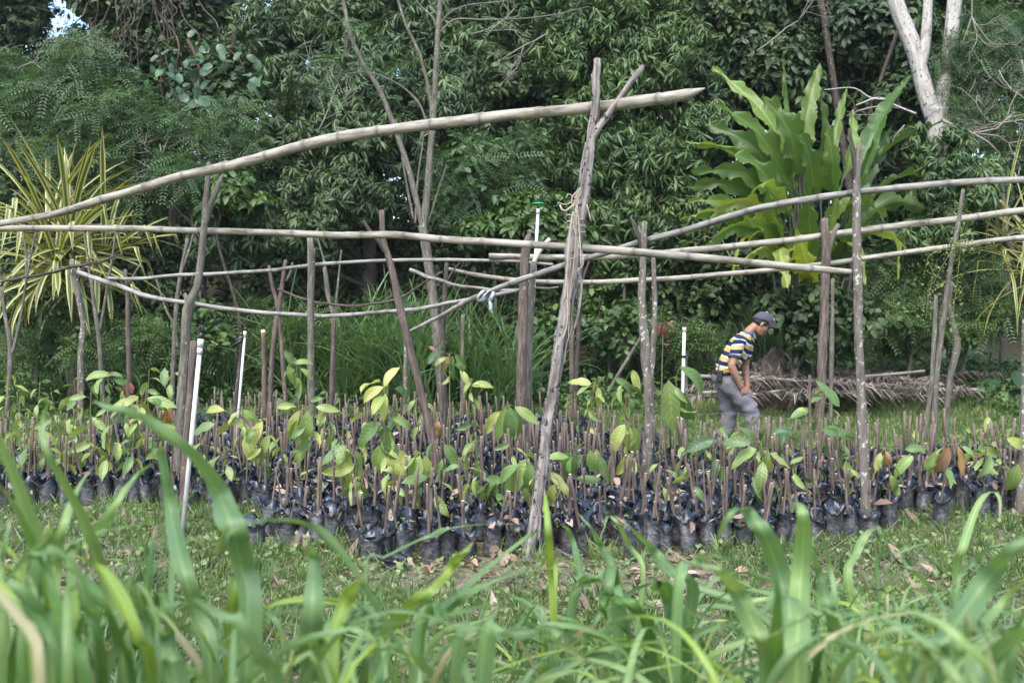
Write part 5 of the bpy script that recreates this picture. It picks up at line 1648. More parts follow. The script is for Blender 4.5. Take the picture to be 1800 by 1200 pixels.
def pandanus(label, px, py, d, n, L, seed, green, W=0.055, up=1.0, mat='pandan'):
    g = np.random.default_rng(seed)
    c = at(px, py, d)
    b = np.array([c[0], c[1], float(zt(c[0], c[1])) - 0.03])
    o = empty('striped_plant', b, label, 'striped plant', 'yellow striped strap leaved plants')
    Q, s = resample([b, (b + c) / 2 + [0.1, 0, 0], c], 0.15)
    V, F, A = tube(Q - b, np.linspace(0.09, 0.06, len(Q)), 8, s, 0.2)
    obj('trunk', MB().add(V, F, 0, A).mesh('trunk', MAT['darkbark']), o)
    for hd in ((-0.42, 0.25, 0.22), (0.36, 0.3, -0.18), (-0.1, -0.2, -0.3)):
        V, F, A = tube([c - b - [0, 0, 0.7], c - b + np.array(hd) * [0.7, 0.7, 0.5] - [0, 0, 0.2], c - b + np.array(hd)], [0.06, 0.055, 0.05], 7, None, 0.2)
        obj('head_stem', MB().add(V, F, 0, A).mesh('head_stem', MAT['darkbark']), o)
    for i in range(n):
        az = i * 2.39996 + g.uniform(-.3, .3)
        a0 = math.acos(1 - 1.62 * ((i + 0.5) / n) * up)           # from upright to below level
        l = L * g.uniform(0.8, 1.15) * (1.12 if a0 < 0.7 else 1)
        k = 14
        t = np.linspace(0, 1, k)
        bend = g.uniform(0.05, 0.4) + 0.7 * a0 / 1.5
        ang = a0 + bend * t ** 2
        kink = g.random() < (0.15 + 0.5 * (a0 > 0.8))
        if kink:
            kp = g.uniform(0.5, 0.8)
            ang = np.where(t > kp, np.maximum(ang, 2.75 + g.uniform(0, 0.3)), ang)
        hx = np.concatenate([[0], np.cumsum(np.sin(ang[:-1]))]) * l / (k - 1)
        hz = np.concatenate([[0], np.cumsum(np.cos(ang[:-1]))]) * l / (k - 1)
        hd = np.array([(0, 0, 0.05), (-0.42, 0.25, 0.22), (0.36, 0.3, -0.18), (-0.1, -0.2, -0.3)][g.integers(4)])
        P = c + hd + np.stack([hx * math.cos(az), hx * math.sin(az), hz - 0.25 * (i / n)], 1)
        gz = zt(P[:, 0], P[:, 1]) + 0.03
        P[:, 2] = np.maximum(P[:, 2], gz)
        Wd = W * np.clip(np.minimum(0.5 + 3 * t, (1 - t) * 4), 0.03, 1)
        rib_obj('blade', P, Wd, (-math.sin(az), math.cos(az), g.normal(0, 0.4)), MAT[mat], o, b, np.array(green) * g.uniform(0.8, 1.2), 0.22)
    return o


pandanus('large yellow striped strap leaved plant with drooping lower leaves on the left', 122, 415, 14.0, 165, 1.45, 5, (0.075, 0.125, 0.04), 0.075)
pandanus('green and cream strap leaved plant cut by the right edge', 1825, 430, 14.8, 110, 1.6, 6, (0.07, 0.12, 0.035), 0.042)


# ------------------------------------------------------------------ banana-like plant: each leaf a part
def banana():
    g = np.random.default_rng(31)
    b = at(1415, 560, 14.6)
    b[2] = float(zt(b[0], b[1]))
    o = empty('banana_plant', b, 'big clump of broad upright banana like leaves at upper right', 'banana plant')
    # base px, tip px, mid offset px, width px, depth base/tip, colour
    G1, G2, G3, G4 = (0.085, 0.15, 0.034), (0.135, 0.21, 0.046), (0.065, 0.122, 0.032), (0.24, 0.3, 0.07)
    Ls = [((1370, 380), (1215, 300), (16, -34), 40, -0.5, G1), ((1360, 400), (1195, 330), (10, -40), 38, -0.3, G3), ((1380, 350), (1235, 215), (18, -22), 42, 0.1, G3), ((1500, 400), (1650, 300), (-10, -30), 44, 0.2, G3),
          ((1490, 420), (1640, 370), (0, -40), 42, 0.0, G1), ((1380, 440), (1225, 440), (0, -44), 40, -0.6, G1), ((1350, 430), (1195, 385), (0, -36), 34, -0.4, G2), ((1500, 330), (1655, 215), (-8, -16), 44, 0.4, G3),
          ((1400, 470), (1350, 330), (-12, -10), 50, -0.7, G1), ((1420, 480), (1420, 330), (4, 0), 54, -0.8, G1), ((1445, 480), (1475, 330), (-4, 0), 50, -0.6, G2), ((1460, 480), (1530, 350), (0, -14), 50, -0.4, G3),
          ((1400, 480), (1310, 380), (-6, -26), 46, -0.6, G2), ((1395, 480), (1290, 470), (0, -40), 42, -0.5, G4), ((1470, 470), (1590, 420), (0, -36), 44, -0.2, G1), ((1430, 500), (1400, 400), (0, 0), 50, -0.9, G4),
          ((1400, 330), (1252, 118), (22, -18), 38, 0.3, G2), ((1418, 300), (1378, 105), (-8, 0), 42, 0, G2), ((1412, 300), (1440, 112), (-8, 0), 42, 0.2, G2), ((1405, 320), (1340, 168), (14, -12), 66, -0.3, G1),
          ((1440, 310), (1442, 160), (4, 0), 48, -0.3, G1), ((1462, 310), (1488, 155), (-6, 0), 24, 0.3, G2), ((1480, 320), (1498, 192), (8, 0), 28, 0.2, G2), ((1500, 340), (1608, 125), (-12, -8), 52, 0.5, G3),
          ((1398, 350), (1258, 182), (10, -26), 46, -0.3, G1), ((1390, 360), (1204, 248), (20, -34), 34, -0.2, G2), ((1388, 380), (1270, 262), (10, -20), 44, -0.4, G1), ((1392, 380), (1322, 335), (-10, -32), 40, -0.6, G2),
          ((1430, 350), (1410, 235), (6, 0), 52, -0.5, G3), ((1465, 350), (1455, 222), (4, 0), 42, -0.3, G1), ((1500, 360), (1566, 225), (-6, -10), 50, 0.3, G3), ((1380, 400), (1240, 372), (0, -30), 40, -0.5, G4),
          ((1385, 410), (1190, 412), (0, -34), 36, -0.4, G2), ((1385, 420), (1210, 352), (0, -26), 32, -0.3, G2), ((1400, 430), (1385, 508), (-20, -30), 40, -0.6, G4), ((1440, 430), (1522, 500), (30, -35), 32, -0.5, G4),
          ((1460, 420), (1578, 492), (46, -40), 34, -0.4, G4), ((1390, 420), (1282, 502), (-30, -44), 30, -0.5, G4), ((1440, 400), (1560, 380), (0, -34), 44, -0.3, G2), ((1360, 440), (1300, 440), (0, -30), 44, -0.4, G4),
          ((1455, 390), (1600, 330), (0, -20), 36, 0.4, G3), ((1480, 390), (1530, 290), (-4, -5), 44, -0.2, G1)]
    for (bs, tp, mo, wpx, dd, col) in Ls:
        d0, d1 = 14.3, 14.3 + dd * 1.6
        foot = np.array([b[0] + g.normal(0, 0.12), b[1] + g.normal(0, 0.12), b[2]])
        p0 = at(*bs, d0)
        mid = at((bs[0] + tp[0]) / 2 + mo[0], (bs[1] + tp[1]) / 2 + mo[1], (d0 + d1) / 2 - 0.15)
        p2 = at(*tp, d1)
        Q, s = resample([p0, mid, p2], 0.032)
        k = len(Q)
        t = s / s[-1]
        Wm = wpx * 14.3 / FPX * 0.74
        jag = 1 + 0.08 * np.sin(t * 31 + g.uniform(0, 6)) + 0.06 * np.sin(t * 57 + g.uniform(0, 6))
        W = Wm * np.minimum(1, np.minimum(0.1 + np.clip((t - 0.06) * 5, 0, 1), ((1 - t) * 2.4) ** 0.65)) * jag
        for c_ in g.uniform(0.2, 0.95, 4): W = W * (1 - g.uniform(0.1, 0.45) * np.exp(-((t - c_) / 0.014) ** 2))
        W[-1] = 0.004
        side = np.array([1.0, 0, 0]) if abs(tp[1] - bs[1]) > abs(tp[0] - bs[0]) * 0.8 else np.array([0.1, -0.5, 0.85])
        side = side + g.normal(0, 0.42, 3)
        V, F, A = ribbon(Q, W, side, 0.26, 0, 7)
        ph = g.uniform(0, 6)
        au = np.abs(A[:, 0])
        V = V + (np.sin(A[:, 1] * 26 + ph + 2 * A[:, 0]) * au ** 1.5 * Wm * 0.17)[:, None] * np.array([0.2, -0.7, 0.7])
        V = V + ((np.sin(A[:, 1] * 47 + ph) > 0.93) * au * Wm * 0.12)[:, None] * np.array([0.3, 0.3, -0.9])
        lf = obj('leaf', mesh('leaf', V - b, F, MAT['banana'], None, False, {'luv': ('FLOAT_VECTOR', A)}), o, color=np.array(col) * g.uniform(0.8, 1.35))
        S, s2 = resample([foot, (foot + p0) / 2 + g.normal(0, 0.08, 3), p0, Q[min(8, k - 1)]], 0.12)
        V, F, A = tube(S - b, np.linspace(0.03, 0.012, len(S)), 6, s2)
        obj('stalk', MB().add(V, F, 0, A).mesh('stalk', MAT['darkstalk']), lf)


banana()

tree('dark_bush', 'shadowy bush hiding the foot of the banana plant', 'shrub', 1430, 14.0, [(1390, 560, 50, 14.1), (1450, 545, 55, 14.1), (1500, 570, 50, 14), (1420, 610, 45, 13.9)], BRD, 'dark', 260, 0.03, 78, shrub=True)
EXTRA_FRONDS = []
for lab, px, lm_, tmx, m_ in (('bright leafy bush behind the foot of the crooked post', 330, [(300, 600, 40, 14.6), (350, 570, 45, 14.8), (390, 610, 40, 14.5), (250, 560, 40, 15)], BRD + SML, 'bush'),
                              ('feathery green bush among the cane grass left of the leaning post', 500, [(470, 600, 40, 14.8), (520, 570, 45, 15), (560, 610, 40, 14.7), (440, 560, 40, 15.1)], PIN + SML, 'bush'),
                              ('leafy thicket low behind the leaning post', 690, [(650, 570, 40, 15.6), (720, 580, 45, 15.4), (760, 610, 40, 15), (690, 540, 40, 15.8)], BRD, 'bush'),
                              ('light green bush between the thick middle post and cane grass', 880, [(850, 600, 40, 15.2), (900, 560, 45, 15.5), (940, 600, 45, 15.1), (980, 550, 45, 15.6), (890, 520, 40, 16)], BRD + SML, 'bush'),
                              ('small leaved thicket on the bank behind the slanting stake', 1130, [(1090, 600, 40, 15.2), (1150, 590, 45, 15.2), (1200, 600, 40, 15.1), (1250, 610, 35, 15), (1130, 550, 45, 15.8)], SML + PIN, 'bush')):
    tree('leafy_bush', lab, 'shrub', px, lm_[0][3], lm_, tmx, m_, 240, 0.02, 700 + px, 'grey', None, shrub=True)
# broad arum leaves low at right, and by the man
RL = [leaf_mesh('leaf', 1.0, 0.75, 0.6, 0.12, 0.03, MAT['round'], nv=9, shape='ovate', seed=10 + k) for k in range(3)]
for lab, px, py, n, L, col in [('clump of broad arum leaves at right by the dry palm fronds', 1760, 700, 13, 0.4, (0.04, 0.1, 0.035)), ('arum clump with broad leaves on the bank left of the man', 1225, 650, 8, 0.3, (0.06, 0.14, 0.03)),
                               ('dark arum clump at left before the striped plant', 255, 640, 7, 0.32, (0.035, 0.085, 0.03)), ('broad leaved clump behind the slim forked post', 1045, 672, 9, 0.3, (0.05, 0.12, 0.03)), ('arum clump below the striped plant at right', 1690, 640, 8, 0.35, (0.035, 0.085, 0.03)), ('broad dark arum leaf clump left of the gnarled post', 1095, 655, 8, 0.32, (0.04, 0.1, 0.03))]:
    g = np.random.default_rng(px)
    p = ground_hit(px, py)
    o = empty('arum_plant', p, lab, 'arum plant')
    for k in range(n):
        az = k * 2.4 + g.uniform(-.4, .4)
        h = L * g.uniform(0.4, 1.3)
        q = np.array([-math.sin(az) * L * g.uniform(0.3, 1), math.cos(az) * L * g.uniform(.3, 1), h])
        lf = obj('leaf', RL[k % 3], o, q, (g.uniform(-0.9, -0.1), g.normal(0, .3), az), L * g.uniform(0.7, 1.2), np.array(col) * g.uniform(0.8, 1.3))
        Mi = Matrix.LocRotScale(lf.location, lf.rotation_euler, lf.scale).inverted()
        V, F, A = tube([[0, 0, 0], q * [0.4, 0.4, 0.6], q], 0.008, 5)
        obj('stalk', MB().add(np.array([Mi @ Vector(v) for v in V]), F, 0, A).mesh('stalk', MAT['greenstem']), lf)

# yellow green creeper trailing from the lowest pole and the leaning grey pole
def creeper():
    g = np.random.default_rng(71)
    b = at(1690, 430, 11.45)
    e = empty('creeper', b, 'yellow green creeper trailing from the leaning grey pole at right', 'creeper')
    pts = []
    for st in ([(1705, 425), (1680, 432), (1650, 440), (1630, 455), (1640, 480), (1632, 520), (1628, 560)], [(1690, 400), (1688, 440), (1682, 500), (1676, 560), (1690, 600)], [(1680, 430), (1655, 470), (1640, 500)], [(1700, 440), (1720, 430), (1735, 425)]):
        Q, s = resample([at(a_, b_, 11.4) - b for a_, b_ in st], 0.03)
        V, F, A = tube(Q, 0.004, 5, s)
        obj('stem', MB().add(V, F, 0, A).mesh('stem', MAT['greenstem']), e)
        pts.append(Q)
    pts = np.concatenate(pts)
    pts = pts + g.normal(0, 0.03, (len(pts), 3))
    lf = cloud('leaves', CREEP, pts + b, orient(np.stack([g.normal(0, .6, len(pts)), g.normal(-.5, .5, len(pts)), np.ones(len(pts))], 1), g), g.uniform(0.4, 0.85, len(pts)), mat_foliage('creeper_leaf', [(0.1, 0.15, 0.04), (0.18, 0.22, 0.05), (0.3, 0.31, 0.08)], 0.45, 0.35), e, 72, None, b)
    lf['kind'] = 'stuff'


CREEP = [broad(80 + i, 3, 0.07, 0.035) for i in range(3)]
creeper()

g = np.random.default_rng(411)
for k in range(9):
    a_, b_ = g.uniform(1200, 1500), g.uniform(1450, 1720)
    if k % 2: a_, b_ = b_, a_
    EXTRA_FRONDS.append(((a_, g.uniform(660, 695)), (b_, g.uniform(660, 695)), g.uniform(13.7, 14.9), g.uniform(13.7, 14.9)))
tree('weedy_bush', 'bright weedy bush behind the dry fronds right of the lichen post', 'shrub', 1600, 15.0, [(1560, 610, 35, 15.1), (1620, 620, 35, 15), (1680, 600, 40, 15), (1480, 620, 35, 15.2), (1420, 610, 30, 15.2)], SML + BRD, 'bush', 300, 0.02, 81, shrub=True)
# tall cane grass clumps (blades past counting: one part each)
for k, (lab, px, py, n, H, sx) in enumerate([('tall arching cane grass behind the leaning post', 680, 712, 60, 2.0, 0.75), ('drooping cane grass clump behind the plastic tie', 850, 715, 46, 1.85, 0.5), ('cane grass clump behind the plain post', 590, 700, 30, 1.5, 0.5),
                                             ('dark cane grass left of the three pronged post', 430, 695, 34, 1.55, 0.8), ('long bladed grass clump behind the shoulder of the man', 1370, 645, 34, 1.6, 0.45), ('tall grass clump right of the man behind the posts', 1480, 640, 16, 1.2, 0.6),
                                             ('grass clump at the far left foot of the bank', 60, 660, 18, 0.9, 0.9), ('long grass under the striped plant at right', 1790, 560, 18, 1.4, 0.5), ('grass clump in front of the crooked post foot', 380, 670, 16, 0.9, 0.5)]):
    g = np.random.default_rng(300 + k)
    p = ground_hit(px, py)
    x = p[0] + g.normal(0, sx, n)
    y = p[1] + g.normal(0, 0.3, n)
    loc = np.stack([x, y, zt(x, y)], 1)
    e = empty('cane_grass', p, lab, 'grass clump', 'clumps of tall cane grass')
    b_ = cloud('blades', TALL, loc, orient(np.stack([g.normal(0, .15, n), g.normal(-.05, .15, n), np.ones(n)], 1), g), H * g.uniform(0.65, 1.15, n), MAT['grassmid'], e, 310 + k, None, p)
    b_['kind'] = 'stuff'


# ------------------------------------------------------------------ dry palm fronds and clod behind the man
def palm_frond(label, a, b, d0, d1, seed, L=0.42, n=80):
    g = np.random.default_rng(seed)
    P0, P1 = at(*a, d0), at(*b, d1)
    for p in (P0, P1): p[2] = max(p[2], float(zt(p[0], p[1])) + 0.02 + 0.09 * g.random())
    mid = (P0 + P1) / 2 + [0, 0, 0.03]
    Q, s = resample([P0, mid, P1], 0.08)
    o = empty('dry_palm_frond', P0, label, 'palm frond', 'dry palm fronds heaped behind the man')
    V, F, A = tube(Q - P0, np.linspace(0.028, 0.008, len(Q)), 7, s, 0.08)
    obj('rachis', MB().add(V, F, 0, A).mesh('rachis', MAT['twig']), o)
    T = (Q[-1] - Q[0]) / np.linalg.norm(Q[-1] - Q[0])
    Sd = np.cross(T, [0, 0, 1])
    Vs, Fs, As, nn = [], [], [], 0
    for i in range(n):
        f = 0.06 + 0.93 * i / n
        p = Q[int(f * (len(Q) - 1))]
        for sg in (-1, 1):
            l = 0.85 * L * g.uniform(0.4, 1.15) * (1 - 0.5 * f)
            dr = T * g.uniform(0.6, 1.5) + Sd * sg * g.uniform(0.3, 0.95) + np.array([0, 0, g.uniform(-0.2, 0.06)])
            dr /= np.linalg.norm(dr)
            e = p + dr * l
            m_ = p + dr * l * 0.5 + [0, 0, g.uniform(0.0, 0.06)]
            e[2] = max(e[2] - 0.3 * l, float(zt(e[0], e[1])) + 0.01)
            W = np.array([0.01, 0.017, 0.004]) * g.uniform(0.8, 1.3)
            V, F, A = ribbon([p, m_, e], W, np.cross(dr, [0, 0, 1]) + g.normal(0, 0.5, 3), 0.3)
            Vs.append(V)
            Fs += [[q + nn for q in fc] for fc in F]
            As.append(np.full(len(V), g.uniform(0, 1)))
            nn += len(V)
    lf = obj('leaflets', mesh('leaflets', np.concatenate(Vs) - P0, Fs, MAT['frond'], None, False, {'var': ('FLOAT', np.concatenate(As))}), o)
    lf['kind'] = 'stuff'


for k, (lab, a, b, d0, d1, L) in enumerate([
        ('dry palm frond with thick pale rib on top of the heap', (1335, 648), (1625, 662), 14.6, 15.2, 0.5), ('dry frond lying right of the lichen post, tip to the right', (1400, 668), (1690, 672), 14.3, 14.8, 0.6),
        ('dry frond fanned out low behind the stout reddish post', (1320, 662), (1560, 690), 14.2, 13.7, 0.6), ('dry frond lowest in the heap behind the man', (1235, 690), (1440, 700), 13.6, 13.8, 0.5),
        ('dry frond end showing just behind the legs of the man', (1360, 668), (1215, 680), 14.2, 14.0, 0.5), ('dry frond under the ribbed one at right', (1480, 655), (1720, 690), 14.9, 14.2, 0.55),
        ('dry frond with grey leaflets hanging toward the viewer', (1290, 655), (1500, 680), 14.6, 13.9, 0.65), ('dry frond crossing the heap at the lichen post', (1560, 660), (1390, 695), 14.5, 13.6, 0.55),
        ('small dry frond at the right end of the heap', (1620, 665), (1760, 660), 14.8, 15.0, 0.4), ('dry frond low in front of the heap at right', (1450, 690), (1660, 700), 13.8, 13.7, 0.5),
        ('dry frond half buried at the left end of the heap', (1330, 668), (1215, 700), 14.4, 13.6, 0.45), ('dry frond leaning across the middle of the heap', (1350, 690), (1600, 668), 13.7, 14.6, 0.5)]):
    palm_frond(lab, a, b, d0, d1, 400 + k, L)
for k, (a, b, d0, d1) in enumerate(EXTRA_FRONDS):
    palm_frond('grey dry palm frond tangled in the middle of the heap', a, b, d0, d1, 440 + k, 0.5)
tag(obj('dry_stick', (lambda r: MB().add(*[r[0] - at(1515, 662, 14.0), r[1], 0, r[2]]).mesh('dry_stick', MAT['twig']))(tube(resample([at(1515, 662, 14.0), at(1570, 657, 14.05), at(1625, 652, 14.1)], 0.1)[0], 0.022, 7, None, 0.1)), loc=at(1515, 662, 14.0)), 'pale straight stick lying on the dry fronds right of the lichen post', 'stick')


def clod():
    g = np.random.default_rng(41)
    p = ground_hit(1365, 660)
    p = np.array([at(1368, 600, 14.7)[0], 14.7, float(zt(p[0], 14.7))])
    n, m = 14, 22
    V = []
    for i in range(n):
        a = i / (n - 1) * math.pi / 2
        for j in range(m):
            b = j / m * 2 * math.pi
            r = 0.42 * (1 + 0.18 * math.sin(3 * b + 2 * a) + 0.12 * math.sin(7 * b) + g.normal(0, 0.06))
            V.append([r * math.cos(a) * math.cos(b), r * 0.7 * math.cos(a) * math.sin(b), 0.85 * math.sin(a) * (1 + g.normal(0, 0.04))])
    F = [[i * m + j, i * m + (j + 1) % m, (i + 1) * m + (j + 1) % m, (i + 1) * m + j] for i in range(n - 1) for j in range(m)]
    F.append([(n - 1) * m + j for j in range(m)])
    o = obj('earth_mound', mesh('earth_mound', V, F, mat_soil('mound_earth', (0.17, 0.115, 0.09), (0.055, 0.038, 0.032), 14)), loc=p)
    tag(o, 'brown earth and root clod topped with straw behind the cap of the man', 'earth mound')
    k = 90
    loc = np.stack([g.normal(0, 0.25, k), g.normal(-0.1, 0.2, k), g.uniform(0.45, 0.85, k)], 1)
    s = cloud('straw', MIDT, loc, orient(g.normal(0, 1, (k, 3)) + [0, -0.5, -1.2], g), g.uniform(0.45, 0.9, k), MAT['frond'], o, 42)
    s['kind'] = 'stuff'


clod()

# ================================================================== THE MAN
def mat_skin():
    t = NT('brown_skin')
    t.base((0.29, 0.15, 0.095), 0.5, 0.4)
    tc = t.n('ShaderNodeTexCoord')
    ns = t.noise(tc.outputs['Object'], 30, 3)
    t.l(t.mix(0.5, (0.26, 0.13, 0.08), t.ramp(ns.outputs[0], [(0.3, (0.24, 0.12, 0.075)), (0.7, (0.33, 0.18, 0.115))]).outputs[0]), t.b.inputs['Base Color'])
    t.b.inputs['Subsurface Weight'].default_value = 0.05
    return t.m


def mat_cloth(name, c, stripes=False):
    t = NT(name)
    tc = t.n('ShaderNodeTexCoord')
    n1 = t.noise(tc.outputs['Object'], 14, 4)
    if stripes:
        r = t.ramp(t.attr('stripe').outputs['Fac'], [(0.0, (0.014, 0.02, 0.05)), (0.44, (0.62, 0.63, 0.65)), (0.58, (0.45, 0.31, 0.11))], True)
        col = r.outputs[0]
    else:
        col = t.mix(t.ramp(n1.outputs[0], [(0.35, 0.0), (0.7, 1.0)]).outputs[0], c, tuple(np.array(c) * 0.9))
    t.base(col, 0.9, 0.2)
    t.bump(n1.outputs[0], 0.3, 0.02)
    return t.m


def ell(P, ra, rb, side, seg=16, cap=0.6):
    """elliptic loft: ra along the front, rb sideways"""
    P = np.asarray(P, float)
    ra = np.asarray(ra, float) * np.ones(len(P))
    rb = np.asarray(rb, float) * np.ones(len(P))
    T = np.gradient(P, axis=0)
    T /= np.linalg.norm(T, axis=1, keepdims=True)
    # rounded ends
    P2 = np.vstack([P[0] - T[0] * ra[0] * cap, P[0] - T[0] * ra[0] * cap * 0.7, P, P[-1] + T[-1] * ra[-1] * cap * 0.7, P[-1] + T[-1] * ra[-1] * cap])
    T = np.vstack([T[0], T[0], T, T[-1], T[-1]])
    ra = np.concatenate([[ra[0] * .1, ra[0] * .7], ra, [ra[-1] * .7, ra[-1] * .1]])
    rb = np.concatenate([[rb[0] * .1, rb[0] * .7], rb, [rb[-1] * .7, rb[-1] * .1]])
    S = np.asarray(side, float)[None] - T * (T @ np.asarray(side, float))[:, None]
    S /= np.linalg.norm(S, axis=1, keepdims=True)
    N = np.cross(T, S)
    a = np.linspace(0, 2 * np.pi, seg, endpoint=False)
    V = P2[:, None] + N[:, None] * (ra[:, None] * np.cos(a))[..., None] + S[:, None] * (rb[:, None] * np.sin(a))[..., None]
    n = len(P2)
    F = [[i * seg + k, i * seg + (k + 1) % seg, (i + 1) * seg + (k + 1) % seg, (i + 1) * seg + k] for i in range(n - 1) for k in range(seg)]
    F += [list(range(seg))[::-1], [(n - 1) * seg + k for k in range(seg)]]
    return V.reshape(-1, 3), F


def sphere(c, r, R=None, nu=14, nv=10):
    V, F = [], []
    for i in range(nv + 1):
        th = math.pi * i / nv
        for j in range(nu):
            ph = 2 * math.pi * j / nu
            V.append([math.sin(th) * math.cos(ph), math.sin(th) * math.sin(ph), math.cos(th)])
    V = np.array(V) * np.asarray(r, float)
    if R is not None: V = V @ np.asarray(R).T
    F = [[i * nu + j, (i + 1) * nu + j, (i + 1) * nu + (j + 1) % nu, i * nu + (j + 1) % nu] for i in range(nv) for j in range(nu)]
    return V + np.asarray(c, float), F


def remeshed(name, pieces, voxel, smooth, material, parent):
    mb = MB()
    for V, F in pieces: mb.add(V, F)
    me = mb.mesh(name + '_raw', None)
    tmp = bpy.data.objects.new('tmp', me)
    COL.objects.link(tmp)
    r = tmp.modifiers.new('r', 'REMESH')
    r.mode = 'VOXEL'
    r.voxel_size = voxel
    r.use_smooth_shade = True
    if smooth:
        s = tmp.modifiers.new('s', 'SMOOTH')
        s.factor = 0.5
        s.iterations = smooth
    dgp = bpy.context.evaluated_depsgraph_get()
    new = bpy.data.meshes.new_from_object(tmp.evaluated_get(dgp))
    bpy.data.objects.remove(tmp)
    bpy.data.meshes.remove(me)
    new.name = name
    new.materials.clear()
    new.materials.append(material)
    return obj(name, new, parent)


def man():
    D = 10.3
    g0 = at(1283, 600, D)
    gz = float(zt(g0[0], D))
    o = empty('person', (g0[0], D, gz), 'person in striped polo shirt, grey trousers and cap bending over the bags', 'person')
    off = gz                        # joints below are heights above his own ground
    SK = mat_skin()
    sid = np.array([0.34, 0.94, 0])       # his left-right axis, chest turned a little to the viewer
    fw = np.array([0.94, -0.34, 0])
    v = lambda *a: np.array(a, float)
    RS, RE, RW = v(.02, -.165, 1.335), v(-.045, -.235, 1.06), v(.075, -.2, .835)
    LS, LE, LW = v(.175, .15, 1.33), v(.20, .19, 1.04), v(.195, .055, .82)
    upd, fd = v(.5, 0, .866), v(.866, 0, -.5)
    Cn = v(.262, 0.0, 1.505)
    HR = np.stack([fd, [0, 1, 0], upd], 1)
    body = []
    # trunk, neck
    body.append(ell([v(-.05, 0, .9), v(-.03, 0, 1.03), v(.035, 0, 1.18), v(.08, 0, 1.3), v(.1, 0, 1.365)], [.1, .095, .11, .1, .07], [.15, .138, .15, .165, .13], sid))
    body.append(ell([v(.1, 0, 1.35), v(.145, 0, 1.43), v(.205, 0, 1.49)], [.058, .052, .052], [.062, .052, .05], sid))
    # head: skull, face, jaw, chin, brow, nose, lips, ears
    L = lambda a, b, c: Cn + HR @ v(a, b, c)
    body.append(sphere(L(-.012, 0, .03), [.096, .076, .088], HR))
    body.append(sphere(L(.02, 0, -.03), [.072, .064, .085], HR))
    body.append(sphere(L(.042, 0, -.085), [.044, .044, .034], HR))
    body.append(sphere(L(.07, 0, -.1), [.02, .022, .017], HR))
    body.append(sphere(L(.078, 0, .012), [.02, .05, .014], HR))
    body.append(ell([L(.086, 0, .004), L(.101, 0, -.02), L(.108, 0, -.036)], [.007, .01, .011], [.008, .012, .017], (0, 1, 0), 10))
    body.append(sphere(L(.089, 0, -.062), [.012, .024, .006], HR))
    body.append(sphere(L(.086, 0, -.073), [.012, .021, .007], HR))
    for sy in (-1, 1):
        body.append(sphere(L(.058, sy * .04, -.03), [.02, .018, .02], HR))
        body.append(sphere(L(-.012, sy * .076, -.012), [.018, .009, .03], HR))

    def arm(S, E, W, s):
        body.append(ell([S, (S + E) / 2 + v(0, 0, 0), E], [.052, .046, .039], [.05, .044, .039], (1, 0.2, 0)))
        body.append(ell([E, E * .65 + W * .35, E * .3 + W * .7, W], [.038, .042, .034, .026], [.037, .039, .031, .03], (1, 0.2, 0)))

    arm(RS, RE, RW, -1)
    arm(LS, LE, LW, 1)

    def hand(W, d, palm_n, thumb_side, curl):
        d = d / np.linalg.norm(d)
        pn = palm_n - d * (palm_n @ d)
        pn /= np.linalg.norm(pn)
        ac = np.cross(d, pn) * thumb_side           # points to the thumb side
        c = W + d * .055
        body.append(ell([W - d * .005, W + d * .045, W + d * .085], [.018, .017, .015], [.027, .041, .041], ac, 12))
        for i, (l, o_) in enumerate([(.070, .031), (.078, .011), (.074, -.010), (.06, -.03)]):
            p = W + d * (.082 - .004 * abs(i - 1)) + ac * o_
            pts = [p - d * .02, p]
            a = 0.35 * curl
            for sl in (.42, .33, .25):
                a2 = a
                dd = d * math.cos(a2) + pn * math.sin(a2)
                p = p + dd * l * sl
                pts.append(p)
                a += 0.55 * curl
            body.append(ell(pts, [.0095, .0095, .009, .0082, .0072], [.0095, .0095, .009, .0082, .0072], ac, 9))
        p = W + d * .02 + ac * .025
        q1 = p + d * .028 + ac * .026 + pn * .012
        q2 = q1 + d * .028 + ac * .004 + pn * .014
        q3 = q2 + d * .02 - ac * .004 + pn * .01
        body.append(ell([p, q1, q2, q3], [.014, .0125, .0105, .0085], [.014, .0125, .0105, .0085], pn, 9))

    hand(RW, v(.075, .035, -.06), v(.1, .6, -.45), -1, 1.0)
    hand(LW, v(.02, -.03, -.075), v(.5, -.5, .2), 1, 0.9)
    # legs inside the trousers
    RH, RK, RA = v(-.05, -.085, .9), v(.195, -.12, .6), v(.235, -.12, .13)
    LH, LK, LA = v(-.02, .085, .9), v(.02, .09, .5), v(-.12, .09, .12)
    for H, K, A in ((RH, RK, RA), (LH, LK, LA)):
        body.append(ell([H, (H + K) / 2, K], [.08, .07, .055], [.08, .068, .052], sid))
        body.append(ell([K, K * .65 + A * .35, A], [.052, .052, .035], [.05, .048, .034], sid))
    b = remeshed('body', body, 0.0065, 3, SK, o)
    # eyes
    for sy in (-1, 1):
        V, F = sphere(L(.083, sy * .03, -.006), [.006, .011, .005], HR, 8, 6)
        obj('eye', MB().add(V, F).mesh('eye', mat_plain('dark_eye', (0.02, 0.015, 0.012), 0.2)), o)
        V, F = ell([L(.092, sy * .014, .012), L(.091, sy * .03, .016), L(.08, sy * .046, .012)], [.004] * 3, [.003] * 3, (0, 0, 1), 8)
        obj('eyebrow', MB().add(V, F).mesh('eyebrow', mat_plain('black_hair', (0.012, 0.01, 0.009), 0.5)), o)
    # hair: short black, under the cap at back and sides
    hp = [sphere(L(-.026, 0, .012), [.092, .079, .07], HR)]
    for sy in (-1, 1): hp.append(sphere(L(.012, sy * .068, .012), [.03, .013, .026], HR))
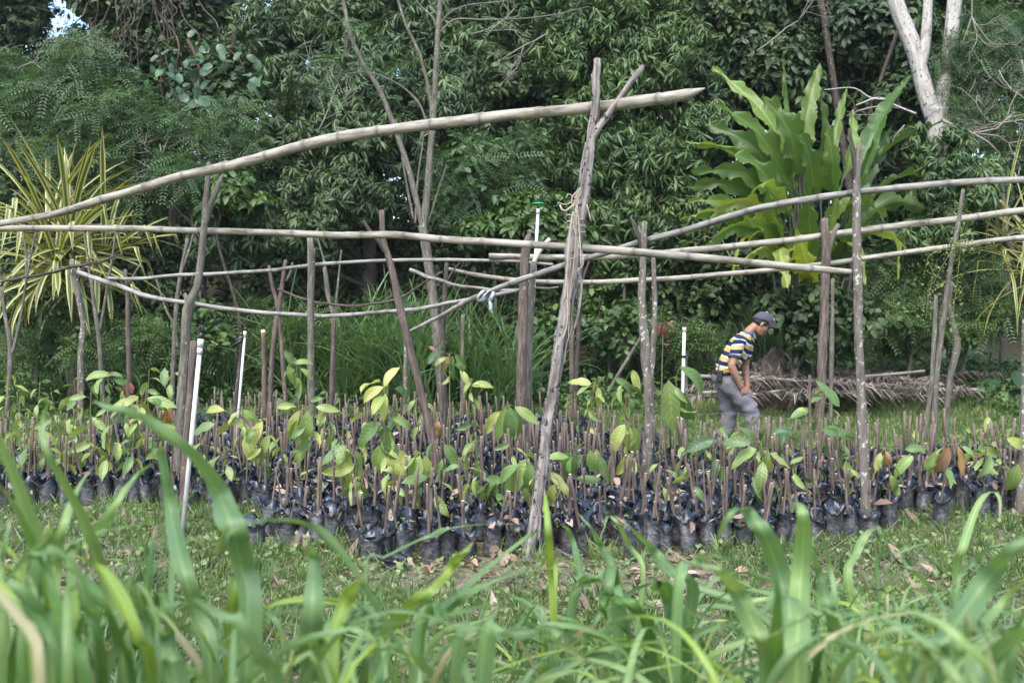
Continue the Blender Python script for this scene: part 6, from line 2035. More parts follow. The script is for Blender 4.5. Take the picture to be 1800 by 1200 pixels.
    remeshed('hair', hp, 0.007, 1, mat_plain('short_black_hair', (0.014, 0.011, 0.01), 0.55, 0.4, 0.5, 120, 0, (0.03, 0.025, 0.02)), o)
    # shirt
    sh = [ell([v(-.045, 0, .955), v(-.03, 0, 1.04), v(.03, 0, 1.18), v(.078, 0, 1.3), v(.1, 0, 1.37)], [.123, .118, .13, .118, .082], [.172, .16, .172, .185, .145], sid, 20, 0.35),
          ell([v(.105, 0, 1.35), v(.125, 0, 1.405)], [.075, .066], [.085, .07], sid, 16, 0.3)]
    for S, E, q in ((RS, RE, .62), (LS, LE, .62)):
        sh.append(ell([S * 1.0 + v(0, 0, .005), S * (1 - q * .5) + E * q * .5, S * (1 - q) + E * q], [.07, .068, .066], [.066, .064, .062], (1, 0.2, 0), 16, 0.3))
    s = remeshed('shirt', sh, 0.007, 4, mat_cloth('striped_polo_cotton', None, True), o)
    n = len(s.data.vertices)
    co = np.zeros(n * 3, np.float32)
    s.data.vertices.foreach_get('co', co)
    co = co.reshape(-1, 3)
    g = np.random.default_rng(9)
    # cloth folds
    nr = np.zeros(n * 3, np.float32)
    s.data.vertex_normals.foreach_get('vector', nr)
    nr = nr.reshape(-1, 3)
    fold = 0.005 * np.sin(co[:, 2] * 55 + 20 * co[:, 0] + 3 * np.sin(co[:, 0] * 25)) + 0.004 * np.sin(co[:, 2] * 90 - 40 * co[:, 0])
    fold *= np.clip((1.28 - co[:, 2]) / 0.15, 0.2, 1)
    s.data.vertices.foreach_set('co', (co + nr * fold[:, None]).astype(np.float32).ravel())
    ax = np.array([.15, 0, .42])
    ax /= np.linalg.norm(ax)
    t = (co - v(-.045, 0, .955)) @ ax
    # on the sleeves the stripes run round the arm
    for S, E in ((RS, RE), (LS, LE)):
        u = (E - S) / np.linalg.norm(E - S)
        h = (co - S) @ u
        dist = np.linalg.norm(co - S - h[:, None] * u, axis=1)
        m_ = (dist < 0.078) & (h > 0.02) & (np.abs((co - v(.08, 0, 0)) @ sid) > 0.125)
        t = np.where(m_, 0.445 - h, t)
    a = s.data.attributes.new('stripe', 'FLOAT', 'POINT')
    st = np.mod(-(t + 0.012 * np.sin(co[:, 0] * 22 + co[:, 1] * 13)) / 0.1 + 0.25, 1.0)
    a.data.foreach_set('value', st.astype(np.float32))
    # collar and placket
    cl = []
    for sy in (-1, 1):
        an = np.linspace(0.1, 2.7, 12)
        pts = [v(.135, 0, 1.425) + (-fw * math.cos(x_) * -.0 + 0) + np.array([0, 0, 0]) - fw * .062 * math.cos(x_) * 1.0 + sid * sy * .072 * math.sin(x_) + v(0, 0, -.03 * (x_ / 2.7)) for x_ in an]
        pts += [v(.135, 0, 1.425) + fw * .085 + sid * sy * .045 + v(0, 0, -.085)]
        V, F, A = tube(pts, np.concatenate([np.full(10, .02), [.024, .022, .01]]), 8, None, 0.05, 1, True, 0.35)
        cl.append((V, F))
    remeshed('collar', cl, 0.005, 1, mat_cloth('blue_grey_collar', (0.085, 0.1, 0.135)), o)
    for S, E in ((RS, RE), (LS, LE)):       # ribbed cuffs
        u = (E - S) / np.linalg.norm(E - S)
        c = S + (E - S) * .66
        V, F, A = tube([c - u * .012, c + u * .012], .0665, 18)
        obj('cuff', MB().add(V, F).mesh('cuff', mat_cloth('blue_grey_cuff', (0.06, 0.07, 0.1))), o)
    # trousers
    tr = [ell([v(-.055, 0, .965), v(-.055, 0, .9), v(-.045, 0, .84)], [.125, .132, .1], [.17, .175, .15], sid, 20, 0.25)]
    for H, K, A in ((RH, RK, RA), (LH, LK, LA)):
        tr.append(ell([H + v(0, 0, -.01), (H + K) / 2, K], [.112, .098, .082], [.102, .092, .078], sid, 16, 0.5))
        tr.append(ell([K, K * .6 + A * .4, A], [.082, .08, .072], [.078, .074, .068], sid, 16, 0.4))
    tq = remeshed('trousers', tr, 0.008, 4, mat_cloth('grey_trouser_twill', (0.155, 0.145, 0.16)), o)
    n = len(tq.data.vertices)
    co = np.zeros(n * 3, np.float32)
    tq.data.vertices.foreach_get('co', co)
    co = co.reshape(-1, 3)
    nr = np.zeros(n * 3, np.float32)
    tq.data.vertex_normals.foreach_get('vector', nr)
    nr = nr.reshape(-1, 3)
    fold = 0.005 * np.sin(co[:, 2] * 30 - 28 * co[:, 0] + 2 * np.sin(co[:, 2] * 11)) + 0.002 * np.sin(co[:, 2] * 60 + 20 * co[:, 0])
    tq.data.vertices.foreach_set('co', (co + nr.reshape(-1, 3) * fold[:, None]).astype(np.float32).ravel())
    # belt, pouch, boots
    V, F = ell([v(-.05, 0, .955), v(-.05, 0, .99)], [.129, .128], [.176, .174], sid, 24, 0.02)
    obj('belt', MB().add(V, F).mesh('belt', MAT['black']), o)
    pr = np.array(Matrix.Rotation(-0.35, 3, 'Z') @ Matrix.Rotation(0.12, 3, 'Y'))
    pc = v(-.05, 0, .95) - sid * .185 - fw * 0.03
    V, F = box(pc, (.06, .035, .12), pr)
    pm = obj('belt_pouch', MB().add(V, F).mesh('belt_pouch', MAT['black'], True), o)
    bv = pm.modifiers.new('bevel', 'BEVEL')
    bv.width = 0.01
    bv.segments = 3
    V, F, A = tube([pc + v(-.015, 0, .06), pc + v(-.012, 0, .12)], .006, 6)
    obj('antenna', MB().add(V, F).mesh('antenna', MAT['black']), o)
    for A, dr in ((RA, v(1, -.1, 0)), (LA, v(1, 0, 0))):
        b_ = remeshed('boot', [ell([A + v(0, 0, .06), v(A[0], A[1], .05)], [.05, .055], [.05, .05], (0, 1, 0)), ell([v(A[0] - .05, A[1], .04), v(A[0], A[1], .045)] + [v(A[0], A[1], .04) + dr * .1, v(A[0], A[1], .032) + dr * .2], [.04, .045, .042, .03], [.035, .042, .048, .04], (0, 1, 0))], 0.008, 2, MAT['black'], o)
    # cap: crown, brim, button, emblem
    CAPM = mat_cloth('charcoal_cap_cotton', (0.075, 0.068, 0.085))
    cR = np.array(Matrix.Rotation(0.32, 3, 'Y'))           # tilted forward less than the head
    cc = Cn + v(.012, 0, .05)
    k, mseg = 9, 24
    V, F = [], []
    for i in range(k):
        th = (i / (k - 1)) * math.pi * 0.5
        for j in range(mseg):
            ph = 2 * math.pi * j / mseg
            r = math.cos(th) ** 0.75 if i < k - 1 else 0.02
            seam = 1 - 0.02 * (abs(math.sin(3 * ph)) < 0.12)
            V.append(cR @ v(.112 * r * math.cos(ph) * seam, .092 * r * math.sin(ph) * seam, -.02 + .098 * math.sin(th)))
    F = [[i * mseg + j, i * mseg + (j + 1) % mseg, (i + 1) * mseg + (j + 1) % mseg, (i + 1) * mseg + j] for i in range(k - 1) for j in range(mseg)] + [[(k - 1) * mseg + j for j in range(mseg)]] + [list(range(mseg))[::-1]]
    obj('cap_crown', MB().add(np.array(V) + cc, F).mesh('cap_crown', CAPM), o)
    V, F = [], []
    nb = 15
    for lay, dz in ((0, 0.0), (1, -.005)):
        for i in range(5):
            for j in range(nb):
                ph = -1.25 + 2.5 * j / (nb - 1)
                f_ = i / 4
                x_ = .108 * math.cos(ph) + f_ * .088 * math.cos(ph * 0.95) ** 0.6
                y_ = .09 * math.sin(ph) * (1 - 0.05 * f_)
                V.append(cR @ v(x_, y_, -.012 - .03 * f_ ** 1.3 - .9 * y_ * y_ * f_ * 3 + dz))
    for lay in (0, 1):
        o_ = lay * 5 * nb
        for i in range(4):
            for j in range(nb - 1):
                q = [o_ + i * nb + j, o_ + i * nb + j + 1, o_ + (i + 1) * nb + j + 1, o_ + (i + 1) * nb + j]
                F.append(q if lay == 0 else q[::-1])
    for j in range(nb - 1): F.append([4 * nb + j, 4 * nb + j + 1, 5 * nb + 4 * nb + j + 1, 5 * nb + 4 * nb + j])
    obj('cap_brim', MB().add(np.array(V) + cc, F).mesh('cap_brim', mat_cloth('dark_brim_cotton', (0.045, 0.042, 0.055))), o)
    V, F = sphere(cc + cR @ v(0, 0, .079), [.009, .009, .006], cR, 8, 6)
    obj('cap_button', MB().add(V, F).mesh('cap_button', MAT['pvc']), o)
    em = MB()      # pale embroidered patch on the cap front: a ring with two bars
    def onfront(yy, zz, out=0.0):
        ph = yy / .092
        th = zz / .098
        r = math.cos(th) ** 0.75
        return cc + cR @ v((.112 * r + out) * math.cos(ph), (.092 * r + out) * math.sin(ph), -.02 + .098 * math.sin(th))
    an = np.linspace(0, 2 * math.pi, 17)
    V, F, A = tube([onfront(-.018 + .018 * math.cos(x_), .048 + .016 * math.sin(x_), .002) for x_ in an], .0028, 6, caps=False)
    em.add(V, F)
    for zz in (.042, .052):
        V, F, A = tube([onfront(-.034, zz, .002), onfront(-.018, zz, .003), onfront(-.004, zz, .002)], .0028, 6)
        em.add(V, F)
    obj('cap_emblem', em.mesh('cap_emblem', mat_plain('pale_blue_thread', (0.5, 0.55, 0.62), 0.8)), o)
    # pruning shears held between the hands: a thing of its own
    h = np.array(o.location)
    sc = h + v(.21, -.16, .765)
    e = empty('pruning_shears', sc, 'small silvery pruning shears held between the hands of the man', 'pruning shears')
    ST_ = mat_plain('steel', (0.55, 0.57, 0.6), 0.3, 0.5, 0, 0, 0.9)
    HD = mat_plain('blue_grey_grip', (0.12, 0.14, 0.18), 0.45)
    for sy in (-1, 1):
        V, F, A = tube([(0, 0, 0), (-.04, .008 * sy, .012 * sy), (-.085, .01 * sy, .016 * sy), (-.12, .004 * sy, .012 * sy)], [.006, .008, .008, .006], 8)
        obj('handle', MB().add(V, F).mesh('handle', HD), e)
        V, F, A = tube([(0, 0, 0), (.025, 0, .01 * sy), (.055, 0, .004 * sy)], [.008, .011, .002], 8, None, 0, 0, True, 0.3)
        obj('blade', MB().add(V, F).mesh('blade', ST_), e)
    V, F = sphere((0, 0, 0), [.009, .008, .009], None, 10, 6)
    obj('pivot', MB().add(V, F).mesh('pivot', ST_), e)


man()
for o_ in [o for o in bpy.data.objects if o.parent and o.parent.name.startswith('person')]:
    n_ = len(o_.data.vertices)
    c_ = np.zeros(n_ * 3, np.float32)
    o_.data.vertices.foreach_get('co', c_)
    c_ = c_.reshape(-1, 3)
    k_ = np.clip(c_[:, 2] - 0.98, 0, None)
    c_[:, 0] += 0.13 * k_
    c_[:, 2] -= 0.05 * k_
    o_.data.vertices.foreach_set('co', c_.ravel())
    o_.data.update()


# ================================================================== GROUND PLANTS AND LITTER
def in_bed(x, y):
    b = np.zeros(len(x), bool)
    b |= (y > 6.3 + 0.25 * np.maximum(0, -x - 1.0) + np.where(x > 1.4, 0.5 * np.maximum(0, x - 1.4) ** 1.3, 0)) & (y < 7.3) & (x > -1.8) & (x < 2.8)
    b |= (y > 7.55 + np.where(x < -1.9, 0.3, 0)) & (y < 8.85) & (x > -4.8) & (x < 4.5)
    b |= (y > 9.05) & (y < 10.1) & (np.abs(x) < 5.7)
    b |= (y > 10.65) & (y < 11.6) & (x > -4.7) & (x < 1.7)
    b |= (y > 12.2) & (y < 13.2) & (x > -5.1) & (x < 1.1)
    return b


g = np.random.default_rng(501)


def scatter(n, y0, y1, pw=1.0):
    y = y0 + (y1 - y0) * g.random(n) ** pw
    x = g.uniform(-0.62, 0.62, n) * (y + 0.5)
    return x, y


x, y = scatter(34000, 3.2, 9.0, 0.9)
dens = 0.5 + 0.5 * np.sin(x * 1.9 + 0.7 * np.sin(y * 2.3)) * np.sin(y * 2.1 + x * 0.8)
k = ~in_bed(x, y) & (g.random(len(x)) < 0.12 + 1.0 * dens) & ~((np.abs(x - 0.1) < 1.1) & (np.abs(y - 5.85) < 0.45) & (g.random(len(x)) < 0.85))
x, y = x[k], y[k]
lg = cloud('short_grass', SHORT, np.stack([x, y, zt(x, y)], 1), orient(np.stack([g.normal(0, .25, len(x)), g.normal(0, .25, len(x)), np.ones(len(x))], 1), g), g.uniform(0.45, 1.3, len(x)), MAT['lawn'], None, 502)
tag(lg, 'short patchy grass in front of the nursery beds', 'grass', kind='stuff')
x, y = scatter(26000, 9.9, 15.6, 1.0)
k = ~in_bed(x, y) & ~((y > 13.9) & (x > 1.6) & (x < 6.4) & (g.random(len(x)) < 0.6))
x, y = x[k], y[k]
lg = cloud('meadow_grass', SHORT, np.stack([x, y, zt(x, y)], 1), orient(np.stack([g.normal(0, .25, len(x)), g.normal(0, .25, len(x)), np.ones(len(x))], 1), g), g.uniform(0.9, 2.4, len(x)), MAT['lawn'], None, 503)
tag(lg, 'short green grass behind the beds and around the man', 'grass', kind='stuff')
x, y = scatter(3200, 3.3, 9.0)
k = ~in_bed(x, y)
x, y = x[k], y[k]
CLV = [broad(60 + i, 5, 0.045, 0.034) for i in range(3)]
wd = cloud('clover', CLV, np.stack([x, y, zt(x, y) + 0.03], 1), orient(np.stack([g.normal(0, .2, len(x)), g.normal(0, .2, len(x)), np.ones(len(x))], 1), g), g.uniform(0.5, 1.2, len(x)), MAT['lawn'], None, 504)
tag(wd, 'small round leaved weeds among the short grass', 'weeds', kind='stuff')
# weeds inside and between the bags
x, y = scatter(900, 6.3, 12.5)
wz = zt(x, y) + np.where(in_bed(x, y), 0.2, 0.03)
wd = cloud('bag_weeds', CLV + SHORT[:1], np.stack([x, y, wz], 1), orient(np.stack([g.normal(0, .3, len(x)), g.normal(0, .3, len(x)), np.ones(len(x))], 1), g), g.uniform(0.4, 1.0, len(x)), MAT['lawn'], None, 505)
tag(wd, 'tiny weeds sprouting in and between the bags', 'weeds', kind='stuff')
# leaf litter: dense between the beds and in the bare patch before the forked post
LIT = []
for i in range(5):
    V, F = leaf_tmpl(0.13, 0.055, g.uniform(-0.8, 0.8), g.uniform(0.3, 1.0), 8)
    LIT.append((V, F, np.zeros(len(V), int)))
x, y = scatter(5200, 3.4, 12.4)
bare = (np.abs(x - 0.0) < 1.5) & (np.abs(y - 5.85) < 0.5)
gap = ((y > 7.2) & (y < 7.7)) | ((y > 8.75) & (y < 9.15)) | ((y > 10.0) & (y < 10.7) & (x < 1.5))
k = bare | gap & (np.abs(x) < 5.5) | (g.random(len(x)) < np.where(y < 6.4, 0.3, 0.12))
x, y = x[k], y[k]
lt = cloud('leaf_litter', LIT, np.stack([x, y, zt(x, y) + 0.015 + np.where(in_bed(x, y), 0.2, 0.0)], 1), orient(np.stack([g.normal(0, .45, len(x)), g.normal(-.1, .45, len(x)), np.ones(len(x))], 1), g), g.uniform(0.35, 1.15, len(x)), MAT['litter'], None, 506, None, None, 1.0)
tag(lt, 'dry pinkish brown leaf litter between the beds and on the bare patch', 'leaf litter', kind='stuff')
# straw bits
x, y = scatter(9000, 3.2, 8.4)
k = ~in_bed(x, y)
x, y = x[k], y[k]
STR = []
for i in range(3):
    V, F = leaf_tmpl(0.22, 0.007, g.uniform(-0.3, 0.3), 0.2, 4)
    STR.append((V, F, np.zeros(len(V), int)))
sw = cloud('dead_straw', STR, np.stack([x, y, zt(x, y) + 0.02], 1), orient(np.stack([g.normal(0, .2, len(x)), g.normal(0, .2, len(x)), np.ones(len(x))], 1), g), g.uniform(0.4, 1.3, len(x)), MAT['frond'], None, 507)
tag(sw, 'dead straw strewn over the short grass', 'straw', kind='stuff')
for i, (px, py, L) in enumerate([(795, 965, 70), (745, 965, 60), (850, 935, 60), (770, 985, 55), (715, 1000, 50), (690, 945, 55), (840, 1000, 50), (820, 985, 45), (885, 985, 50), (1180, 930, 55), (1290, 1010, 50), (1335, 945, 45), (760, 1015, 50), (940, 1015, 45), (880, 1020, 45), (735, 940, 50)]):
    p = ground_hit(px, py)
    o = obj('fallen_leaf', DRYL[i % 3], None, p + [0, 0, 0.03], (g.uniform(-.3, .5), g.normal(0, .4), g.uniform(0, 6.28)), L * p[1] / FPX, np.array((0.36, 0.25, 0.19)) * g.uniform(0.7, 1.2))
    tag(o, 'large curled dry leaf lying on the bare ground before the front bed', 'fallen leaf', 'large fallen leaves before the front bed')


# ================================================================== FOREGROUND GRASS, blade by blade
def grass_clump(label, bx, d, blades, rand=(), seed=0):
    """blades: (pixel path tip to base, width px, depth, colour); each runs on down to the clump's foot"""
    g = np.random.default_rng(seed)
    f = at(bx, 565, d)
    f[2] = float(zt(f[0], f[1]))
    o = empty('grass_clump', f, label, 'grass clump', 'tall broad grass clumps nearest the viewer')
    for (pts, wpx, dd, col, sd) in blades:
        P = [at(a, b, dd + 0.12 * math.sin(i * 0.9 + a)) for i, (a, b) in enumerate(pts)]
        end = P[-1]
        ft = f + np.array([(end[0] - f[0]) * 0.25, (end[1] - f[1]) * 0.3, 0])
        P.append(end * 0.45 + ft * 0.55 + np.array([(end[0] - ft[0]) * 0.2, 0, 0]))
        P.append(ft)
        Q, s = resample(P, 0.03)
        t = s / s[-1]
        Wm = 1.1 * wpx * dd / FPX
        W = Wm * np.minimum(1, 0.03 + (t * 3.6) ** 0.7) * np.where(t > 0.55, 1 - 0.75 * (t - 0.55) / 0.45, 1)
        side = np.array([1.0, 0.0, 0.0]) * math.cos(sd) + np.array([0, -1.0, 0.25]) * math.sin(sd)
        rib_obj('blade', Q, W, side, MAT['blade'], o, f, np.array(col) * g.uniform(0.88, 1.12), 0.2, 5)
    for (cx, top, n, wpx) in rand:
        for i in range(int(n * 1.3)):
            dd = d + g.normal(0, 0.18)
            x0 = cx + g.normal(0, 26)
            tipy = top + abs(g.normal(0, 60))
            lean = g.normal(0, 150)
            arch = g.random() < 0.65
            pts = [(x0 + lean * 1.6, tipy + (g.uniform(60, 190) if arch else -30)), (x0 + lean * 1.2, tipy + (g.uniform(5, 50) if arch else 0)), (x0 + lean * 0.7, tipy + 20), (x0 + lean * 0.3, tipy + 90), (x0 + lean * 0.08, tipy + 230)]
            P = [at(a, b, dd + 0.1 * math.sin(j + i)) for j, (a, b) in enumerate(pts)]
            ft = f + np.array([g.normal(0, 0.06), g.normal(0, 0.06), 0])
            P += [P[-1] * 0.5 + ft * 0.5, ft]
            Q, s = resample(P, 0.04)
            t = s / s[-1]
            W = wpx * g.uniform(0.35, 0.85) * dd / FPX * np.minimum(1, 0.03 + (t * 3.2) ** 0.7) * np.where(t > 0.55, 1 - 0.7 * (t - 0.55) / 0.45, 1)
            sd = g.uniform(-0.9, 0.9)
            col = [GB, GL, GD, GB, GY, GB, GL, GD, GB, GL, GB, GL, GB, GL, GB, GD, GY, GB, GL, GB, (0.3, 0.29, 0.17)][g.integers(21)]
            rib_obj('blade', Q, W, np.array([math.cos(sd), -math.sin(sd), 0.2]), MAT['blade'], o, f, np.array(col) * g.uniform(0.85, 1.15), 0.2, 3)
    return o


GB, GL, GD, GY = (0.13, 0.225, 0.1), (0.18, 0.28, 0.11), (0.08, 0.17, 0.045), (0.2, 0.3, 0.065)
grass_clump('blurred grass clump with tall broad blades in the lower left corner', 60, 1.55, [
    ([(-40, 700), (-10, 760), (30, 860), (62, 970), (80, 1060), (100, 1170)], 46, 1.5, GL, 0.2),
    ([(-20, 830), (30, 900), (70, 1000), (110, 1120), (140, 1220)], 34, 1.45, GD, 0.4),
    ([(86, 705), (74, 740), (78, 790), (110, 850), (150, 930), (185, 1040), (215, 1170)], 26, 1.7, GL, 0.3),
    ([(-30, 1040), (20, 1010), (45, 980), (70, 968), (120, 985), (150, 1060), (165, 1160)], 26, 1.4, GB, 0.8),
    ([(-30, 1015), (40, 1000), (100, 990), (150, 1005)], 20, 1.6, GD, 1.2),
    ([(165, 820), (140, 850), (110, 920), (95, 1000), (90, 1100)], 22, 1.9, GL, 0.3)], [(20, 930, 13, 28), (110, 980, 12, 30)], 1)
grass_clump('blurred grass clump whose long bent blade crosses the white pipe', 330, 1.75, [
    ([(163, 703), (205, 718), (260, 742), (310, 778), (352, 820), (385, 870), (408, 930), (424, 1000), (436, 1100)], 40, 1.75, GB, 0.25),
    ([(268, 798), (278, 790), (288, 830), (300, 900), (322, 1000), (345, 1080), (370, 1180)], 27, 1.8, GB, 0.1),
    ([(268, 815), (238, 835), (210, 870), (185, 915), (150, 960), (120, 1010)], 20, 1.9, GL, 0.5),
    ([(348, 860), (322, 880), (305, 905), (300, 930)], 22, 2.2, GB, 0.8),
    ([(270, 915), (215, 925), (165, 935), (105, 962), (70, 985)], 30, 1.8, GL, 1.1),
    ([(180, 935), (205, 950), (255, 980)], 14, 1.9, GD, 0.7),
    ([(442, 945), (430, 975), (418, 1020), (405, 1080), (400, 1150)], 24, 2.0, GY, 0.3),
    ([(272, 925), (266, 970), (255, 1050), (250, 1120)], 20, 1.9, GD, 0.2),
    ([(118, 978), (150, 985), (190, 1015), (215, 1060), (240, 1130), (262, 1200)], 30, 1.5, GY, 0.6),
    ([(70, 985), (140, 1010), (180, 1060), (205, 1130), (230, 1210)], 24, 1.45, GD, 0.6)], [(300, 1010, 10, 22), (220, 1030, 8, 24), (400, 1060, 8, 22)], 2)
grass_clump('blurred grass clump with a high arching blade left of the middle', 560, 1.7, [
    ([(378, 970), (400, 945), (430, 925), (480, 915), (540, 925), (590, 965), (640, 1040), (690, 1130), (720, 1210)], 26, 1.7, GB, 1.0),
    ([(545, 958), (552, 985), (550, 1040), (548, 1110), (545, 1200)], 38, 1.6, GB, 0.05),
    ([(530, 985), (490, 1000), (440, 1015), (400, 1050)], 18, 1.9, GD, 0.9),
    ([(640, 1015), (610, 1050), (585, 1110), (575, 1180)], 34, 1.6, GY, 0.3),
    ([(340, 1050), (400, 1080), (430, 1110), (460, 1170), (480, 1220)], 34, 1.35, GB, 0.4),
    ([(280, 1110), (290, 1120), (305, 1160), (310, 1210)], 36, 1.35, GB, 0.1),
    ([(700, 1045), (660, 1070), (620, 1100), (590, 1150)], 22, 1.7, GD, 0.5),
    ([(440, 1080), (500, 1075), (560, 1055), (620, 1070), (660, 1120)], 18, 1.8, GB, 1.1)], [(500, 1060, 8, 24), (600, 1080, 9, 24)], 3)
grass_clump('grass clump with slender leaning blades below the forked post', 760, 2.2, [
    ([(958, 932), (930, 940), (880, 975), (830, 1015), (780, 1060), (730, 1120)], 22, 2.2, GB, 0.8),
    ([(1000, 992), (950, 1000), (890, 1010), (820, 1040), (770, 1080), (720, 1140)], 22, 2.1, GB, 1.0),
    ([(920, 920), (860, 920), (800, 925), (740, 945), (680, 975), (640, 1010)], 14, 2.6, GB, 1.2),
    ([(832, 950), (815, 970), (790, 1000), (750, 1040), (700, 1090), (650, 1180)], 22, 2.1, GY, 0.4),
    ([(945, 1075), (900, 1065), (850, 1062), (800, 1075), (740, 1110)], 22, 1.9, GD, 1.2),
    ([(1050, 1130), (990, 1110), (930, 1100), (870, 1110), (800, 1140)], 30, 1.7, GB, 0.9),
    ([(1090, 1200), (1020, 1150), (960, 1120), (900, 1115), (850, 1140)], 34, 1.5, GB, 0.8)], [(700, 1080, 10, 22), (850, 1100, 9, 22)], 4)
grass_clump('yellowish upright blade clump just right of the forked post foot', 975, 3.0, [
    ([(957, 858), (960, 890), (964, 940), (967, 1000), (972, 1060)], 13, 3.0, GY, 0.1),
    ([(1195, 1000), (1150, 970), (1100, 985), (1050, 1010), (1010, 1050)], 12, 2.9, GB, 1.0),
    ([(1037, 1010), (1000, 985), (980, 980), (975, 1020)], 9, 3.0, GY, 0.8),
    ([(985, 920), (1000, 935), (1012, 970), (1020, 1020), (1000, 1080)], 11, 3.1, GB, 0.3),
    ([(1015, 900), (1040, 930), (1055, 960), (1075, 1010)], 12, 3.0, GB, 0.4),
    ([(1080, 905), (1110, 930), (1150, 970), (1190, 1010), (1215, 1060)], 20, 2.6, GB, 0.6),
    ([(1060, 935), (1070, 905), (1085, 920), (1105, 960), (1130, 1020)], 9, 2.9, GL, 0.5)], [(980, 1040, 9, 14), (1080, 1060, 9, 15)], 5)
grass_clump('grass clump with folded dark blades low right of centre', 1180, 2.3, [
    ([(1000, 1045), (1030, 1022), (1060, 1018), (1080, 1030)], 18, 2.4, GD, 0.8),
    ([(1068, 1090), (1060, 1060), (1075, 1045), (1095, 1050), (1120, 1080), (1140, 1120)], 24, 2.3, GD, 0.5),
    ([(1035, 1115), (1055, 1080), (1072, 1030), (1080, 1020)], 16, 2.4, GB, 0.4),
    ([(1150, 1040), (1160, 1020), (1180, 1060), (1195, 1100), (1200, 1150)], 32, 2.2, GD, 0.3),
    ([(1330, 1000), (1260, 975), (1220, 990), (1190, 1030)], 20, 2.2, GB, 0.8),
    ([(1113, 1190), (1108, 1130), (1095, 1070), (1080, 1050)], 14, 2.3, GB, 0.4)], [(1130, 1080, 12, 18), (1230, 1090, 9, 18)], 6)
grass_clump('blurred clump with two tall folded blades right of the middle', 1380, 1.75, [
    ([(1260, 955), (1272, 920), (1290, 900), (1312, 897), (1335, 925), (1360, 980), (1378, 1040), (1388, 1110)], 34, 1.75, GB, 0.45),
    ([(1390, 900), (1402, 882), (1412, 900), (1412, 960), (1406, 1040), (1402, 1120), (1400, 1200)], 38, 1.7, GL, 0.05),
    ([(1362, 1012), (1368, 1050), (1365, 1110), (1362, 1200)], 34, 1.5, GD, 0.15),
    ([(1425, 960), (1440, 1010), (1455, 1060), (1470, 1120), (1490, 1190)], 20, 1.8, GB, 0.3),
    ([(1215, 985), (1260, 1000), (1300, 1050), (1335, 1120), (1350, 1180)], 34, 1.7, GL, 0.5),
    ([(1200, 1120), (1260, 1105), (1330, 1090), (1380, 1085)], 16, 1.8, GB, 1.2)], [(1340, 1050, 8, 22), (1440, 1070, 8, 22)], 7)
grass_clump('blurred broad blade clump in the lower right corner', 1640, 1.4, [
    ([(1830, 915), (1790, 960), (1740, 1015), (1690, 1080), (1655, 1140), (1630, 1210)], 54, 1.35, GB, 0.3),
    ([(1810, 1010), (1760, 1060), (1710, 1110), (1670, 1180)], 34, 1.45, GL, 0.4),
    ([(1840, 1090), (1790, 1120), (1740, 1170), (1720, 1220)], 60, 1.1, GB, 0.3),
    ([(1700, 1100), (1690, 1130), (1660, 1180), (1650, 1230)], 26, 1.5, GB, 0.2),
    ([(1550, 1140), (1560, 1160), (1580, 1190), (1590, 1220)], 26, 1.6, GY, 0.3),
    ([(1840, 1010), (1800, 1085), (1770, 1150), (1760, 1220)], 24, 1.4, GD, 0.3)], [(1720, 1050, 12, 30), (1600, 1080, 10, 26), (1790, 1030, 8, 30)], 8)
grass_clump('thin arching blade clump near the right edge', 1680, 3.2, [
    ([(1757, 915), (1758, 880), (1745, 862), (1725, 875), (1705, 920), (1690, 970), (1682, 1010)], 13, 3.2, GL, 0.4),
    ([(1550, 940), (1540, 926), (1522, 935), (1505, 970), (1490, 1020)], 14, 3.3, GL, 0.6),
    ([(1800, 950), (1750, 958), (1710, 990), (1680, 1030)], 9, 3.2, GB, 0.9),
    ([(1660, 985), (1630, 955), (1580, 970), (1540, 995)], 8, 3.3, GB, 1.0),
    ([(1585, 980), (1600, 1000), (1640, 1040), (1660, 1090)], 10, 3.0, GB, 0.5)], [(1530, 1000, 12, 12), (1610, 1020, 12, 12), (1700, 1040, 10, 14)], 9)
grass_clump('grass clump of narrow blades right of the two tall folded blades', 1530, 2.9, [
    ([(1443, 930), (1460, 1000), (1468, 1060)], 10, 2.8, GB, 0.3)], [(1480, 1000, 10, 13), (1560, 1030, 12, 13), (1500, 1060, 10, 15)], 10)

# scruffy taller weeds up to the bags
g = np.random.default_rng(611)
x, y = scatter(4200, 3.8, 8.6)
k = ~in_bed(x, y) & (g.random(len(x)) < 0.3 + 0.7 * (np.sin(x * 2.7 + y) * np.sin(y * 3.1 - x) > -0.1)) & ~((np.abs(x - 0.0) < 1.2) & (np.abs(y - 5.85) < 0.4))
x, y = x[k], y[k]
tf = cloud('weeds', MIDT + SML[:2], np.stack([x, y, zt(x, y)], 1), orient(np.stack([g.normal(0, .25, len(x)), g.normal(0, .25, len(x)), np.ones(len(x))], 1), g), g.uniform(0.22, 0.75, len(x)), MAT['bush'], None, 612)
tag(tf, 'scruffy ankle high weeds between the lawn and the bags', 'weeds', kind='stuff')
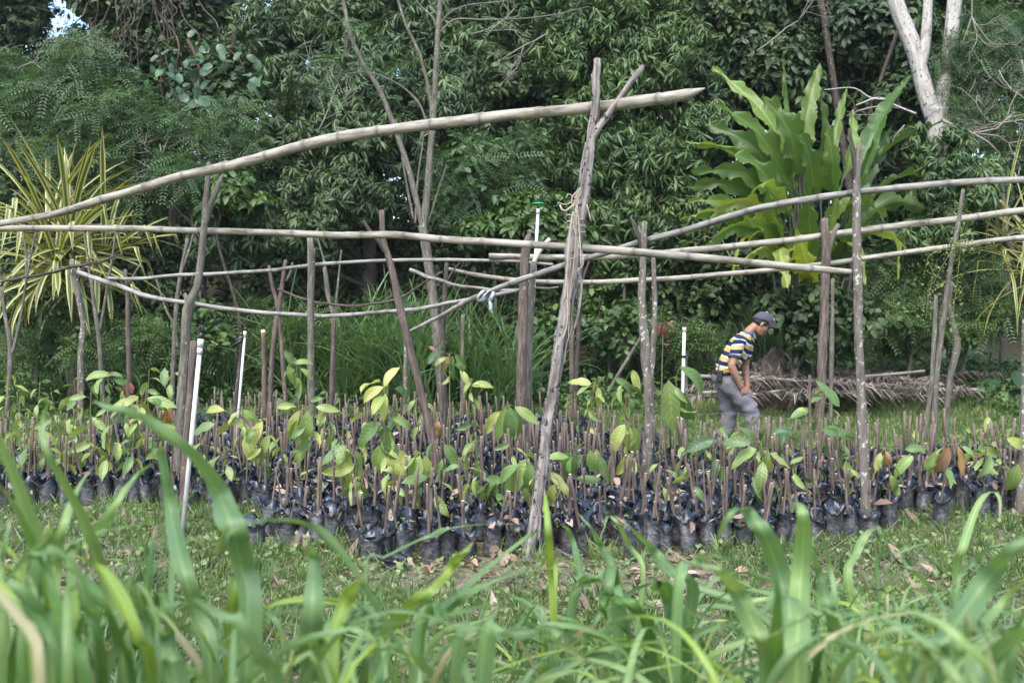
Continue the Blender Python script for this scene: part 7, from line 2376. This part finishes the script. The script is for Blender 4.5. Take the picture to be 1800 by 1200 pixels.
# weeds and grass leaning against the front bags
x = g.uniform(-4.4, 4.2, 620)
y = np.where((x > -1.8) & (x < 2.75), 6.28 + 0.25 * np.maximum(0, -x - 1.0) + np.where(x > 1.4, 0.5 * np.maximum(0, x - 1.4) ** 1.3, 0), np.where(x < -1.8, 7.85, 7.55)) + g.normal(0, 0.06, 620)
k = np.sin(x * 4.3) + np.sin(x * 9.7 + 1) > g.uniform(-1.2, 1.6, 620)
x, y = x[k], y[k]
tf = cloud('edge_weeds', MIDT + SML[:1] + CLV[:2], np.stack([x, y, zt(x, y)], 1), orient(np.stack([g.normal(0, .25, len(x)), g.normal(-.1, .25, len(x)), np.ones(len(x))], 1), g), g.uniform(0.3, 0.8, len(x)), MAT['lawn'], None, 614)
tag(tf, 'weeds and grass growing against the foot of the front bags', 'weeds', kind='stuff')
# mid-distance tufts between the near blades and the beds
g = np.random.default_rng(601)
x, y = scatter(1300, 2.0, 4.7, 0.8)
k = g.random(len(x)) < np.where(y < 3.6, 1.0, 0.35) * np.where((x > -0.6) & (x < 0.5) & (y > 3.5), 0.35, 1)
x, y = x[k], y[k]
tf = cloud('rough_grass', MIDT, np.stack([x, y, zt(x, y)], 1), orient(np.stack([g.normal(0, .2, len(x)), g.normal(0, .2, len(x)), np.ones(len(x))], 1), g), g.uniform(0.5, 1.25, len(x)), MAT['grassmid'], None, 602)
tag(tf, 'rough knee high grass between the near blades and the beds', 'grass', kind='stuff')


# ================================================================== AIR
def haze():  # thin volume added over the whole scene to lift blacks and soften contrast
    V, F = box((0, 0, 0), (860, 860, 1))
    V[:, 2] = np.where(V[:, 2] < 0, -1.2, 30.0)
    m = bpy.data.materials.new('pale_haze')
    m.use_nodes = True
    t = m.node_tree
    t.nodes.remove(t.nodes['Principled BSDF'])
    pv = t.nodes.new('ShaderNodeVolumePrincipled')
    pv.inputs['Color'].default_value = (0.9, 0.95, 1.0, 1)
    pv.inputs['Density'].default_value = 0.0004
    pv.inputs['Anisotropy'].default_value = 0.2
    t.links.new(pv.outputs[0], t.nodes['Material Output'].inputs['Volume'])
    tag(obj('haze', mesh('haze', V, F, m)), 'thin pale haze volume added over the clearing to lift its blacks', 'haze', kind='stuff')


haze()
